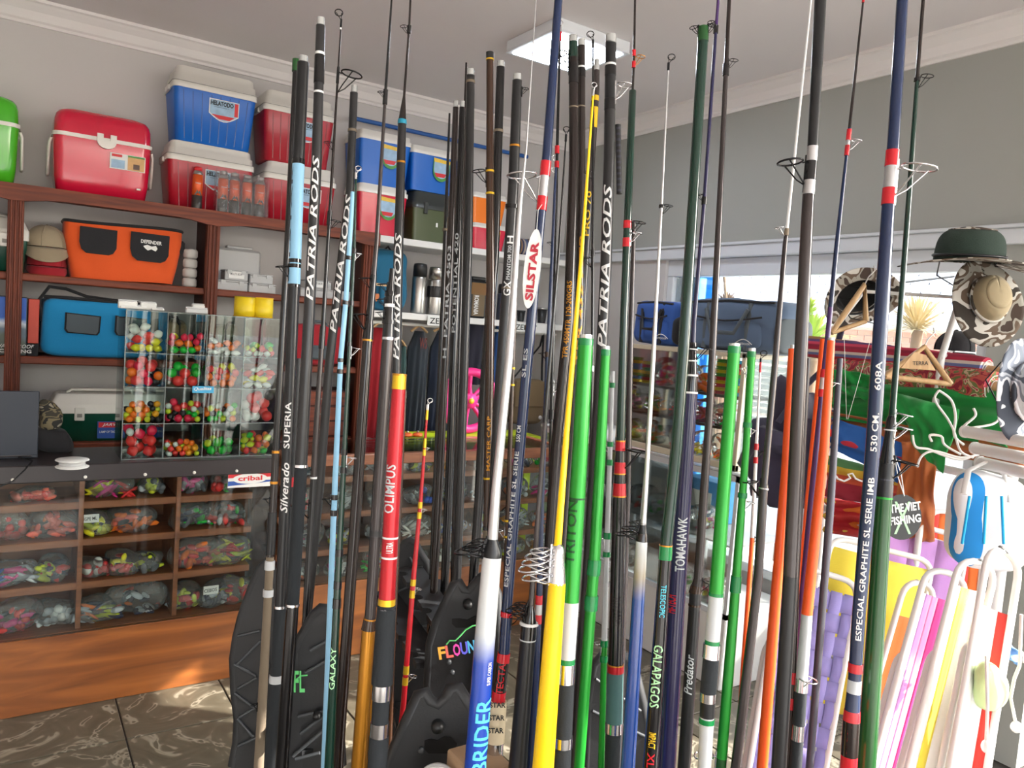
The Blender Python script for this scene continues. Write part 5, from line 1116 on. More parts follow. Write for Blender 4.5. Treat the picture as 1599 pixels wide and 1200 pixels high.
rod('black telescopic rod with stacked guides low in the centre', 1.22, [(210, 884, 2.5), (400, 872, 4), (660, 851, 7), (780, 842, 8), (945, 829, 9), (958, 828, 16), (975, 826, 24), (1200, 808, 29)],
    [(210, 660, 'blk'), (660, 948, 'gun'), (975, 1200, 'mat', 'butt_section')], [(944, 976, 'blk', 1.0, 'collar'), (972, 976, 'wht', 1.25), (976, 998, 'blk', 1.05), (998, 1000, 'gry2', 1.06)], [(946, -1, 20, 'guide', .25), (951, -1, 24, 'guide', .25), (957, -1, 28, 'guide', .25), (966, -1, 20, 'guide', .25)], tip=(210, 0, 10))
rod('tall brown-black rod with gold TPR lettering, left of the pair behind the yellow rod', 1.74, [(58, 895, 14), (250, 896, 15), (500, 888, 17), (700, 868, 17), (900, 855, 16)], [(56, 68, 'spg', 'spigot', .95), (66, 90, 'dgrn'), (90, 1200, 'dbrn')],
    [(100, 130, 'blk', 1.08), (167, 169, 'tan', 1.02)], [(88, -1, 26)], [('TPR 450MTR 120-200GRS', 560, 440, 'gold', 1, .35, -.1)])
rod('second brown-black rod with gold print just right of its twin', 1.80, [(64, 908, 12), (250, 907, 14), (500, 904, 16), (780, 884, 16)], [(62, 73, 'spg', 'spigot', .95), (72, 1200, 'dbrn')], [(104, 107, 'wht', 1.02), (107, 120, 'blk', 1.08), (166, 168, 'tan', 1.02)], [(96, -1, 18)], [('TPR 432 MTR', 570, 365, 'gold', 1, .3, .3)])
rod('bright yellow telescopic rod with chrome collar and stacked rings', 1.16, [(140, 927, 2.6), (400, 908, 6), (660, 886, 9), (850, 871, 12), (856, 871, 20), (910, 870, 27), (1000, 863, 30), (1200, 848, 34)],
    [(140, 852, 'yel'), (910, 1200, 'yel', 'butt_section')], [(850, 865, 'chr', 1.0, 'collar'), (865, 885, 'chr', .98, 'collar'), (885, 912, 'chr', 1.0, 'collar')], [(862, -1, 30, 'chr', .2), (870, -1, 36, 'chr', .2), (880, -1, 40, 'chr', .2), (890, -1, 44, 'chr', .2), (905, -1, 38, 'chr', .2)], tip=(140, 0, 9, 'chr'))
rod('grey rod in a clear sleeve with yellow labels behind the yellow tip', 1.98, [(95, 932, 9), (140, 930, 12), (400, 914, 13), (800, 893, 12)], [(93, 110, 'spg', 'spigot', .9), (110, 300, 'gun'), (300, 1200, 'char')], [(150, 158, 'ygold', 1.03), (168, 200, 'ygold', 1.03)], texts=[('PRO 70', 370, 300, 'ygold', 1, .4)])
rod('thin black rod with a large oval tip ring near the ceiling lamp', 1.7, [(62, 926, 2.6), (250, 926, 4), (560, 925, 5), (800, 921, 6), (1200, 903, 9)], [(62, 1200, 'blk')], [(390, 400, 'blk', 1.5), (572, 580, 'chr', 1.2)], [(270, -1, 12), (405, -1, 16), (600, -1, 14)], tip=(62, -1, 11))
rod('thick black rod with white Patria lettering above the shorter green tube', 1.50, [(58, 954, 17), (250, 951, 17), (420, 946, 18), (560, 939, 18), (900, 918, 18), (1200, 896, 18)], [(55, 68, 'spg', 'spigot', 1.0), (66, 170, 'mat'), (170, 1200, 'char')],
    [(100, 103, 'wht', 1.03), (104, 118, 'blk', 1.05), (155, 172, 'blk', 1.05)], [(137, 1, 24, 'chr')], [('PATRIA RODS', 545, 290, 'wht', 1, .55, -.1, .25)])
rod('small black spool clip rod right of the Patria rod', 1.62, [(195, 965, 9), (300, 967, 9)], [(195, 303, 'mat')], floor=False, name='reel_winder', cat='winder', texts=[('||||||||||||', 300, 200, 'gry', 1, .6)])
# ---- green and centre-right
rod('tall bright green tube rod with dark Triton lettering and white band', 1.20, [(525, 915, 23), (545, 914, 24), (700, 906, 25), (940, 891, 26), (1040, 884, 27), (1200, 877, 27)],
    [(523, 532, 'spg', 'spigot', .9), (530, 940, 'grn'), (940, 1028, 'gry2', 'white_band'), (1028, 1036, 'grn2'), (1036, 1066, 'chr', 'reel_seat', 1.1), (1066, 1200, 'eva', 'grip', 1.05)],
    [(529, 540, 'grn2', 1.05), (777, 780, 'dtg', 1.01), (1150, 1166, 'chr', 1.15, 'reel_seat_ring')], texts=[('TRITON', 880, 780, 'dtg', 1, .5, -.55)])
rod('slimmer bright green rod with double green whippings right of Triton rod', 1.27, [(545, 946, 15), (700, 938, 17), (880, 928, 18), (940, 923, 18), (1200, 904, 17)], [(541, 548, 'spg', 'spigot', .9), (546, 940, 'grn'), (940, 1200, 'grn')], [(546, 556, 'grn2', 1.05), (874, 898, 'grn2', 1.2), (930, 953, 'grn2', 1.2)])
rod('white section rod with green wraps and open wire guides', 1.36, [(580, 957, 6), (780, 950, 8), (940, 945, 9), (1200, 939, 11)], [(580, 1000, 'gry2'), (1000, 1200, 'grn')],
    [(598, 606, 'grn2', 1.4), (690, 698, 'grn2', 1.4), (718, 727, 'grn2', 1.4), (832, 842, 'grn2', 1.4), (862, 870, 'grn2', 1.4), (1000, 1010, 'grn2', 1.3), (1024, 1034, 'grn2', 1.3)],
    [(590, -1, 9, 'chr'), (697, -1, 13, 'chr'), (842, -1, 14, 'chr'), (894, 1, 20, 'chr'), (1006, -1, 12, 'chr')])
rod('black rod with crimson rings and teal foam grip', 1.33, [(TOP, 993, 3), (90, 990, 4), (140, 988, 4), (142, 988, 11), (345, 980, 12), (500, 974, 12), (690, 969, 14), (740, 968, 17), (780, 967, 21), (1000, 962, 24), (1120, 959, 25), (1200, 956, 25)],
    [(TOP, 141, 'dbrn'), (141, 340, 'dgrn'), (340, 690, 'dgrn'), (690, 1038, 'blk'), (1050, 1128, 'teal', 'grip', 1.05), (1128, 1144, 'chr', 'reel_seat', 1.1), (1144, 1200, 'eva', 'grip', 1.0)],
    [(78, 88, 'red', 1.5), (96, 106, 'red', 1.5), (345, 357, 'red', 1.1), (372, 386, 'red', 1.1), (690, 704, 'redm', 1.12), (722, 739, 'redm', 1.1), (755, 774, 'redm', 1.06), (688, 690, 'gold', 1.14), (739, 741, 'gold', 1.12), (774, 776, 'gold', 1.08), (1038, 1050, 'redm', 1.06), (1037, 1039, 'gold', 1.08)],
    [(91, 1, 14, 'gold'), (350, 1, 20), (366, 1, 16, 'chr'), (706, 1, 32)], [('GRANDLUX', 975, 930, 'dbrn', 1, .4)])
rod('second slim dark shaft alongside the crimson-ringed rod', 1.58, [(345, 990, 6), (560, 984, 9), (780, 980, 9), (1200, 966, 9)], [(345, 1200, 'gun')])
rod('pale silver telescopic tip rod over a blue butt with loose guides', 1.24, [(98, 1044, 2.6), (320, 1033, 4), (560, 1020, 7), (800, 1006, 8), (822, 1004, 10), (835, 1003, 15), (846, 1002, 18), (1000, 993, 21), (1200, 980, 22)],
    [(98, 820, 'slv'), (845, 1200, 'wb2', 'butt_section')], [(817, 835, 'mat', 1.0, 'collar'), (833, 846, 'dbrn', 1.02, 'collar'), (320, 325, 'blk', 2)], [(323, 1, 14), (818, -1, 16, 'guide', .25), (828, -1, 24, 'guide', .25), (838, -1, 30, 'guide', .25)], tip=(98, 1, 11))
rod('dark green rod with mint Galapagos lettering and a wire top hook', 1.22, [(40, 1098, 15), (60, 1098, 16), (300, 1083, 16), (540, 1068, 18), (700, 1056, 18), (850, 1040, 19), (1000, 1030, 21), (1200, 1015, 23)],
    [(42, 850, 'dgrn'), (850, 1200, 'blk')], [(42, 65, 'olg', 1.06, 'end_cap'), (852, 874, 'grn2', 1.1), (851, 853, 'gold', 1.12)], [(44, -1, 12), (44, 1, 12)], [('GALAPAGOS', 1102, 1005, 'mint', -1, .5, -.1), ('TELESCOPIC', 962, 912, 'cyan', -1, .3, .1), ('IMPACT', 1165, 1140, 'ygold', -1, .35), ('XL', 1195, 1172, 'red', -1, .35)])
rod('copper-brown shaft behind the Galapagos rod', 1.7, [(560, 1078, 8), (900, 1052, 9), (1200, 1030, 10)], [(560, 1200, 'brn')])
rod('indigo rod with white Tomahawk lettering and stepped black collars', 1.30, [(TOP, 1127, 4), (45, 1118, 5), (310, 1100, 6), (500, 1084, 7), (540, 1082, 8), (548, 1081, 12), (562, 1080, 16), (585, 1079, 20), (612, 1077, 24), (900, 1058, 28), (1200, 1041, 27)],
    [(TOP, 45, 'purp'), (45, 540, 'ind'), (614, 1200, 'ind', 'butt_section')], [(40, 52, 'blk', 1.5), (308, 320, 'blk', 1.4), (535, 547, 'blk', 1.3, 'collar'), (546, 563, 'blk', 1.05, 'collar'), (564, 585, 'blk', 1.0, 'collar'), (587, 614, 'blk', 1.0, 'collar'), (545, 547, 'wht', 1.6), (563, 565, 'wht', 1.12), (585, 588, 'wht', 1.08), (612, 615, 'wht', 1.06)],
    [(36, -1, 10), (306, -1, 10), (545, 1, 22)], [('TOMAHAWK', 890, 806, 'gry2', 1, .4, .2), ('HI-TECH', 955, 927, 'red', 1, .45, -.6)])
rod('plain gunmetal two-stage rod with script lettering near its butt', 1.40, [(TOP, 1142, 5), (100, 1134, 7), (400, 1120, 10), (640, 1108, 12), (905, 1090, 14), (925, 1086, 18), (1200, 1068, 20)],
    [(TOP, 100, 'dbrn'), (100, 922, 'gun'), (922, 1200, 'mat', 'butt_section')], [(100, 118, 'blk', 1.4), (915, 926, 'brn', 1.15), (944, 947, 'brn', 1.08)], [(97, 1, 13), (908, 1, 18)], [('Predator', 1082, 1020, 'gry2', 1, .5, -.2, .3)])
rod('bright green tube rod with white band and foam grip right of centre', 1.17, [(540, 1147, 19), (700, 1135, 20), (930, 1118, 22), (1080, 1106, 24), (1200, 1100, 20)],
    [(537, 544, 'spg', 'spigot', .92), (543, 930, 'grn'), (930, 1000, 'gry2', 'white_band'), (1000, 1006, 'grn2'), (1006, 1028, 'chr', 'reel_seat', 1.15), (1028, 1082, 'eva', 'grip', 1.05), (1082, 1096, 'chr', 'reel_seat', 1.05), (1096, 1120, 'mat', 'reel_seat'), (1120, 1200, 'gry2', 'white_band')],
    [(541, 552, 'grn2', 1.06), (926, 931, 'grn2', 1.06), (1122, 1130, 'grn2', 1.1)])
rod('slim green rod with tiny wire guides next to the wide green tube', 1.29, [(548, 1174, 13), (700, 1165, 11), (900, 1150, 14), (1000, 1142, 16), (1170, 1128, 17)], [(544, 550, 'spg', 'spigot', .92), (549, 1184, 'grn'), (1184, 1200, 'olg')],
    [(549, 558, 'grn2', 1.06), (660, 668, 'grn2', 1.2), (770, 778, 'grn2', 1.2), (900, 925, 'grn2', 1.2)], [(577, -1, 12, 'chr'), (672, 1, 9, 'chr'), (784, 1, 12, 'chr'), (1186, -1, 30, 'chr')])
rod('thin white rod tip with orange-red bands by the tan cabinet', 1.6, [(560, 1188, 2.5), (700, 1181, 5), (850, 1174, 7), (1200, 1150, 9)], [(560, 840, 'wht'), (840, 1200, 'org')], [(566, 582, 'red', 1.4), (693, 703, 'red', 1.4), (714, 724, 'red', 1.4)], [(706, 1, 10), (840, 1, 8)], tip=(560, 1, 10))
rod('white-tipped brown telescopic rod left of the thick black rod', 1.28, [(TOP, 1274, 2.4), (355, 1229, 5), (380, 1226, 7), (560, 1211, 10), (758, 1193, 11), (765, 1192, 14), (900, 1184, 14), (1200, 1149, 16)],
    [(TOP, 365, 'wht'), (365, 1200, 'gun')], [(357, 368, 'tan', 1.3), (756, 766, 'gun', 1.2), (762, 764, 'chr', 1.25)], [(358, -1, 14, 'chr'), (757, -1, 24)])
rod('bright orange tube rod, left of the thick black rod', 1.38, [(543, 1238, 13), (740, 1227, 15), (1000, 1206, 17), (1200, 1190, 17)], [(539, 546, 'spg', 'spigot', .6), (545, 1200, 'org')])
rod('thick black rod with two silver bands and a black ring guide', 1.16, [(TOP, 1285, 18), (0, 1281, 18), (230, 1269, 16), (310, 1262, 18), (560, 1250, 21), (900, 1234, 22), (1200, 1216, 23)], [(TOP, 305, 'mat'), (305, 900, 'gun'), (900, 1200, 'mat')],
    [(229, 252, 'slv', 1.04), (282, 304, 'slv', 1.04), (252, 282, 'blk', 1.06)], [(258, -1, 38)])
rod('grey shaft parallel to the thick black rod', 1.34, [(560, 1262, 7), (900, 1244, 9), (1060, 1238, 10), (1200, 1230, 10)], [(560, 1200, 'gun')], [(1050, 1068, 'red', 1.15), (1090, 1108, 'red', 1.15)], [(1058, 1, 28, 'chr')])
rod('slim navy rod with red wraps rising from behind the orange pair', 1.44, [(0, 1348, 3), (205, 1326, 5), (250, 1321, 5), (380, 1307, 7), (500, 1295, 8), (600, 1285, 9), (800, 1266, 12), (1200, 1230, 13)], [(-30, 200, 'dbrn'), (200, 480, 'navy'), (480, 1200, 'purp')],
    [(-2, 4, 'red', 1.3), (202, 219, 'red', 1.5), (227, 243, 'red', 1.5), (219, 227, 'slv', 1.2), (577, 590, 'red', 1.25), (608, 620, 'red', 1.25), (590, 608, 'slv', 1.15)], [(222, 1, 16, 'chr'), (598, 1, 18, 'chr')])
rod('left bright orange tube of the orange pair', 1.56, [(533, 1286, 11), (700, 1270, 11), (1000, 1243, 11)], [(530, 1200, 'org')])
rod('right bright orange tube of the pair, white below with black grip', 1.33, [(530, 1298, 12), (700, 1287, 15), (960, 1260, 17), (1060, 1252, 18), (1200, 1242, 19)],
    [(528, 534, 'spg', 'spigot', .9), (532, 960, 'org'), (960, 1060, 'gry2', 'white_band'), (1060, 1080, 'chr', 'reel_seat', 1.15), (1080, 1132, 'eva', 'grip', 1.05), (1132, 1156, 'chr', 'reel_seat'), (1156, 1200, 'eva', 'grip')])
rod('dark slate shaft at the right edge of the orange pair', 1.72, [(560, 1312, 9), (800, 1296, 12), (1000, 1280, 12)], [(560, 1200, 'gry')])
rod('thick navy rod with red bands, silver ring guide and white lettering', 1.12, [(TOP, 1414, 16), (0, 1409, 17), (235, 1394, 18), (320, 1387, 19), (480, 1377, 22), (700, 1363, 22), (960, 1341, 20), (1070, 1334, 20), (1120, 1330, 24), (1200, 1325, 24)],
    [(TOP, 1050, 'navy'), (1050, 1110, 'navy'), (1110, 1200, 'red', 'reel_seat', 1.05)], [(235, 260, 'red', 1.12), (294, 320, 'red', 1.12), (260, 294, 'slv', 1.05), (1036, 1050, 'red', 1.1), (1062, 1082, 'gry2', 1.03, 'label'), (1126, 1180, 'dbrn', 1.08)],
    [(270, 1, 50, 'chr', .9)], [('ESPECIAL GRAPHITE SL SERIE IMB', 998, 745, 'wht', 1, .3, .15), ('530 CM.', 705, 645, 'wht', 1, .3, .1), ('608A', 610, 565, 'wht', 1, .3, .1), ('TECTA', 1178, 1126, 'red', 1, .4)])
rod('bottle-green telescopic rod with black collars and a hanging round tag', 1.15, [(TOP, 1447, 5), (125, 1432, 6), (300, 1420, 8), (540, 1402, 9), (650, 1393, 10), (655, 1392, 13), (700, 1387, 17), (724, 1385, 22), (778, 1380, 25), (1000, 1366, 27), (1200, 1352, 29)],
    [(TOP, 125, 'dbrn'), (125, 655, 'dgrn'), (778, 1200, 'olg', 'butt_section')], [(650, 672, 'blk', 1.1, 'collar'), (672, 700, 'blk', 1.0, 'collar'), (698, 724, 'blk', 1.05, 'collar'), (722, 778, 'mat', 1.03, 'collar'), (776, 779, 'grn', 1.06), (671, 673, 'wht', 1.3), (748, 750, 'gry', 1.07), (122, 127, 'blk', 1.6)],
    [(123, 1, 18), (648, 1, 22, 'chr'), (668, 1, 22, 'chr'), (722, 1, 30)])
# ---- round tag
tg = thing('round_tag', at(1412, 770, 1.185), 'black round card tag with white lettering hanging from the bottle-green rod', 'tag')
c = at(1408, 808, 1.185); Nn = (CAM-c).normalized(); fm = frame_m(c, RIGHT, UPV)
rr_ = 34*1.185/F
MB().prism([(rr_*.92*math.cos(2*PI*k/30), rr_*1.05*math.sin(2*PI*k/30)) for k in range(30)], -.001, fm).build('card', K['mat'], tg)
for s_, y_ in (('THE VIET', .010), ('FISHING', -.009)): t = MB(); flat_text(t, s_, fm @ Matrix.Translation((-.018, y_-.004, .0012)) @ Matrix.Rotation(.12, 4, 'Z'), .048, .013, bold=.03); t.build('lettering', K['wht'], tg)
t = MB(); flat_text(t, 'X', fm @ Matrix.Translation((-.012, -.026, .0006)), .026, .05, bold=-.01); t.build('cross_print', K['mint'], tg)
MB().tube([at(1412, 775, 1.185), at(1407, 740, 1.17), at(1398, 715, 1.165)], .0007, 5).tube([at(1412, 775, 1.185), at(1402, 745, 1.17), at(1397, 715, 1.165)], .0007, 5).build('string', K['wht'], tg)
# ------------------------------------------------------------------ rod racks (black moulded side plates)
M_rack = mat('rack_black_plastic', (36, 38, 41), .55, coat=.1, bump=.15, bscale=200); M_rib = mat('rack_rib', (70, 74, 78), .45); M_knob = mat('rack_knob', (24, 25, 27), .35)
def plate(par, px, d, inner=None, ribs=(), knob=None, slot=None, screws=()):
    P3 = [at(x, y, d) for x, y in px]
    base = [Vector((P3[-1].x, P3[-1].y, .012)), Vector((P3[0].x, P3[0].y, .012))]
    P3 = P3+base; hx = Vector((FWD.x, FWD.y, 0)).normalized()*.022
    n = len(P3); mb = MB().add(P3+[p+hx for p in P3], [tuple(range(n))[::-1], tuple(range(n, 2*n))]+[(i, (i+1) % n, n+(i+1) % n, n+i) for i in range(n)], 0, False)
    pl_ = mb.build('side_plate', M_rack, par, origin=base[0])
    MB().tube([p+hx*.5 for p in P3[:-2]], .0125, 8).build('rim', M_rack, pl_, origin=P3[0])
    for r_ in ribs:
        a, b_ = at(*r_[0], d)-hx*.15, at(*r_[1], d)-hx*.15; MB().tube([a, b_], .0035, 6).build('rib', M_rib, pl_, origin=a)
    if knob:
        x, y, r = knob; c = at(x, y, d); N = -FWD; M_ = frame_m(c, RIGHT, UPV); rr = r*d/F
        MB().lathe([(rr, 0), (rr, .010), (rr*.8, .016), (rr*.3, .019)], 20, M=M_).build('knob', M_knob, pl_, origin=c)
    if slot:
        x0, y0, x1, y1 = slot; q = [(x0, y0+(y1-y0)*.25), (x0+(x1-x0)*.2, y0+4), (x0+(x1-x0)*.4, y0+6), (x0+(x1-x0)*.6, y0), (x0+(x1-x0)*.8, y0+1), (x1, y0+(y1-y0)*.4), (x1-3, y1-3), (x1-12, y1), (x0+6, y1), (x0, y1-6)]
        Q = [at(x, y, d)-hx*.12 for x, y in q]; MB().add(Q+[p+hx*.1 for p in Q], [tuple(range(10))]+[(i, (i+1) % 10, 10+(i+1) % 10, 10+i) for i in range(10)], 0, False).build('hand_slot', mat('slot_dark', (8, 8, 9), .9), pl_, origin=Q[0])
    for x, y in screws:
        c = at(x, y, d); MB().lathe([(.006, 0), (.006, .003), (.003, .005)], 10, M=frame_m(c, RIGHT, UPV)).build('screw', M_rib, pl_, origin=c)
    return pl_
def holder_bar(par, a, b_, n=6, w=.06, nm='holder_bar'):
    """perforated cross bar with round rod notches"""
    a, b_ = Vector(a), Vector(b_); dv = (b_-a); L = dv.length; dv.normalize(); sv = dv.cross(Vector((0, 0, 1))).normalized()
    pts = []
    for i in range(n):
        c0 = L*(i+.5)/n; r = min(.018, L/n*.34)
        pts += [(L*i/n, w/2)]+[(c0-r*math.cos(PI*k/6), w/2-r*math.sin(PI*k/6)) for k in range(7)]
    pts += [(L, w/2), (L, -w/2), (0, -w/2)]
    return MB().prism(pts, -.014, frame_m(a, dv, sv)).build(nm, M_rack, par, origin=a)
# left rack: far curved plate and near curved plate
p = at(430, 1200, 1.72); t = thing('rod_rack', (p.x, p.y, 0), 'left black rod rack with two curved ribbed side plates', 'rack')
z1 = [(361, 1200), (368, 1163), (370, 1127), (365, 1083), (363, 1031), (368, 998), (376, 965), (394, 914), (404, 893), (411, 883), (420, 890), (430, 915), (434, 960), (430, 1000), (426, 1200)]
ribs = [((372, 993), (406, 985)), ((368, 1040), (408, 1000)), ((366, 1037), (400, 1055)), ((372, 1075), (402, 1058)), ((367, 1082), (398, 1105)), ((374, 1120), (404, 1102)), ((372, 1122), (396, 1150)), ((372, 1165), (404, 1150))]
plate(t, z1, 1.86, ribs=ribs)
z2 = [(432, 1200), (436, 1108), (445, 1053), (464, 1009), (489, 965), (500, 955), (508, 956), (514, 964), (520, 975), (516, 990), (519, 1040), (523, 1100), (530, 1200)]
pl2 = plate(t, z2, 1.50, ribs=[((485, 1015), (512, 1000)), ((466, 1118), (505, 1110)), ((470, 1145), (505, 1118)), ((458, 1180), (505, 1140)), ((462, 1185), (500, 1175)), ((478, 1050), (512, 1030))], knob=(497, 1115, 7))
tx = MB(); flat_text(tx, 'FL', frame_m(at(459, 1082, 1.485), RIGHT, UPV), .021, .042, bold=.02); tx.build('lettering', mat('print_lime', (110, 220, 130), .4), pl2)
MB().tube([at(462, 1062, 1.487), at(470, 1056, 1.487), at(480, 1055, 1.487)], .0015, 6).build('fish_line_print', MATS['print_lime'], pl2)
for zz, n in ((.75, 6), (.32, 6)):
    a = at(432, 1000, 1.86); b_ = at(505, 1000, 1.50); a.z = b_.z = zz; holder_bar(t, a, b_, n)
# middle rack
p = at(700, 1200, 1.6); t = thing('rod_rack', (p.x, p.y, 0), 'middle black rod rack with rainbow lettered plate and notched front plate', 'rack')
back = [(594, 1010), (598, 960), (603, 915), (612, 885), (622, 872), (632, 850), (640, 846), (648, 852), (656, 868), (664, 880), (668, 898), (680, 960), (686, 1010)]
plate(t, back, 2.12, ribs=[((610, 890), (660, 885)), ((606, 930), (665, 905)), ((602, 950), (672, 955)), ((640, 870), (672, 930)), ((602, 985), (680, 975))])
mid = [(672, 1200), (670, 1120), (668, 1090), (672, 1010), (682, 975), (700, 938), (709, 917), (716, 914), (722, 925), (733, 927), (741, 917), (752, 905), (765, 908), (775, 930), (778, 1000), (776, 1200)]
plm = plate(t, mid, 1.66, knob=(731, 943, 8), slot=(706, 962, 765, 980), screws=[(701, 1034), (706, 1050)])
rb = [(255, 190, 80), (250, 120, 110), (240, 90, 190), (110, 110, 240), (90, 190, 240), (90, 215, 140)]
for i, ch in enumerate('FLOUN'):
    q = at(686+11.5*i, 1031-2.5*i, 1.643); tx = MB(); flat_text(tx, ch, frame_m(q, RIGHT*1+UPV*.15, UPV), .0155, .027, bold=.03); tx.build('lettering', mat('print_rainbow_%s' % 'abcdef'[i], rb[i], .4), plm)
fp = [(697, 1007), (702, 1001), (711, 1001), (719, 993), (727, 984), (738, 978), (750, 976)]
MB().tube([at(x, y, 1.643) for x, y in fp], .0017, 6).build('fish_line_print', MATS['print_lime'], plm)
front = [(602, 1200), (612, 1185), (629, 1145), (654, 1090), (662, 1087), (669, 1100), (684, 1107), (698, 1094), (706, 1080), (713, 1078), (731, 1108), (745, 1140), (762, 1200)]
plate(t, front, 1.36, knob=(684, 1133, 10), slot=(663, 1150, 714, 1176), screws=[(658, 1172)])
for (xx, yy, d0), (x2, y2, d1), zz in (((640, 900, 2.1), (712, 950, 1.68), .93), ((668, 900, 2.1), (752, 950, 1.68), .90), ((600, 900, 2.1), (680, 950, 1.68), .86), ((690, 1000, 1.64), (670, 1100, 1.38), .70), ((760, 1000, 1.64), (735, 1100, 1.38), .70), ((640, 900, 2.1), (700, 1000, 1.68), .55)):
    a, b_ = at(xx, yy, d0), at(x2, y2, d1); a.z = b_.z = zz; holder_bar(t, a, b_, 5, .07)
# right rack
p = at(960, 1200, 1.7); t = thing('rod_rack', (p.x, p.y, 0), 'right black rod rack mostly hidden behind the green and blue rods', 'rack')
plate(t, [(917, 1200), (922, 1090), (930, 1042), (940, 1030), (952, 1036), (966, 1042), (978, 1030), (990, 1046), (1003, 1100), (1012, 1150), (1018, 1200)], 1.68, ribs=[((930, 1060), (1000, 1110)), ((925, 1110), (1008, 1150))], knob=(962, 1068, 7))
a, b_ = at(930, 1100, 1.68), at(880, 1000, 2.1); a.z = b_.z = .8; holder_bar(t, a, b_, 6, .07)
plate(t, [(836, 1030), (840, 990), (850, 962), (862, 955), (874, 965), (884, 990), (890, 1030)], 2.12)
# carton and line disc low in the middle
p = at(745, 1200, 1.20); t = thing('tall_carton', (p.x, p.y, 0), 'tall brown carton with white flaps standing low before the middle rack', 'carton')
c = at(765, 1183, 1.24); M_card = mat('cardboard', (170, 140, 110), .8, var=.06); zc_ = c.z-.012
MB().box((c.x-.04, c.y-.02, 0), (c.x+.035, c.y+.07, zc_), bev=.003).build('carton_box', M_card, t)
MB().box((c.x-.012, c.y-.025, zc_-.035), (c.x+.033, c.y-.0205, zc_-.002)).build('white_flap', M_paper, t)

c = at(683, 1224, 1.25); zb_ = at(683, 1256, 1.25).z; t = thing('low_carton', (c.x, c.y, 0), 'plain carton below the clear line disc at the bottom edge', 'carton')
MB().box((c.x-.05, c.y-.03, 0), (c.x+.05, c.y+.04, zb_), bev=.003).build('carton_box', M_card, t); MB().box((c.x-.02, c.y-.031, zb_-.3), (c.x+.02, c.y-.0302, zb_)).build('tape', M_frost, t)
t = thing('line_disc', (c.x, c.y, zb_), 'round clear disc of coiled line standing at the bottom edge before the notched plate', 'disc')
fm = frame_m(c, RIGHT, UPV); R_ = 31*1.25/F
MB().lathe([(R_, -.004), (R_, .0), (R_*.9, .002), (R_*.3, .002)], 36, M=fm).build('disc', M_frost, t)
for k in range(5): MB().ring(fm @ Vector((0, 0, .004)), -FWD, R_*(.45+.11*k), .0009, 36, 5).build('line_coil', K_blk if k % 2 else M_paper, t)
# ------------------------------------------------------------------ bagged lures on the counter shelves
M_bag = glass('bag_film', (247, 249, 250), 1.1, haze=.10, bump=.9, bscale=28, rough=.12)
LC = dict(FCOL); LC.update({'blue': (50, 90, 190), 'magenta': (225, 50, 140), 'clear': (200, 205, 210), 'grey': (90, 92, 98), 'salmon': (240, 110, 90), 'navy': (36, 42, 70), 'red': (215, 40, 40)})
LM = {k: mat('lure_'+k, v, .45, coat=.1) for k, v in LC.items()}
def lure_bag(c, w, h, dp, cols, label, kind='mix', card=None, seed=0):
    """crumpled clear bag with the pieces inside it; c = centre of its bottom"""
    r = random.Random(seed); c = Vector(c); t = thing('lure_bag', c, label, 'lure bag')
    mb = MB(); soft(mb, c+Vector((0, 0, h/2+.001)), (w/2, dp/2, h/2), e=.75, n=26, k=14, amp=.03, fr=13, seed=seed); mb.build('film', M_bag, t)
    mats = [LM[k] for k in cols]; pc = MB(); n = int(10+w*90)
    for i in range(n):
        u = r.uniform(-1, 1); x = c.x+u*w*.40; hh = h*.72*(1-.55*u*u); z = c.z+.012+r.random()**1.3*hh; y = c.y-dp*.34+r.random()*dp*.4*1.2
        m_ = min(len(cols)-1, int((u+1)/2*len(cols)+r.uniform(-.5, .5))) if kind != 'mix' else r.randrange(len(cols)); m_ = max(0, m_)
        s_ = r.uniform(.009, .017); T_ = Matrix.Rotation(r.uniform(0, 3), 3, 'X') @ Matrix.Rotation(r.uniform(0, 3), 3, 'Y')
        if kind == 'worm': pc.sphere((x, y, z), s_, 7, 5, m_, (2.6, .5, .5), Matrix.Rotation(r.uniform(-.8, .8), 3, 'Y'))
        elif kind == 'ball': pc.sphere((x, y, z), s_*1.1, 9, 6, m_)
        else: pc.sphere((x, y, z), s_, 7, 5, m_, (1.9, .8, .8), T_)
    pc.build('lures', mats, t, kind='stuff')
    if card:
        MB().box((c.x-w*.42, c.y-dp*.5-.004, c.z+h*.62), (c.x-w*.42+min(w*.5, .1), c.y-dp*.5-.001, c.z+h*.95)).build('card_label', M_paper, t)
        tx = MB(); flat_text(tx, card, frame_m((c.x-w*.40, c.y-dp*.5-.005, c.z+h*.70), (1, 0, .05), (0, 0, 1)), min(w*.5, .1)*.85, h*.14); tx.build('lettering', M_ink, t)
    return t
yb_ = YC+.12
def row(z, items, tag_):
    for i, (px, wpx, h, cols, kind, lab, *rest) in enumerate(items):
        q = onY(px, 860, yb_); s_ = (q-CAM).length/F
        lure_bag((q.x, yb_, z), wpx*q.y/ray(px, 860).y/q.y*1.0/F*(q.y/ray(px, 860).y)*0+wpx*(q.y/ray(px, 860).y)/F, h, .12, cols, lab, kind, rest[0] if rest else None, seed=int(px*7+z*100))
row(.81, [(48, 60, .05, ['salmon', 'coral'], 'mix', 'small salmon lure bag on the top counter shelf at far left'), (170, 70, .095, ['yellow', 'magenta', 'yellow', 'red'], 'worm', 'yellow and magenta worm bag on the top counter shelf'), (233, 34, .08, ['clear', 'lime', 'grey'], 'ball', 'small clear and lime bag beside the magenta worm bag'), (292, 46, .085, ['magenta', 'grey', 'clear'], 'mix', 'grey bag with magenta card on the top shelf, right counter bay'), (345, 36, .08, ['red', 'green', 'grey'], 'ball', 'red and green bag on the top shelf behind the shop sticker')], '')
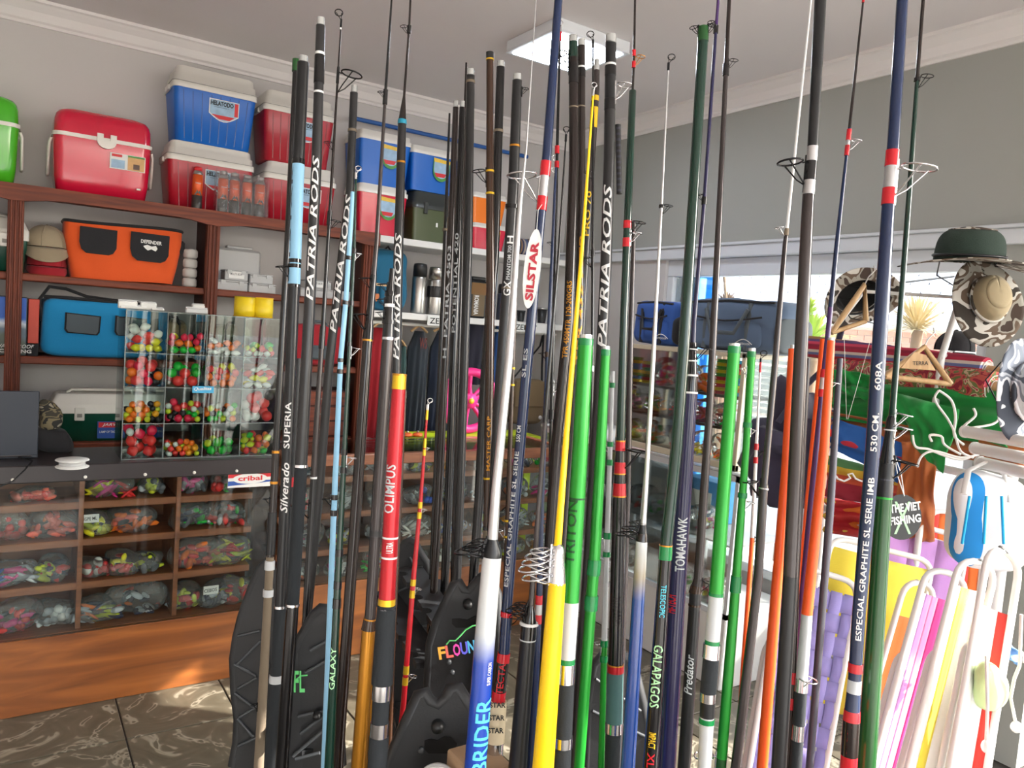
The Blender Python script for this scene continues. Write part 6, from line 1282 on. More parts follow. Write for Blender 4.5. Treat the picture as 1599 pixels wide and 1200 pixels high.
row(.66, [(10, 60, .13, ['red', 'coral'], 'ball', 'large red ball bag on the second shelf at the left frame edge'), (82, 66, .12, ['salmon', 'orange', 'salmon'], 'mix', 'salmon orange lure bag on the second shelf, left bay'), (146, 50, .10, ['lime', 'yellow', 'grey'], 'mix', 'yellow-green lure bag with a handwritten card, second shelf', 'RIGPE ML'), (205, 68, .10, ['orange', 'salmon', 'orange', 'grey'], 'mix', 'bright orange lure bag on the second shelf, middle bay'), (292, 52, .10, ['green', 'grey', 'navy'], 'mix', 'green lure bag on the second shelf, right bay'), (345, 66, .11, ['grey', 'coral', 'green', 'clear'], 'mix', 'grey and green lure bag near the end glass, second shelf')], '')
row(.485, [(18, 76, .10, ['blue', 'magenta', 'clear'], 'worm', 'blue and magenta bag on the third shelf at the left frame edge'), (80, 48, .10, ['navy', 'lime', 'coral'], 'mix', 'dark bag with lime and coral spots, third shelf, left bay'), (150, 50, .075, ['red', 'white', 'red'], 'ball', 'red and white float bag on the third shelf, middle bay'), (190, 44, .09, ['red', 'coral', 'yellow', 'black'], 'mix', 'red lure bag on the third shelf, middle of the middle bay'), (232, 44, .085, ['grey', 'lime', 'black'], 'mix', 'grey and lime bag by the divider, third shelf'), (306, 78, .13, ['salmon', 'coral', 'salmon', 'orange'], 'mix', 'big salmon lure bag on the third shelf, right bay'), (360, 64, .12, ['yellow', 'red', 'lime'], 'worm', 'yellow and red worm bag near the end glass, third shelf')], '')
row(.30, [(22, 76, .12, ['magenta', 'coral', 'navy'], 'mix', 'magenta and navy bag on the bottom shelf at the left frame edge'), (90, 64, .10, ['clear', 'white', 'clear'], 'ball', 'bag of clear white beads on the bottom shelf, left bay'), (150, 60, .11, ['clear', 'orange', 'navy', 'lime'], 'worm', 'clear bag with orange worms on the bottom shelf, middle bay'), (215, 84, .14, ['orange', 'clear', 'navy', 'salmon'], 'mix', 'large crumpled clear and orange bag on the bottom shelf'), (292, 48, .10, ['red', 'lime', 'clear'], 'mix', 'red and lime bag on the bottom shelf, right bay'), (335, 44, .11, ['navy', 'grey', 'clear'], 'mix', 'grey bag with white card on the bottom shelf, right bay', 'CEBOS'), (372, 52, .12, ['red', 'yellow', 'red'], 'mix', 'red lure bag with yellow flecks at the bottom by the end glass')], '')
rc = ['pale grey', 'lime dotted', 'violet', 'white', 'brown', 'mixed', 'silver', 'rusty']
cs = [['clear', 'grey'], ['clear', 'lime', 'grey'], ['magenta', 'clear', 'navy'], ['white', 'clear'], ['amber', 'black', 'clear'], ['green', 'red', 'clear', 'yellow'], ['clear', 'grey', 'blue'], ['orange', 'black', 'clear']]
k = 0
for zi, (z, nm_) in enumerate(((.86, 'top'), (.69, 'second'), (.515, 'third'), (.366, 'bottom'))):
    for j, px in enumerate((478, 535, 592, 648, 702, 752, 800, 846)):
        i = (j*3+zi*5) % 8; q = onY(px, 820, yb_); dd = q.y/ray(px, 820).y
        lure_bag((q.x, yb_, z+.0), 46*dd/F, .07+.03*((j+zi) % 3)/2 if zi == 0 else .08+.035*((j+zi) % 3)/2, .11, cs[i], '%s lure bag, %s from the left, %s shelf of the wood-edged glass counter' % (rc[i], ('first', 'second', 'third', 'fourth', 'fifth', 'sixth', 'seventh', 'last')[j], nm_), ('mix', 'ball', 'worm')[(j+zi) % 3], seed=k+300); k += 1
# ------------------------------------------------------------------ tan cabinet contents: stacks of foam line winders
WM = {k: mat('winder_'+k, v, .6) for k, v in dict(yellow=(228, 210, 40), red=(205, 40, 60), blue=(40, 150, 205), green=(70, 170, 60), orange=(235, 130, 40)).items()}
wmesh = {}
seqs = [['red', 'yellow', 'red', 'yellow', 'red', 'green', 'yellow', 'green', 'yellow', 'green'], ['blue', 'orange', 'yellow', 'blue', 'blue', 'green', 'orange', 'red', 'red', 'blue'], ['yellow', 'blue', 'green', 'yellow', 'blue', 'blue', 'yellow', 'green'], ['yellow', 'red', 'green', 'yellow', 'green', 'red', 'yellow']]
wx = [(1128, 'left'), (1148, 'right'), (993, 'far left'), (1010, 'second left')]
ordn = ['bottom', 'second', 'third', 'fourth', 'fifth', 'sixth', 'seventh', 'eighth', 'ninth', 'topmost']
for (px, nm_), seq in zip(wx, seqs):
    q = onX(px, 590, A0+.075)
    for k_, cl in enumerate(seq):
        z = 1.3705+k_*.0168
        if cl not in wmesh:
            o = MB().lathe([(.030, 0), (.033, .001), (.033, .005), (.026, .0065), (.026, .0095), (.033, .011), (.033, .015), (.030, .016)], 20).build('line_winder', WM[cl]); wmesh[cl] = o.data
        else: o = D.objects.new('line_winder', wmesh[cl]); COL.objects.link(o)
        o.location = (q.x, q.y, z); tag(o, '%s foam line winder, %s one up the %s stack in the tan cabinet' % (cl, ordn[k_], nm_), 'winder', 'foam line winders stacked in the tan cabinet')
    q2 = onX(px, 590, A0+.075)
for i, (px, z, cols, kd, lb_) in enumerate(((1035, 1.371, ['coral', 'magenta', 'green'], 'mix', 'pink and green bag on the upper cabinet shelf'), (1072, 1.371, ['orange', 'magenta', 'orange'], 'worm', 'orange bag leaning on the upper cabinet shelf'), (1098, 1.371, ['orange', 'yellow'], 'mix', 'orange and yellow bag behind the Galapagos rod'),
        (985, 1.2205, ['yellow', 'magenta', 'black'], 'mix', 'yellow and black bag at the left of the middle cabinet shelf'), (1020, 1.2205, ['green', 'yellow', 'amber'], 'worm', 'green-yellow worm bag on the middle cabinet shelf'), (1058, 1.2205, ['red', 'coral', 'black'], 'worm', 'red worm bag on the middle cabinet shelf'), (1098, 1.2205, ['red', 'magenta', 'coral'], 'worm', 'magenta red worm bag on the middle cabinet shelf'), (1132, 1.2205, ['red', 'green', 'orange'], 'mix', 'red bag with green ball at the right of the middle cabinet shelf'),
        (990, 1.062, ['yellow', 'orange', 'lime'], 'worm', 'yellow worm bag at the left of the lowest cabinet shelf'), (1025, 1.062, ['green', 'orange', 'white'], 'mix', 'green and white bag on the lowest cabinet shelf'), (1065, 1.062, ['coral', 'yellow', 'amber'], 'worm', 'amber worm bag on the lowest cabinet shelf'), (1100, 1.062, ['yellow', 'lime', 'orange'], 'worm', 'bright yellow worm bag on the lowest cabinet shelf'), (1133, 1.062, ['orange', 'yellow', 'white'], 'worm', 'orange and yellow worm bag by the right upright'))):
    q = onX(px, 640, A0+.075); lure_bag((q.x, q.y, z), .10, .115 if z < 1.3 else .14, .10, cols, lb_, kd, seed=500+i)
# things in and on the low showcase
for i, (px, py, cols, lb_) in enumerate(((1000, 790, ['white', 'clear', 'coral'], 'pale bag with red dots on the showcase glass, left'), (1035, 770, ['white', 'green', 'clear'], 'pale bag with green patch on the showcase glass'), (1100, 790, ['magenta', 'yellow', 'clear'], 'pink and yellow bag on the showcase glass by the copper shaft'), (985, 850, ['clear', 'white'], 'clear packet low in the showcase, left'), (1060, 860, ['green', 'white', 'clear'], 'clear packet with green print low in the showcase'), (1120, 880, ['yellow', 'white', 'magenta'], 'white and pink packet low in the showcase, right'))):
    z = .682 if i < 3 else .342; q = onX(px, py, 2.95); lure_bag((2.95, q.y, z), .16, .11, .14, cols, lb_, 'mix', seed=600+i)
for i, (px, m_, lb_) in enumerate(((1098, 'blue', 'flat blue carton inside the showcase by the Tomahawk rod'), (1020, 'clear', 'flat pale carton inside the showcase, left'))):
    q = onX(px, 850, 3.1); t = thing('flat_carton', (3.1, q.y, .682), lb_, 'carton')
    MB().box((3.04, q.y-.12, .682), (3.22, q.y+.12, .90), bev=.003).build('carton_box', mat('carton_'+m_, (60, 140, 200) if m_ == 'blue' else (200, 205, 208), .5), t); MB().box((3.036, q.y-.08, .75), (3.0395, q.y+.06, .84)).build('label', M_paper, t)
# ------------------------------------------------------------------ beach goods by the window (right)
M_tube = mat('white_enamel_tube', (228, 228, 226), .35, coat=.4); M_rope = mat('white_cord', (226, 224, 220), .8)
def cl(n, c): return mat('cloth_'+n, c, .85, sheen=.15, bump=.2, bscale=300)
def cloth(px4, d4, m, folds=4, amp=.012, nm='cloth', par=None, thick=.003, nu=26, nv=14, seed=0, sag=0, **kw):
    """patch through four pixel corners (tl, tr, br, bl) at their own distances, with soft folds"""
    C = [at(x, y, d) for (x, y), d in zip(px4, d4)]; N = (C[1]-C[0]).cross(C[3]-C[0]).normalized()
    def f(u, v):
        p = C[0].lerp(C[1], u).lerp(C[3].lerp(C[2], u), v)
        k = math.sin(v*folds*6.28+u*2+seed)*amp+NZ.noise(Vector((u*5+seed, v*4, 0)))*amp*1.6
        return p+N*k+Vector((0, 0, -sag*math.sin(PI*u)))
    return MB().grid(f, nu, nv, thick=thick).build(nm, m, par, origin=C[0], **kw)
def down(a, b_, z=.012):
    d = (b_-a); k = (b_.z-z)/-d.z; return b_+d*k
def rcorner(pts, r, n=5):
    out = [pts[0]]
    for a, b_, c in zip(pts, pts[1:], pts[2:]):
        p = b_+(a-b_).normalized()*r; q = b_+(c-b_).normalized()*r
        out += [p.lerp(b_, t/n).lerp(b_.lerp(q, t/n), t/n) for t in range(n+1)]
    return out+[pts[-1]]
def chair(label, tl, tr, bl, br, dt, db, strips, v0=.03, v1=.5, horiz=False, r=.0078, weave=None, sagd=.01, back=.05):
    TL, TRt = at(*tl, dt), at(*tr, dt); BL, BR = at(*bl, db), at(*br, db); FL, FR = down(TL, BL), down(TRt, BR)
    t = thing('beach_chair', ((FL.x+FR.x)/2, (FL.y+FR.y)/2, 0), label, 'chair', 'folded beach chairs leaning by the window')
    MB().tube(rcorner([FL, TL, TRt, FR], .05), r, 12).build('frame_tube', M_tube, t, origin=FL)
    N = (TRt-TL).cross(FL-TL).normalized()
    if N.dot(CAM-TL) > 0: N = -N
    a, b_ = TL.lerp(FL, .16)+N*.022, TRt.lerp(FR, .16)+N*.022; c, d = FL+N*back, FR+N*back; c.z = d.z = .012
    MB().tube(rcorner([c, a, b_, d], .04), r*.9, 12).build('leg_tube', M_tube, t, origin=c)
    a, b_ = TL.lerp(FL, .55)-N*.03, TRt.lerp(FR, .55)-N*.03
    for p, q in ((TL.lerp(FL, .42), TL.lerp(FL, .72)), (TRt.lerp(FR, .42), TRt.lerp(FR, .72))):
        MB().tube([p-N*.004, p-N*.035, q-N*.035, q-N*.004], r*.75, 8).build('armrest', M_tube, t, origin=p)
    for p in (FL, FR): MB().tube([p+Vector((0, 0, -.011)), p+Vector((0, 0, .03))], r*1.35, 10).build('rubber_foot', K['mat'], t, origin=p)
    def P(u, v, off=0): return TL.lerp(TRt, u).lerp(FL.lerp(FR, u), v)-N*(off+.0)+N*sagd*math.sin(PI*u)
    if weave:
        nu, nv = weave; m = strips[0]; gap = .08
        for i in range(nu):
            u0, u1 = (i+gap)/nu, (i+1-gap)/nu
            MB().grid(lambda s, q: P(u0+(u1-u0)*s, v0+(v1-v0)*q, .003+.0035*math.cos(PI*(q*nv-.5+i))), 2, nv*4, thick=.0015).build('web_strap', m, t, origin=TL)
        for j in range(nv):
            w0, w1 = v0+(v1-v0)*(j+gap)/nv, v0+(v1-v0)*(j+1-gap)/nv
            MB().grid(lambda s, q: P(s, w0+(w1-w0)*q, .003-.0035*math.cos(PI*(j+s*nu-.5))), nu*4, 2, thick=.0015).build('web_strap', m, t, origin=TL)
    else:
        n = len(strips)
        for i, m in enumerate(strips):
            if horiz: MB().grid(lambda s, q: P(.02+.96*s, v0+(v1-v0)*(i+q)/n), 12, 4, thick=.002).build('fabric_band', m, t, origin=TL)
            else: MB().grid(lambda s, q: P((i+s)/n, v0+(v1-v0)*q), 3, 16, thick=.002).build('fabric_band', m, t, origin=TL)
    return t
c_lav, c_yel, c_lil, c_pink, c_mag, c_wh, c_or, c_red = cl('lavender', (150, 142, 205)), cl('lemon', (232, 212, 70)), cl('lilac', (190, 140, 205)), cl('pink', (238, 150, 200)), cl('magenta', (225, 70, 150)), cl('white', (232, 232, 230)), cl('orange', (225, 110, 45)), cl('tomato', (215, 60, 50))
c_grn, c_rust, c_sky, c_nvy, c_cyan = cl('emerald', (20, 140, 60)), cl('rust', (176, 98, 48)), cl('sky', (80, 165, 215)), cl('navy', (52, 48, 70)), cl('cyan', (20, 160, 220))
chair('folded beach chair with woven lavender webbing beside the orange rods', (1222, 876), (1342, 912), (1170, 1200), (1288, 1205), 1.98, 1.78, [c_lav], .03, .56, weave=(6, 12))
chair('folded beach chair with lemon yellow fabric behind the thick navy rod', (1298, 838), (1458, 878), (1235, 1200), (1380, 1210), 2.10, 1.90, [c_yel], .02, .36)
chair('folded beach chair with lilac fabric under the round tag', (1385, 808), (1512, 842), (1325, 1200), (1450, 1205), 2.22, 2.02, [c_lil, c_lil, c_lil], .02, .28)
chair('folded beach chair with tomato and orange fabric between the yellow and pink ones', (1415, 905), (1462, 915), (1330, 1200), (1385, 1205), 2.02, 1.84, [c_or, c_red], .08, .55)
chair('folded beach chair with pink, magenta and white stripes', (1448, 885), (1512, 905), (1362, 1200), (1430, 1208), 1.88, 1.70, [c_wh, c_lil, c_pink, c_mag, c_pink, c_wh], .05, .6)
chair('folded beach chair with plain white fabric right of the striped pink one', (1500, 870), (1556, 885), (1418, 1200), (1478, 1208), 1.78, 1.62, [c_wh, c_yel, c_wh, c_wh], .05, .62)
chair('rightmost folded beach chair with white tubes and red edge stripe', (1545, 850), (1594, 872), (1484, 1200), (1540, 1210), 1.70, 1.58, [c_wh, c_wh, c_red], .10, .5)
chair('folded beach chair with orange, red and yellow stripes behind the others', (1452, 795), (1540, 812), (1410, 1200), (1500, 1210), 2.44, 2.2, [c_red, c_or, c_yel, c_red, c_or], .0, .34)
chair('folded beach chair of sky blue and white stripes low behind the lavender one', (1215, 905), (1288, 925), (1180, 1200), (1262, 1208), 2.30, 2.15, [c_sky, c_wh, c_cyan, c_wh], .05, .7)
# display stand: two posts and three bars carrying the rolls and folded goods
q0, q1 = at(1300, 640, 2.62), at(1590, 660, 2.05)
t = thing('goods_stand', (q0.x, q0.y, 0), 'white tube stand carrying the rolled deck cloths and folded green chairs', 'stand')
for q in (q0, q1, q0.lerp(q1, .5)): MB().tube([(q.x, q.y, .01), (q.x, q.y, 1.49)], .016, 12).build('post', M_tube, t)
for z in (1.30, 1.08, 1.49): MB().tube([(q0.x, q0.y, z), (q1.x, q1.y, z)], .012, 10).build('bar', M_tube, t)
for q in (q0, q1): MB().tube([(q.x-.2, q.y-.12, .012), (q.x+.12, q.y+.08, .012)], .014, 10).build('foot', M_tube, t)
# rolled cloths
M_serape = stripes('serape_stripes', [(150, 30, 60), (205, 60, 90), (90, 60, 110), (150, 110, 60), (190, 50, 70), (110, 120, 170), (215, 200, 190), (170, 30, 60)], 2, 14)
M_floral = blotch('floral_cloth', [(150, 40, 60), (196, 90, 80), (110, 120, 70), (205, 180, 150), (160, 50, 70)], 22)
def rollof(px0, px1, d0, d1, r, m, label, ends=True, cat='cloth roll', nm='cloth_roll'):
    a, b_ = at(*px0, d0), at(*px1, d1); t = thing(nm, a, label, cat); n = 14
    pts = [a.lerp(b_, i/n) for i in range(n+1)]; MB().tube(pts, [r*(1+.04*math.sin(i*2.1)) for i in range(n+1)], 20).build('rolled_cloth', m, t, origin=a)
    if ends:
        d = (b_-a).normalized(); MB().tube([a-d*.035, b_+d*.05], r*.38, 10).build('wooden_rod', M_ltwood, t, origin=a)
        s_ = MB(); n3 = 40; u = d.cross(Vector((0, 0, 1))).normalized(); v = d.cross(u)
        s_.tube([b_+d*.003+u*r*.95*(1-i/n3)*math.cos(i*.5)+v*r*.95*(1-i/n3)*math.sin(i*.5) for i in range(n3)], .0015, 4).build('roll_edge', M_rope, t, origin=b_)
    return t
rollof((1262, 541), (1540, 578), 2.64, 2.12, .036, M_serape, 'striped serape roll lying on top, behind the wooden hanger')
rollof((1312, 580), (1552, 606), 2.52, 2.06, .046, M_floral, 'red floral cloth roll under the striped roll')
# green chairs folded
t = thing('folded_green_chair', at(1440, 640, 2.3), 'bright green folded fabric chair draped over the stand with white piping', 'chair')
cloth([(1296, 588), (1572, 612), (1574, 700), (1298, 652)], [2.50, 2.0, 1.97, 2.48], c_grn, 2.5, .016, 'seat_cloth', t, nu=40, nv=24, seed=1)
cloth([(1392, 612), (1500, 640), (1470, 740), (1430, 700)], [2.10, 1.98, 1.94, 2.05], c_grn, 1.5, .012, 'hanging_flap', t, seed=2)
cloth([(1300, 575), (1360, 590), (1362, 625), (1305, 612)], [2.42, 2.36, 2.34, 2.40], c_grn, 1.5, .022, 'bundled_end', t, seed=3)
for pts in ([(1466, 610), (1460, 625), (1480, 655), (1490, 675), (1500, 705), (1520, 715)], [(1466, 610), (1485, 625), (1492, 650), (1490, 680), (1505, 695)], [(1520, 638), (1523, 650), (1505, 668), (1545, 664), (1560, 655), (1572, 640)], [(1425, 680), (1430, 698), (1450, 702), (1475, 712), (1500, 718), (1520, 712)], [(1455, 690), (1452, 680), (1470, 682), (1475, 695), (1500, 710)], [(1432, 730), (1440, 712), (1460, 705), (1500, 715), (1535, 708)]):
    MB().tube(smooth([at(x, y, 1.93) for x, y in pts]), .0032, 6).build('white_piping', M_rope, t, origin=at(*pts[0], 1.93))
# white tubes at the right edge
for i, (a, b_) in enumerate((((1506, 674), (1610, 692)), ((1522, 700), (1612, 718)), ((1530, 722), (1615, 742)))):
    A, B = at(*a, 1.90), at(*b_, 1.72); t = thing('white_pole_end', A, ('uppermost white pole end poking from the green cloth, with a dark hole', 'middle white pole end under the green cloth', 'lowest white pole end above the striped bag')[i], 'pole')
    MB().tube([A, B], .0145, 14).build('tube', M_tube, t, origin=A); dd = (B-A).normalized(); MB().tube([A-dd*.002, A+dd*.006], .0155, 14).build('end_cap', M_tube, t, origin=A)
    if i == 0: c = at(1558, 683, 1.80); MB().lathe([(.0055, 0), (.0055, .002)], 12, M=frame_m(c-FWD*.0, RIGHT, UPV)).build('screw_hole', K['mat'], t, origin=c)
# rust cloth, striped cloths
t = thing('rust_cloth', at(1420, 700, 2.2), 'rust orange cloth draped below the green chair and down to the tag', 'cloth')
cloth([(1296, 644), (1600, 700), (1600, 728), (1300, 690)], [2.46, 1.93, 1.93, 2.44], c_rust, 1.5, .014, 'top_fold', t, seed=5, nu=36)
cloth([(1408, 690), (1462, 700), (1458, 850), (1392, 850)], [2.10, 2.05, 2.20, 2.24], c_rust, 1.0, .014, 'hanging_drape', t, seed=6, nv=22)
M_beach = stripes('beach_stripes', [(40, 100, 180), (110, 175, 215), (225, 225, 220), (60, 150, 205), (205, 60, 80), (205, 60, 80), (225, 210, 200), (200, 50, 70)], 0, 2.6)
M_mar = stripes('maroon_blue_stripes', [(60, 100, 180), (120, 150, 210), (160, 40, 60), (160, 40, 60), (205, 90, 60), (220, 180, 60), (90, 140, 80)], 2, 5.5)
t = thing('striped_beach_cloth', at(1360, 700, 2.4), 'blue, white and red striped cloth folded under the rust cloth', 'cloth')
cloth([(1296, 655), (1452, 700), (1448, 775), (1292, 700)], [2.40, 2.16, 2.18, 2.42], M_beach, 1.2, .012, 'folded_cloth', t, seed=7)
t = thing('maroon_striped_cloth', at(1350, 740, 2.45), 'maroon and blue striped cloth with looped white cords', 'cloth')
cloth([(1290, 712), (1425, 745), (1420, 800), (1290, 775)], [2.46, 2.26, 2.28, 2.46], M_mar, 1.6, .014, 'folded_cloth', t, seed=8)
for x in (1300, 1328):
    MB().tube([at(x+dx, y, 2.22) for dx, y in ((0, 748), (-4, 741), (3, 740), (8, 748), (18, 752), (26, 748))], .003, 6).build('looped_cord', M_rope, t, origin=at(x, 748, 2.22))
t = thing('rainbow_cloth', at(1340, 800, 2.45), 'crumpled red, yellow and white striped cloth below the maroon one', 'cloth')
cloth([(1290, 775), (1415, 800), (1405, 850), (1288, 832)], [2.50, 2.32, 2.34, 2.48], stripes('fiesta_stripes', [(200, 50, 60), (235, 140, 60), (225, 220, 210), (60, 70, 110), (225, 190, 80), (205, 60, 60)], 0, 8), 2.5, .02, 'folded_cloth', t, seed=9)
# striped bag at the right
M_bagst = stripes('bag_stripes', [(232, 234, 236), (232, 234, 236), (30, 140, 215), (232, 234, 236), (235, 235, 238), (222, 224, 228)], 0, 9)
t = thing('striped_beach_bag', at(1535, 800, 1.86), 'white beach bag with sky blue bands hanging at the right edge', 'bag')
c = at(1540, 812, 1.88); mb = MB(); soft(mb, c, (.085, .06, .115), e=.5, n=36, k=22, amp=.02, fr=9, M=Matrix.Rotation(-.9, 3, 'Z')); mb.build('body', M_bagst, t, origin=c)
MB().tube([at(1505, 772, 1.82), at(1512, 735, 1.84), at(1540, 722, 1.86), at(1568, 740, 1.84), at(1575, 785, 1.82)], .008, 8, flat=.5).build('strap', c_wh, t, origin=c)
for dx in (-26, 0, 24): MB().tube([at(1540+dx, 775, 1.80), at(1536+dx*1.3, 850, 1.80)], .0035, 6).build('piping', c_cyan, t, origin=c)
# dark jacket heap left of the orange rods
t = thing('dark_holdall', at(1230, 690, 2.75), 'dark slate cloth bag hanging behind the orange rod left of the stand', 'bag')
c = at(1243, 705, 2.72); mb = MB(); soft(mb, c, (.13, .09, .19), e=.7, n=36, k=22, amp=.14, fr=13, M=Matrix.Rotation(-.9, 3, 'Z')); mb.build('body', c_nvy, t, origin=c)
MB().tube(smooth([at(1215, 660, 2.66), at(1250, 612, 2.66), at(1298, 560, 2.66), at(1318, 500, 2.66)]), .012, 6, flat=.4).build('strap', c_nvy, t, origin=c)
# navy bags on the tan cabinet
def zbag(x_, y0, y1, z0, h, dep, m, label, m2=None):
    t = thing('travel_bag', (x_, (y0+y1)/2, z0), label, 'bag'); yc = (y0+y1)/2
    mb = MB(); soft(mb, (x_, yc, z0+h/2+.001), (dep/2, (y1-y0)/2, h/2), e=.33, n=44, k=24, amp=.014, fr=8, seed=y0); mb.build('body', m, t)
    xf = x_-dep/2
    for u in (.28, .72):
        y = y0+(y1-y0)*u; MB().tube([(xf-.004, y, z0+.01), (xf-.008, y, z0+h*.5), (xf+.01, y, z0+h*.95)], .014, 6, flat=.3).build('strap', m2 or F_bk, t)
    MB().tube([(xf-.01, y0+(y1-y0)*.28, z0+h*.8), (xf-.028, y0+(y1-y0)*.38, z0+h*.35), (xf-.028, y0+(y1-y0)*.62, z0+h*.35), (xf-.01, y0+(y1-y0)*.72, z0+h*.8)], .011, 8, flat=.5).build('carry_handle', m2 or F_bk, t)
    MB().tube([(xf+.01, y0+.03, z0+h*.93), (xf+.008, yc, z0+h*.965), (xf+.01, y1-.03, z0+h*.93)], .006, 6).build('zip', F_bk, t)
    mb = MB(); soft(mb, (xf+.012, yc, z0+h*.34), (.022, (y1-y0)*.36, h*.27), e=.4, amp=.01); mb.build('front_pocket', m, t)
    MB().tube(smooth([(xf-.012, y0+(y1-y0)*.14, z0+h*.66), (xf-.016, yc, z0+h*.58), (xf-.012, y0+(y1-y0)*.86, z0+h*.66)]), .005, 6).build('flap_piping', F_bk, t)
    mb = MB(); soft(mb, (x_, y0+.012, z0+h*.36), (dep*.46, .02, h*.33), e=.5); mb.build('end_panel', F_gr if m2 else F_bk, t)
    tx = MB(); fm_ = frame_m((xf-.012, yc-(y1-y0)*.12, z0+h*.16), (0, -1, 0), (0, 0, 1)); mb = MB().tube([fm_ @ Vector((.1*i/8, .022*math.sin(PI*i/8), 0)) for i in range(9)], .002, 5); mb.build('arch_logo', M_paper, t)
    flat_text(tx, 'OUTDOOR', fm_ @ Matrix.Translation((.01, -.004, 0)), .08, .010, bold=.02); tx.build('lettering', M_paper, t); return t
zt5 = 1.577
ya = onX(990, 500, 2.86).y; yb2 = onX(1062, 500, 2.86).y
zbag(2.97, yb2+.02, ya, zt5, .235, .26, fab('royal_navy', (38, 78, 150)), 'royal blue cool bag with black straps at the left on the tan cabinet')
yc1 = onX(1066, 500, 2.86).y; yc2 = onX(1225, 500, 2.86).y
zbag(2.99, yc2+.03, yc1+.0, zt5, .25, .27, fab('slate_navy', (84, 102, 128)), 'long slate blue holdall with grey handles on the tan cabinet', F_gr)
# wooden hangers and hats
def hanger(a, b_, c, d, label, txt=None):
    A, B, C = at(*a, d), at(*b_, d), at(*c, d); t = thing('wooden_hanger', A, label, 'hanger')
    MB().tube([B, A, C], .0105, 8, flat=.7).build('shoulders', M_ltwood, t, origin=A); MB().tube([B, C], .009, 8, flat=.8).build('trouser_bar', M_ltwood, t, origin=B)
    MB().tube([A, at(a[0]+6, a[1]-12, d), at(a[0]+16, a[1]-22, d), at(a[0]+15, a[1]-30, d)], .002, 6).build('hook', M_tin, t, origin=A)
    if txt: q = at(a[0]-18, a[1]+26, d-.012); tx = MB(); P_ = frame_m(q, RIGHT, UPV); MB().prism([(-.03, -.012), (.06, -.018), (.035, .022), (.005, .03)], -.004, P_).build('brand_plate', M_ltwood, t, origin=q); flat_text(tx, txt, P_ @ Matrix.Translation((.0, -.004, .001)), .04, .010); tx.build('lettering', M_ink, t)
    return t
hanger((1443, 542), (1382, 588), (1484, 600), 2.0, 'pale wooden hanger lying over the rolled cloths', 'TERRA')
hanger((1350, 445), (1298, 520), (1352, 502), 2.28, 'brown wooden hanger holding the leftmost camouflage hat')
M_c1 = blotch('camo_brown', [(62, 48, 40), (150, 146, 136), (96, 80, 66), (196, 192, 184), (54, 48, 42)], 16, dist=.7); M_c2 = blotch('camo_grey', [(90, 98, 112), (196, 202, 212), (130, 138, 152), (228, 232, 238), (70, 76, 88)], 15, dist=.7)
M_mesh = mat('dark_green_mesh', (38, 54, 46), .9, bump=.8, bscale=500)
M_khk = fab('khaki_panel', (160, 146, 116))
def hat(c, r, axis, up, m, mc, label, brim=1.85, droop=.25, asp=1.0):
    """brimmed hat: axis points out of the crown top"""
    ax = Vector(axis).normalized(); u = Vector(up); u = (u-ax*u.dot(ax)).normalized(); w_ = ax.cross(u); c = Vector(c); t = thing('camouflage_hat', c, label, 'hat')
    P = lambda x, y, z: c+u*x+w_*y*asp+ax*z
    MB().grid(lambda a, v: P(r*math.cos(2*PI*a)*(1-.05*v-.28*v**4), r*math.sin(2*PI*a)*(1-.05*v-.28*v**4), r*(1.1*v-.15*v**3)), 32, 10, thick=-.002).build('crown', mc, t, origin=c)
    MB().grid(lambda a, v: P(r*.67*(1-v)*math.cos(2*PI*a), r*.67*(1-v)*math.sin(2*PI*a), r*(.95+.10*math.sin(v*PI/2))), 32, 4, thick=.002).build('crown_top', m if mc is M_mesh else mc, t, origin=c)
    MB().grid(lambda a, v: P(r*(1+(brim-1)*v)*math.cos(2*PI*a), r*(1+(brim-1)*v)*math.sin(2*PI*a), -droop*r*v*(.6+.9*math.cos(4*PI*a+.6))), 48, 6, thick=.0025).build('brim', m, t, origin=c)
    MB().tube([P(r*1.01*math.cos(2*PI*i/24), r*1.01*math.sin(2*PI*i/24), .012) for i in range(24)], .004, 6, closed=True).build('band', K['mat'] if mc is M_mesh else m, t, origin=c)
    MB().tube([P(r*.9, 0, 0), P(r*1.0, r*.5, -.05), P(r*.4, r*.9, -.075), P(-r*.5, r*.8, -.04), P(-r*.9, 0, 0)], .002, 5).build('chin_cord', K['mat'], t, origin=c)
    return t
hat(at(1512, 408, 2.02), .083, UPV*1-FWD*.15+RIGHT*.06, RIGHT, M_c1, M_mesh, 'camouflage hat with dark green mesh crown, topmost at the right', 2.0, .18)
hat(at(1542, 470, 1.98), .060, -FWD*1+UPV*.25-RIGHT*.1, UPV, M_c1, M_khk, 'camouflage hat with khaki crown hanging below the mesh hat', 2.0, .2, .72)
hat(at(1342, 465, 2.36), .075, FWD*.8+UPV*.5-RIGHT*.1, RIGHT, M_c1, fab('black_lining', (24, 24, 24)), 'camouflage hat with dark lining hanging over the orange pair', 1.65, .25, .8)
hat(at(1604, 612, 1.75), .068, -FWD*1+RIGHT*.2, UPV, M_c2, M_c2, 'grey camouflage hat at the right edge of the frame', 1.8, .15, .66)
p = at(1490, 548, 2.3); cap(p, .052, F_bk, 'black cap in front of the brick wall behind the pole'); 
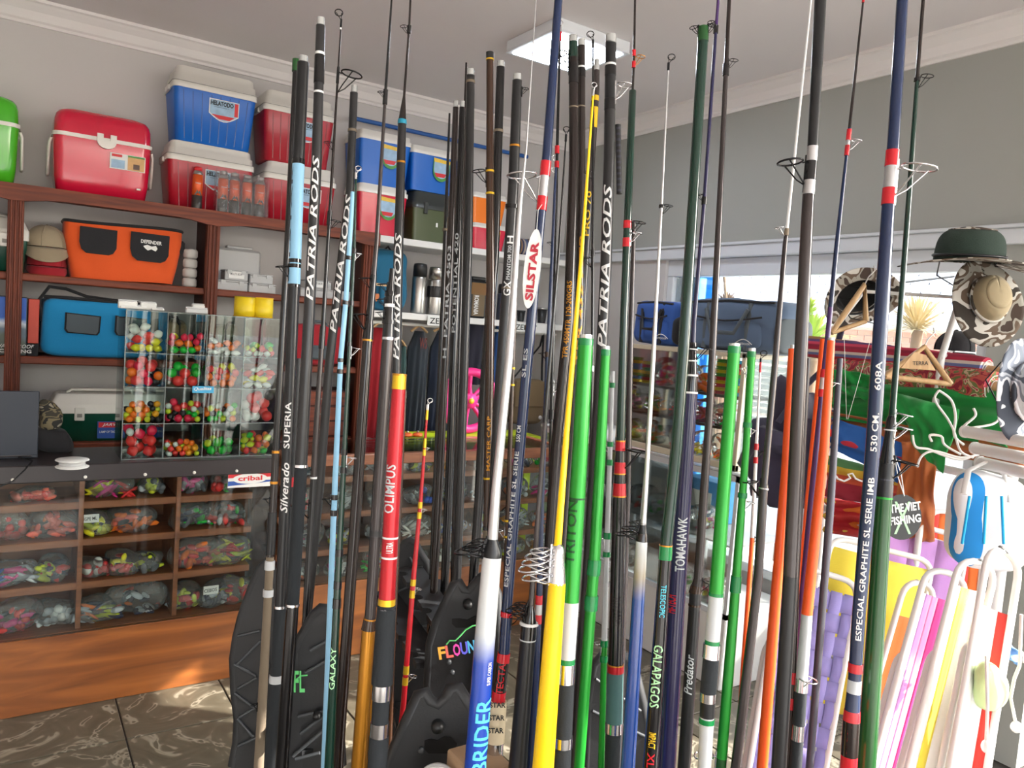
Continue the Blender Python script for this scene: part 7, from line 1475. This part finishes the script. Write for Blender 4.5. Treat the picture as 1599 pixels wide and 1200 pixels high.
# hat stand
t = thing('hat_stand', (0, 0, 0), 'slim white leaning pole stand behind the camouflage hats', 'stand')
a, b_, c = at(1512, 425, 2.14), at(1470, 560, 2.16), at(1452, 700, 2.18); fl_ = Vector((c.x-.02, c.y, .01)); t.location = (fl_.x, fl_.y, 0)
MB().tube([a, b_, c, fl_], .0095, 10).build('pole', M_tube, t); MB().tube([(fl_.x, fl_.y, .0), (fl_.x, fl_.y, .018)], .14, 28).build('base', M_tube, t)
for x0, y0, x1, y1, dd in ((1500, 445, 1530, 470, 2.08), (1512, 425, 1515, 405, 2.1), (1500, 465, 1345, 455, 2.3), (1352, 452, 1300, 520, 2.32), (1470, 560, 1490, 547, 2.3)): MB().tube([at(x0, y0, 2.15 if x0 > 1400 else 2.32), at(x1, y1, dd)], .005, 8).build('arm', M_tube, t)
# cords, small bags low at the right
t = thing('drawstring_bag', at(1545, 1075, 1.6), 'pale green drawstring bag with white cord toggles hanging at lower right', 'bag')
c = at(1545, 1070, 1.62); mb = MB(); soft(mb, c, (.035, .03, .05), e=.8, amp=.03, fr=16); mb.build('body', cl('pale_green', (205, 230, 170)), t, origin=c)
MB().tube([at(1540, 1025, 1.6), at(1542, 1100, 1.58), at(1540, 1160, 1.58)], .0035, 6).build('cord', M_rope, t, origin=c)
q = at(1540, 1166, 1.58); MB().sphere(q, .010, 12, 8, sc=(1, 1, 1.4)).build('toggle', M_tube, t, origin=q)
t = thing('toggle_pull', at(1593, 960, 1.6), 'white cord with knotted toggle hanging at the right edge', 'toggle')
MB().tube([at(1595, 960, 1.6), at(1592, 1040, 1.6), at(1584, 1060, 1.6), at(1578, 1090, 1.6), at(1586, 1130, 1.6)], .0035, 6).build('cord', M_rope, t, origin=q); q = at(1587, 1136, 1.6); MB().sphere(q, .011, 12, 8, sc=(1.1, 1, 1.1)).build('toggle', M_tube, t, origin=q)
t = thing('blue_cloth_bundle', at(1570, 1015, 1.75), 'light blue cloth tied up above the pale green drawstring bag', 'cloth')
cloth([(1548, 985), (1590, 1018), (1588, 1042), (1550, 1012)], [1.76, 1.72, 1.72, 1.76], cl('light_blue', (120, 165, 215)), 1.5, .012, 'tied_cloth', t, seed=4)
MB().tube([at(1590, 1030, 1.70), at(1596, 1020, 1.70), at(1600, 1035, 1.70)], .004, 6).build('knot', M_rope, t, origin=at(1590, 1030, 1.7))
# fine white strings over the green cloth
MB().tube([at(1318, 522, 2.2), at(1322, 655, 2.2)], .0008, 4).tube([at(1358, 535, 2.2), at(1324, 655, 2.2)], .0008, 4).build('thin_string', M_rope, label='thin white string forming a narrow V over the green cloth', cat='string')
# ------------------------------------------------------------------ outside: pavement, sunlit house, wall, plants
M_gnd, n, l, b = nodemat('street_concrete'); tc = n.new('ShaderNodeTexCoord'); no = n.new('ShaderNodeTexNoise'); no.inputs['Scale'].default_value = 1.3; no.inputs['Detail'].default_value = 8
r = ramp(n, [(.3, (178, 175, 168)), (.7, (205, 202, 195))]); l.new(tc.outputs['Object'], no.inputs[0]); l.new(no.outputs[0], r.inputs[0]); l.new(r.outputs[0], b.inputs['Base Color']); b.inputs['Roughness'].default_value = .9
MB().box((XR+.2, -40, -.3), (45, 40, -.12)).box((-40, -40, -.3), (XR+.2, -2.6, -.12)).build('ground', M_gnd, kind='structure')
M_roof = mat('roof_tile_pale', (226, 222, 226), .7, var=.1, scale=3); M_brick = mat('brick_pink', (198, 150, 134), .85, var=.15, scale=2); M_mort = mat('brick_mortar', (190, 182, 172), .9); M_hw = mat('house_white', (225, 222, 216), .7)
# opposite house
hs_ = thing('neighbour_house', (12, 5, -.12), 'low pink brick house with pale tiled roof across the street', 'house')
hx0, hx1, hy0, hy1, ez = 11.5, 17, -1.5, 13, 2.05
MB().box((hx0, hy0, -.12), (hx1, hy1, ez)).build('wall_core', M_mort, hs_)
bm_ = MB()
for k in range(24):
    z = -.08+k*.086
    off = .12*(k % 2)
    for j in range(58):
        y = hy0+off+j*.25
        if y+.235 > hy1: break
        bm_.box((hx0-.014, y, z), (hx0, y+.235, z+.074))
bm_.build('brickwork', M_brick, hs_, kind='stuff')
MB().add([(hx0-.5, hy0-.4, ez-.05), (hx0-.5, hy1+.4, ez-.05), ((hx0+hx1)/2, hy1+.4, ez+2.3), ((hx0+hx1)/2, hy0-.4, ez+2.3), (hx0-.5, hy0-.4, ez+.02), (hx0-.5, hy1+.4, ez+.02), ((hx0+hx1)/2, hy1+.4, ez+2.38), ((hx0+hx1)/2, hy0-.4, ez+2.38)], [(0, 3, 2, 1), (4, 5, 6, 7), (0, 1, 5, 4), (1, 2, 6, 5), (2, 3, 7, 6), (3, 0, 4, 7)], 0, False).build('roof_deck', M_roof, hs_)
rt = MB(); sl_ = Vector(((hx1-hx0)/2+.5, 0, 2.36)); 
for k in range(15):
    a = Vector((hx0-.52, 0, ez+.03))+sl_*(k/15); b2 = Vector((hx0-.52, 0, ez+.03))+sl_*((k+1)/15)
    for j in range(50):
        y = hy0-.4+j*.3
        if y > hy1+.1: break
        rt.hexa([(a.x, y, a.z+.03), (b2.x, y, b2.z), (b2.x, y+.28, b2.z), (a.x, y+.28, a.z+.03), (a.x, y, a.z+.06), (b2.x, y, b2.z+.03), (b2.x, y+.28, b2.z+.03), (a.x, y+.28, a.z+.06)])
rt.build('roof_tiles', M_roof, hs_, kind='stuff')
MB().tube([(hx0-.56, hy0-.4, ez+.0), (hx0-.56, hy1+.4, ez+.0)], .06, 8).build('gutter', M_hw, hs_)
for y in (1.0, 4.6, 8.4):
    w_ = MB().box((hx0-.05, y, .6), (hx0-.005, y+1.3, 1.75), bev=.01).build('window', M_hw, hs_); MB().box((hx0-.06, y+.08, .68), (hx0-.052, y+1.22, 1.67)).build('pane', mat('dark_window_glass', (60, 70, 80), .1), w_)
# slatted garden wall nearer
gw = thing('garden_wall', (7.6, 4, -.12), 'low pale garden wall with slats in front of the house', 'wall')
MB().box((7.6, -2, -.12), (7.75, 11, .75)).build('base', M_hw, gw)
for k in range(9):
    MB().box((7.63, -2, .80+k*.075), (7.67, 11, .85+k*.075)).build('slat', M_hw, gw)
for j in range(8): MB().box((7.6, -1.9+j*1.7, .75), (7.75, -1.8+j*1.7, 1.5)).build('post', M_hw, gw)
# blue painted shutter outside the window's left
bs = thing('blue_shutter', (XR+.25, 3.9, .6), 'bright blue painted shutter board outside the window', 'shutter')
MB().box((XR+.23, 3.33, .5), (XR+.27, 4.1, 2.4), bev=.004).build('board', M_blue, bs)
for z in (.8, 1.5, 2.2): MB().box((XR+.21, 3.35, z), (XR+.23, 4.08, z+.07), bev=.003).build('batten', M_blue, bs)
# spiky plants
M_leaf = mat('agave_leaf', (150, 170, 70), .6, var=.2, scale=5); M_leaf2 = mat('dry_grass', (190, 170, 130), .8); M_trunk = mat('plant_trunk', (120, 96, 76), .9)
def spiky(x, y, z, h, r, n, m, label, seed, hang=.3):
    rr = random.Random(seed); t = thing('spiky_plant', (x, y, -.12), label, 'plant')
    MB().tube([(x, y, -.12), (x+.03, y, z)], [.07, .05], 8).build('trunk', M_trunk, t)
    mb = MB()
    for i in range(n):
        a = rr.uniform(0, 2*PI); e = rr.uniform(.15, 1.45); L = r*rr.uniform(.7, 1.1); d = Vector((math.cos(a)*math.cos(e), math.sin(a)*math.cos(e), math.sin(e))); s_ = Vector((-math.sin(a), math.cos(a), 0))*.007
        p0 = Vector((x, y, z)); pts = [p0+d*L*u+Vector((0, 0, -hang*L*u*u)) for u in (0, .35, .7, 1)]; ws = [1, 1.3, .8, .05]
        vs = []
        for p, w_ in zip(pts, ws): vs += [p-s_*w_, p+s_*w_+Vector((0, 0, .001))]
        mb.add(vs, [(0, 1, 3, 2), (2, 3, 5, 4), (4, 5, 7, 6)], 0, True)
    mb.build('leaves', m, t, kind='stuff'); return t
for px, py, d, hgt, r, n_, m_, lb_ in ((1270, 510, 5.2, 0, .30, 200, M_leaf, 'yellow-green spiky yucca outside the window beside the thick black rod'), (1262, 470, 5.6, 0, .2, 120, M_leaf, 'smaller spiky yucca head above the first one'), (1432, 500, 7.4, 0, .55, 260, M_leaf2, 'dry feathery grass clump outside behind the bottle-green rod'), (1136, 462, 6.6, 0, .2, 160, M_trunk, 'small dark shrub on a stem outside above the navy bags')):
    p = at(px, py, d); spiky(p.x, p.y, p.z-.1, hgt, r, n_, m_, lb_, int(px), .3)
p = at(1128, 400, 6.2); q = at(1134, 470, 6.2)
up_ = thing('street_pole', (q.x+.1, q.y, -.12), 'thin leaning pole outside above the navy bags', 'pole')
MB().tube([(q.x+.02, q.y, -.12), q, p, p+(p-q)*.3], .012, 6).build('shaft', M_trunk, up_)
MB().tube([p+Vector((0, -.02, 0)), p+Vector((0, .05, .02))], .008, 6).build('bracket', M_trunk, up_)
MB().tube([at(1395, 443, 9), at(1490, 432, 9.1)], .012, 5).build('overhead_wire', M_ink, hs_)
# parked car low outside
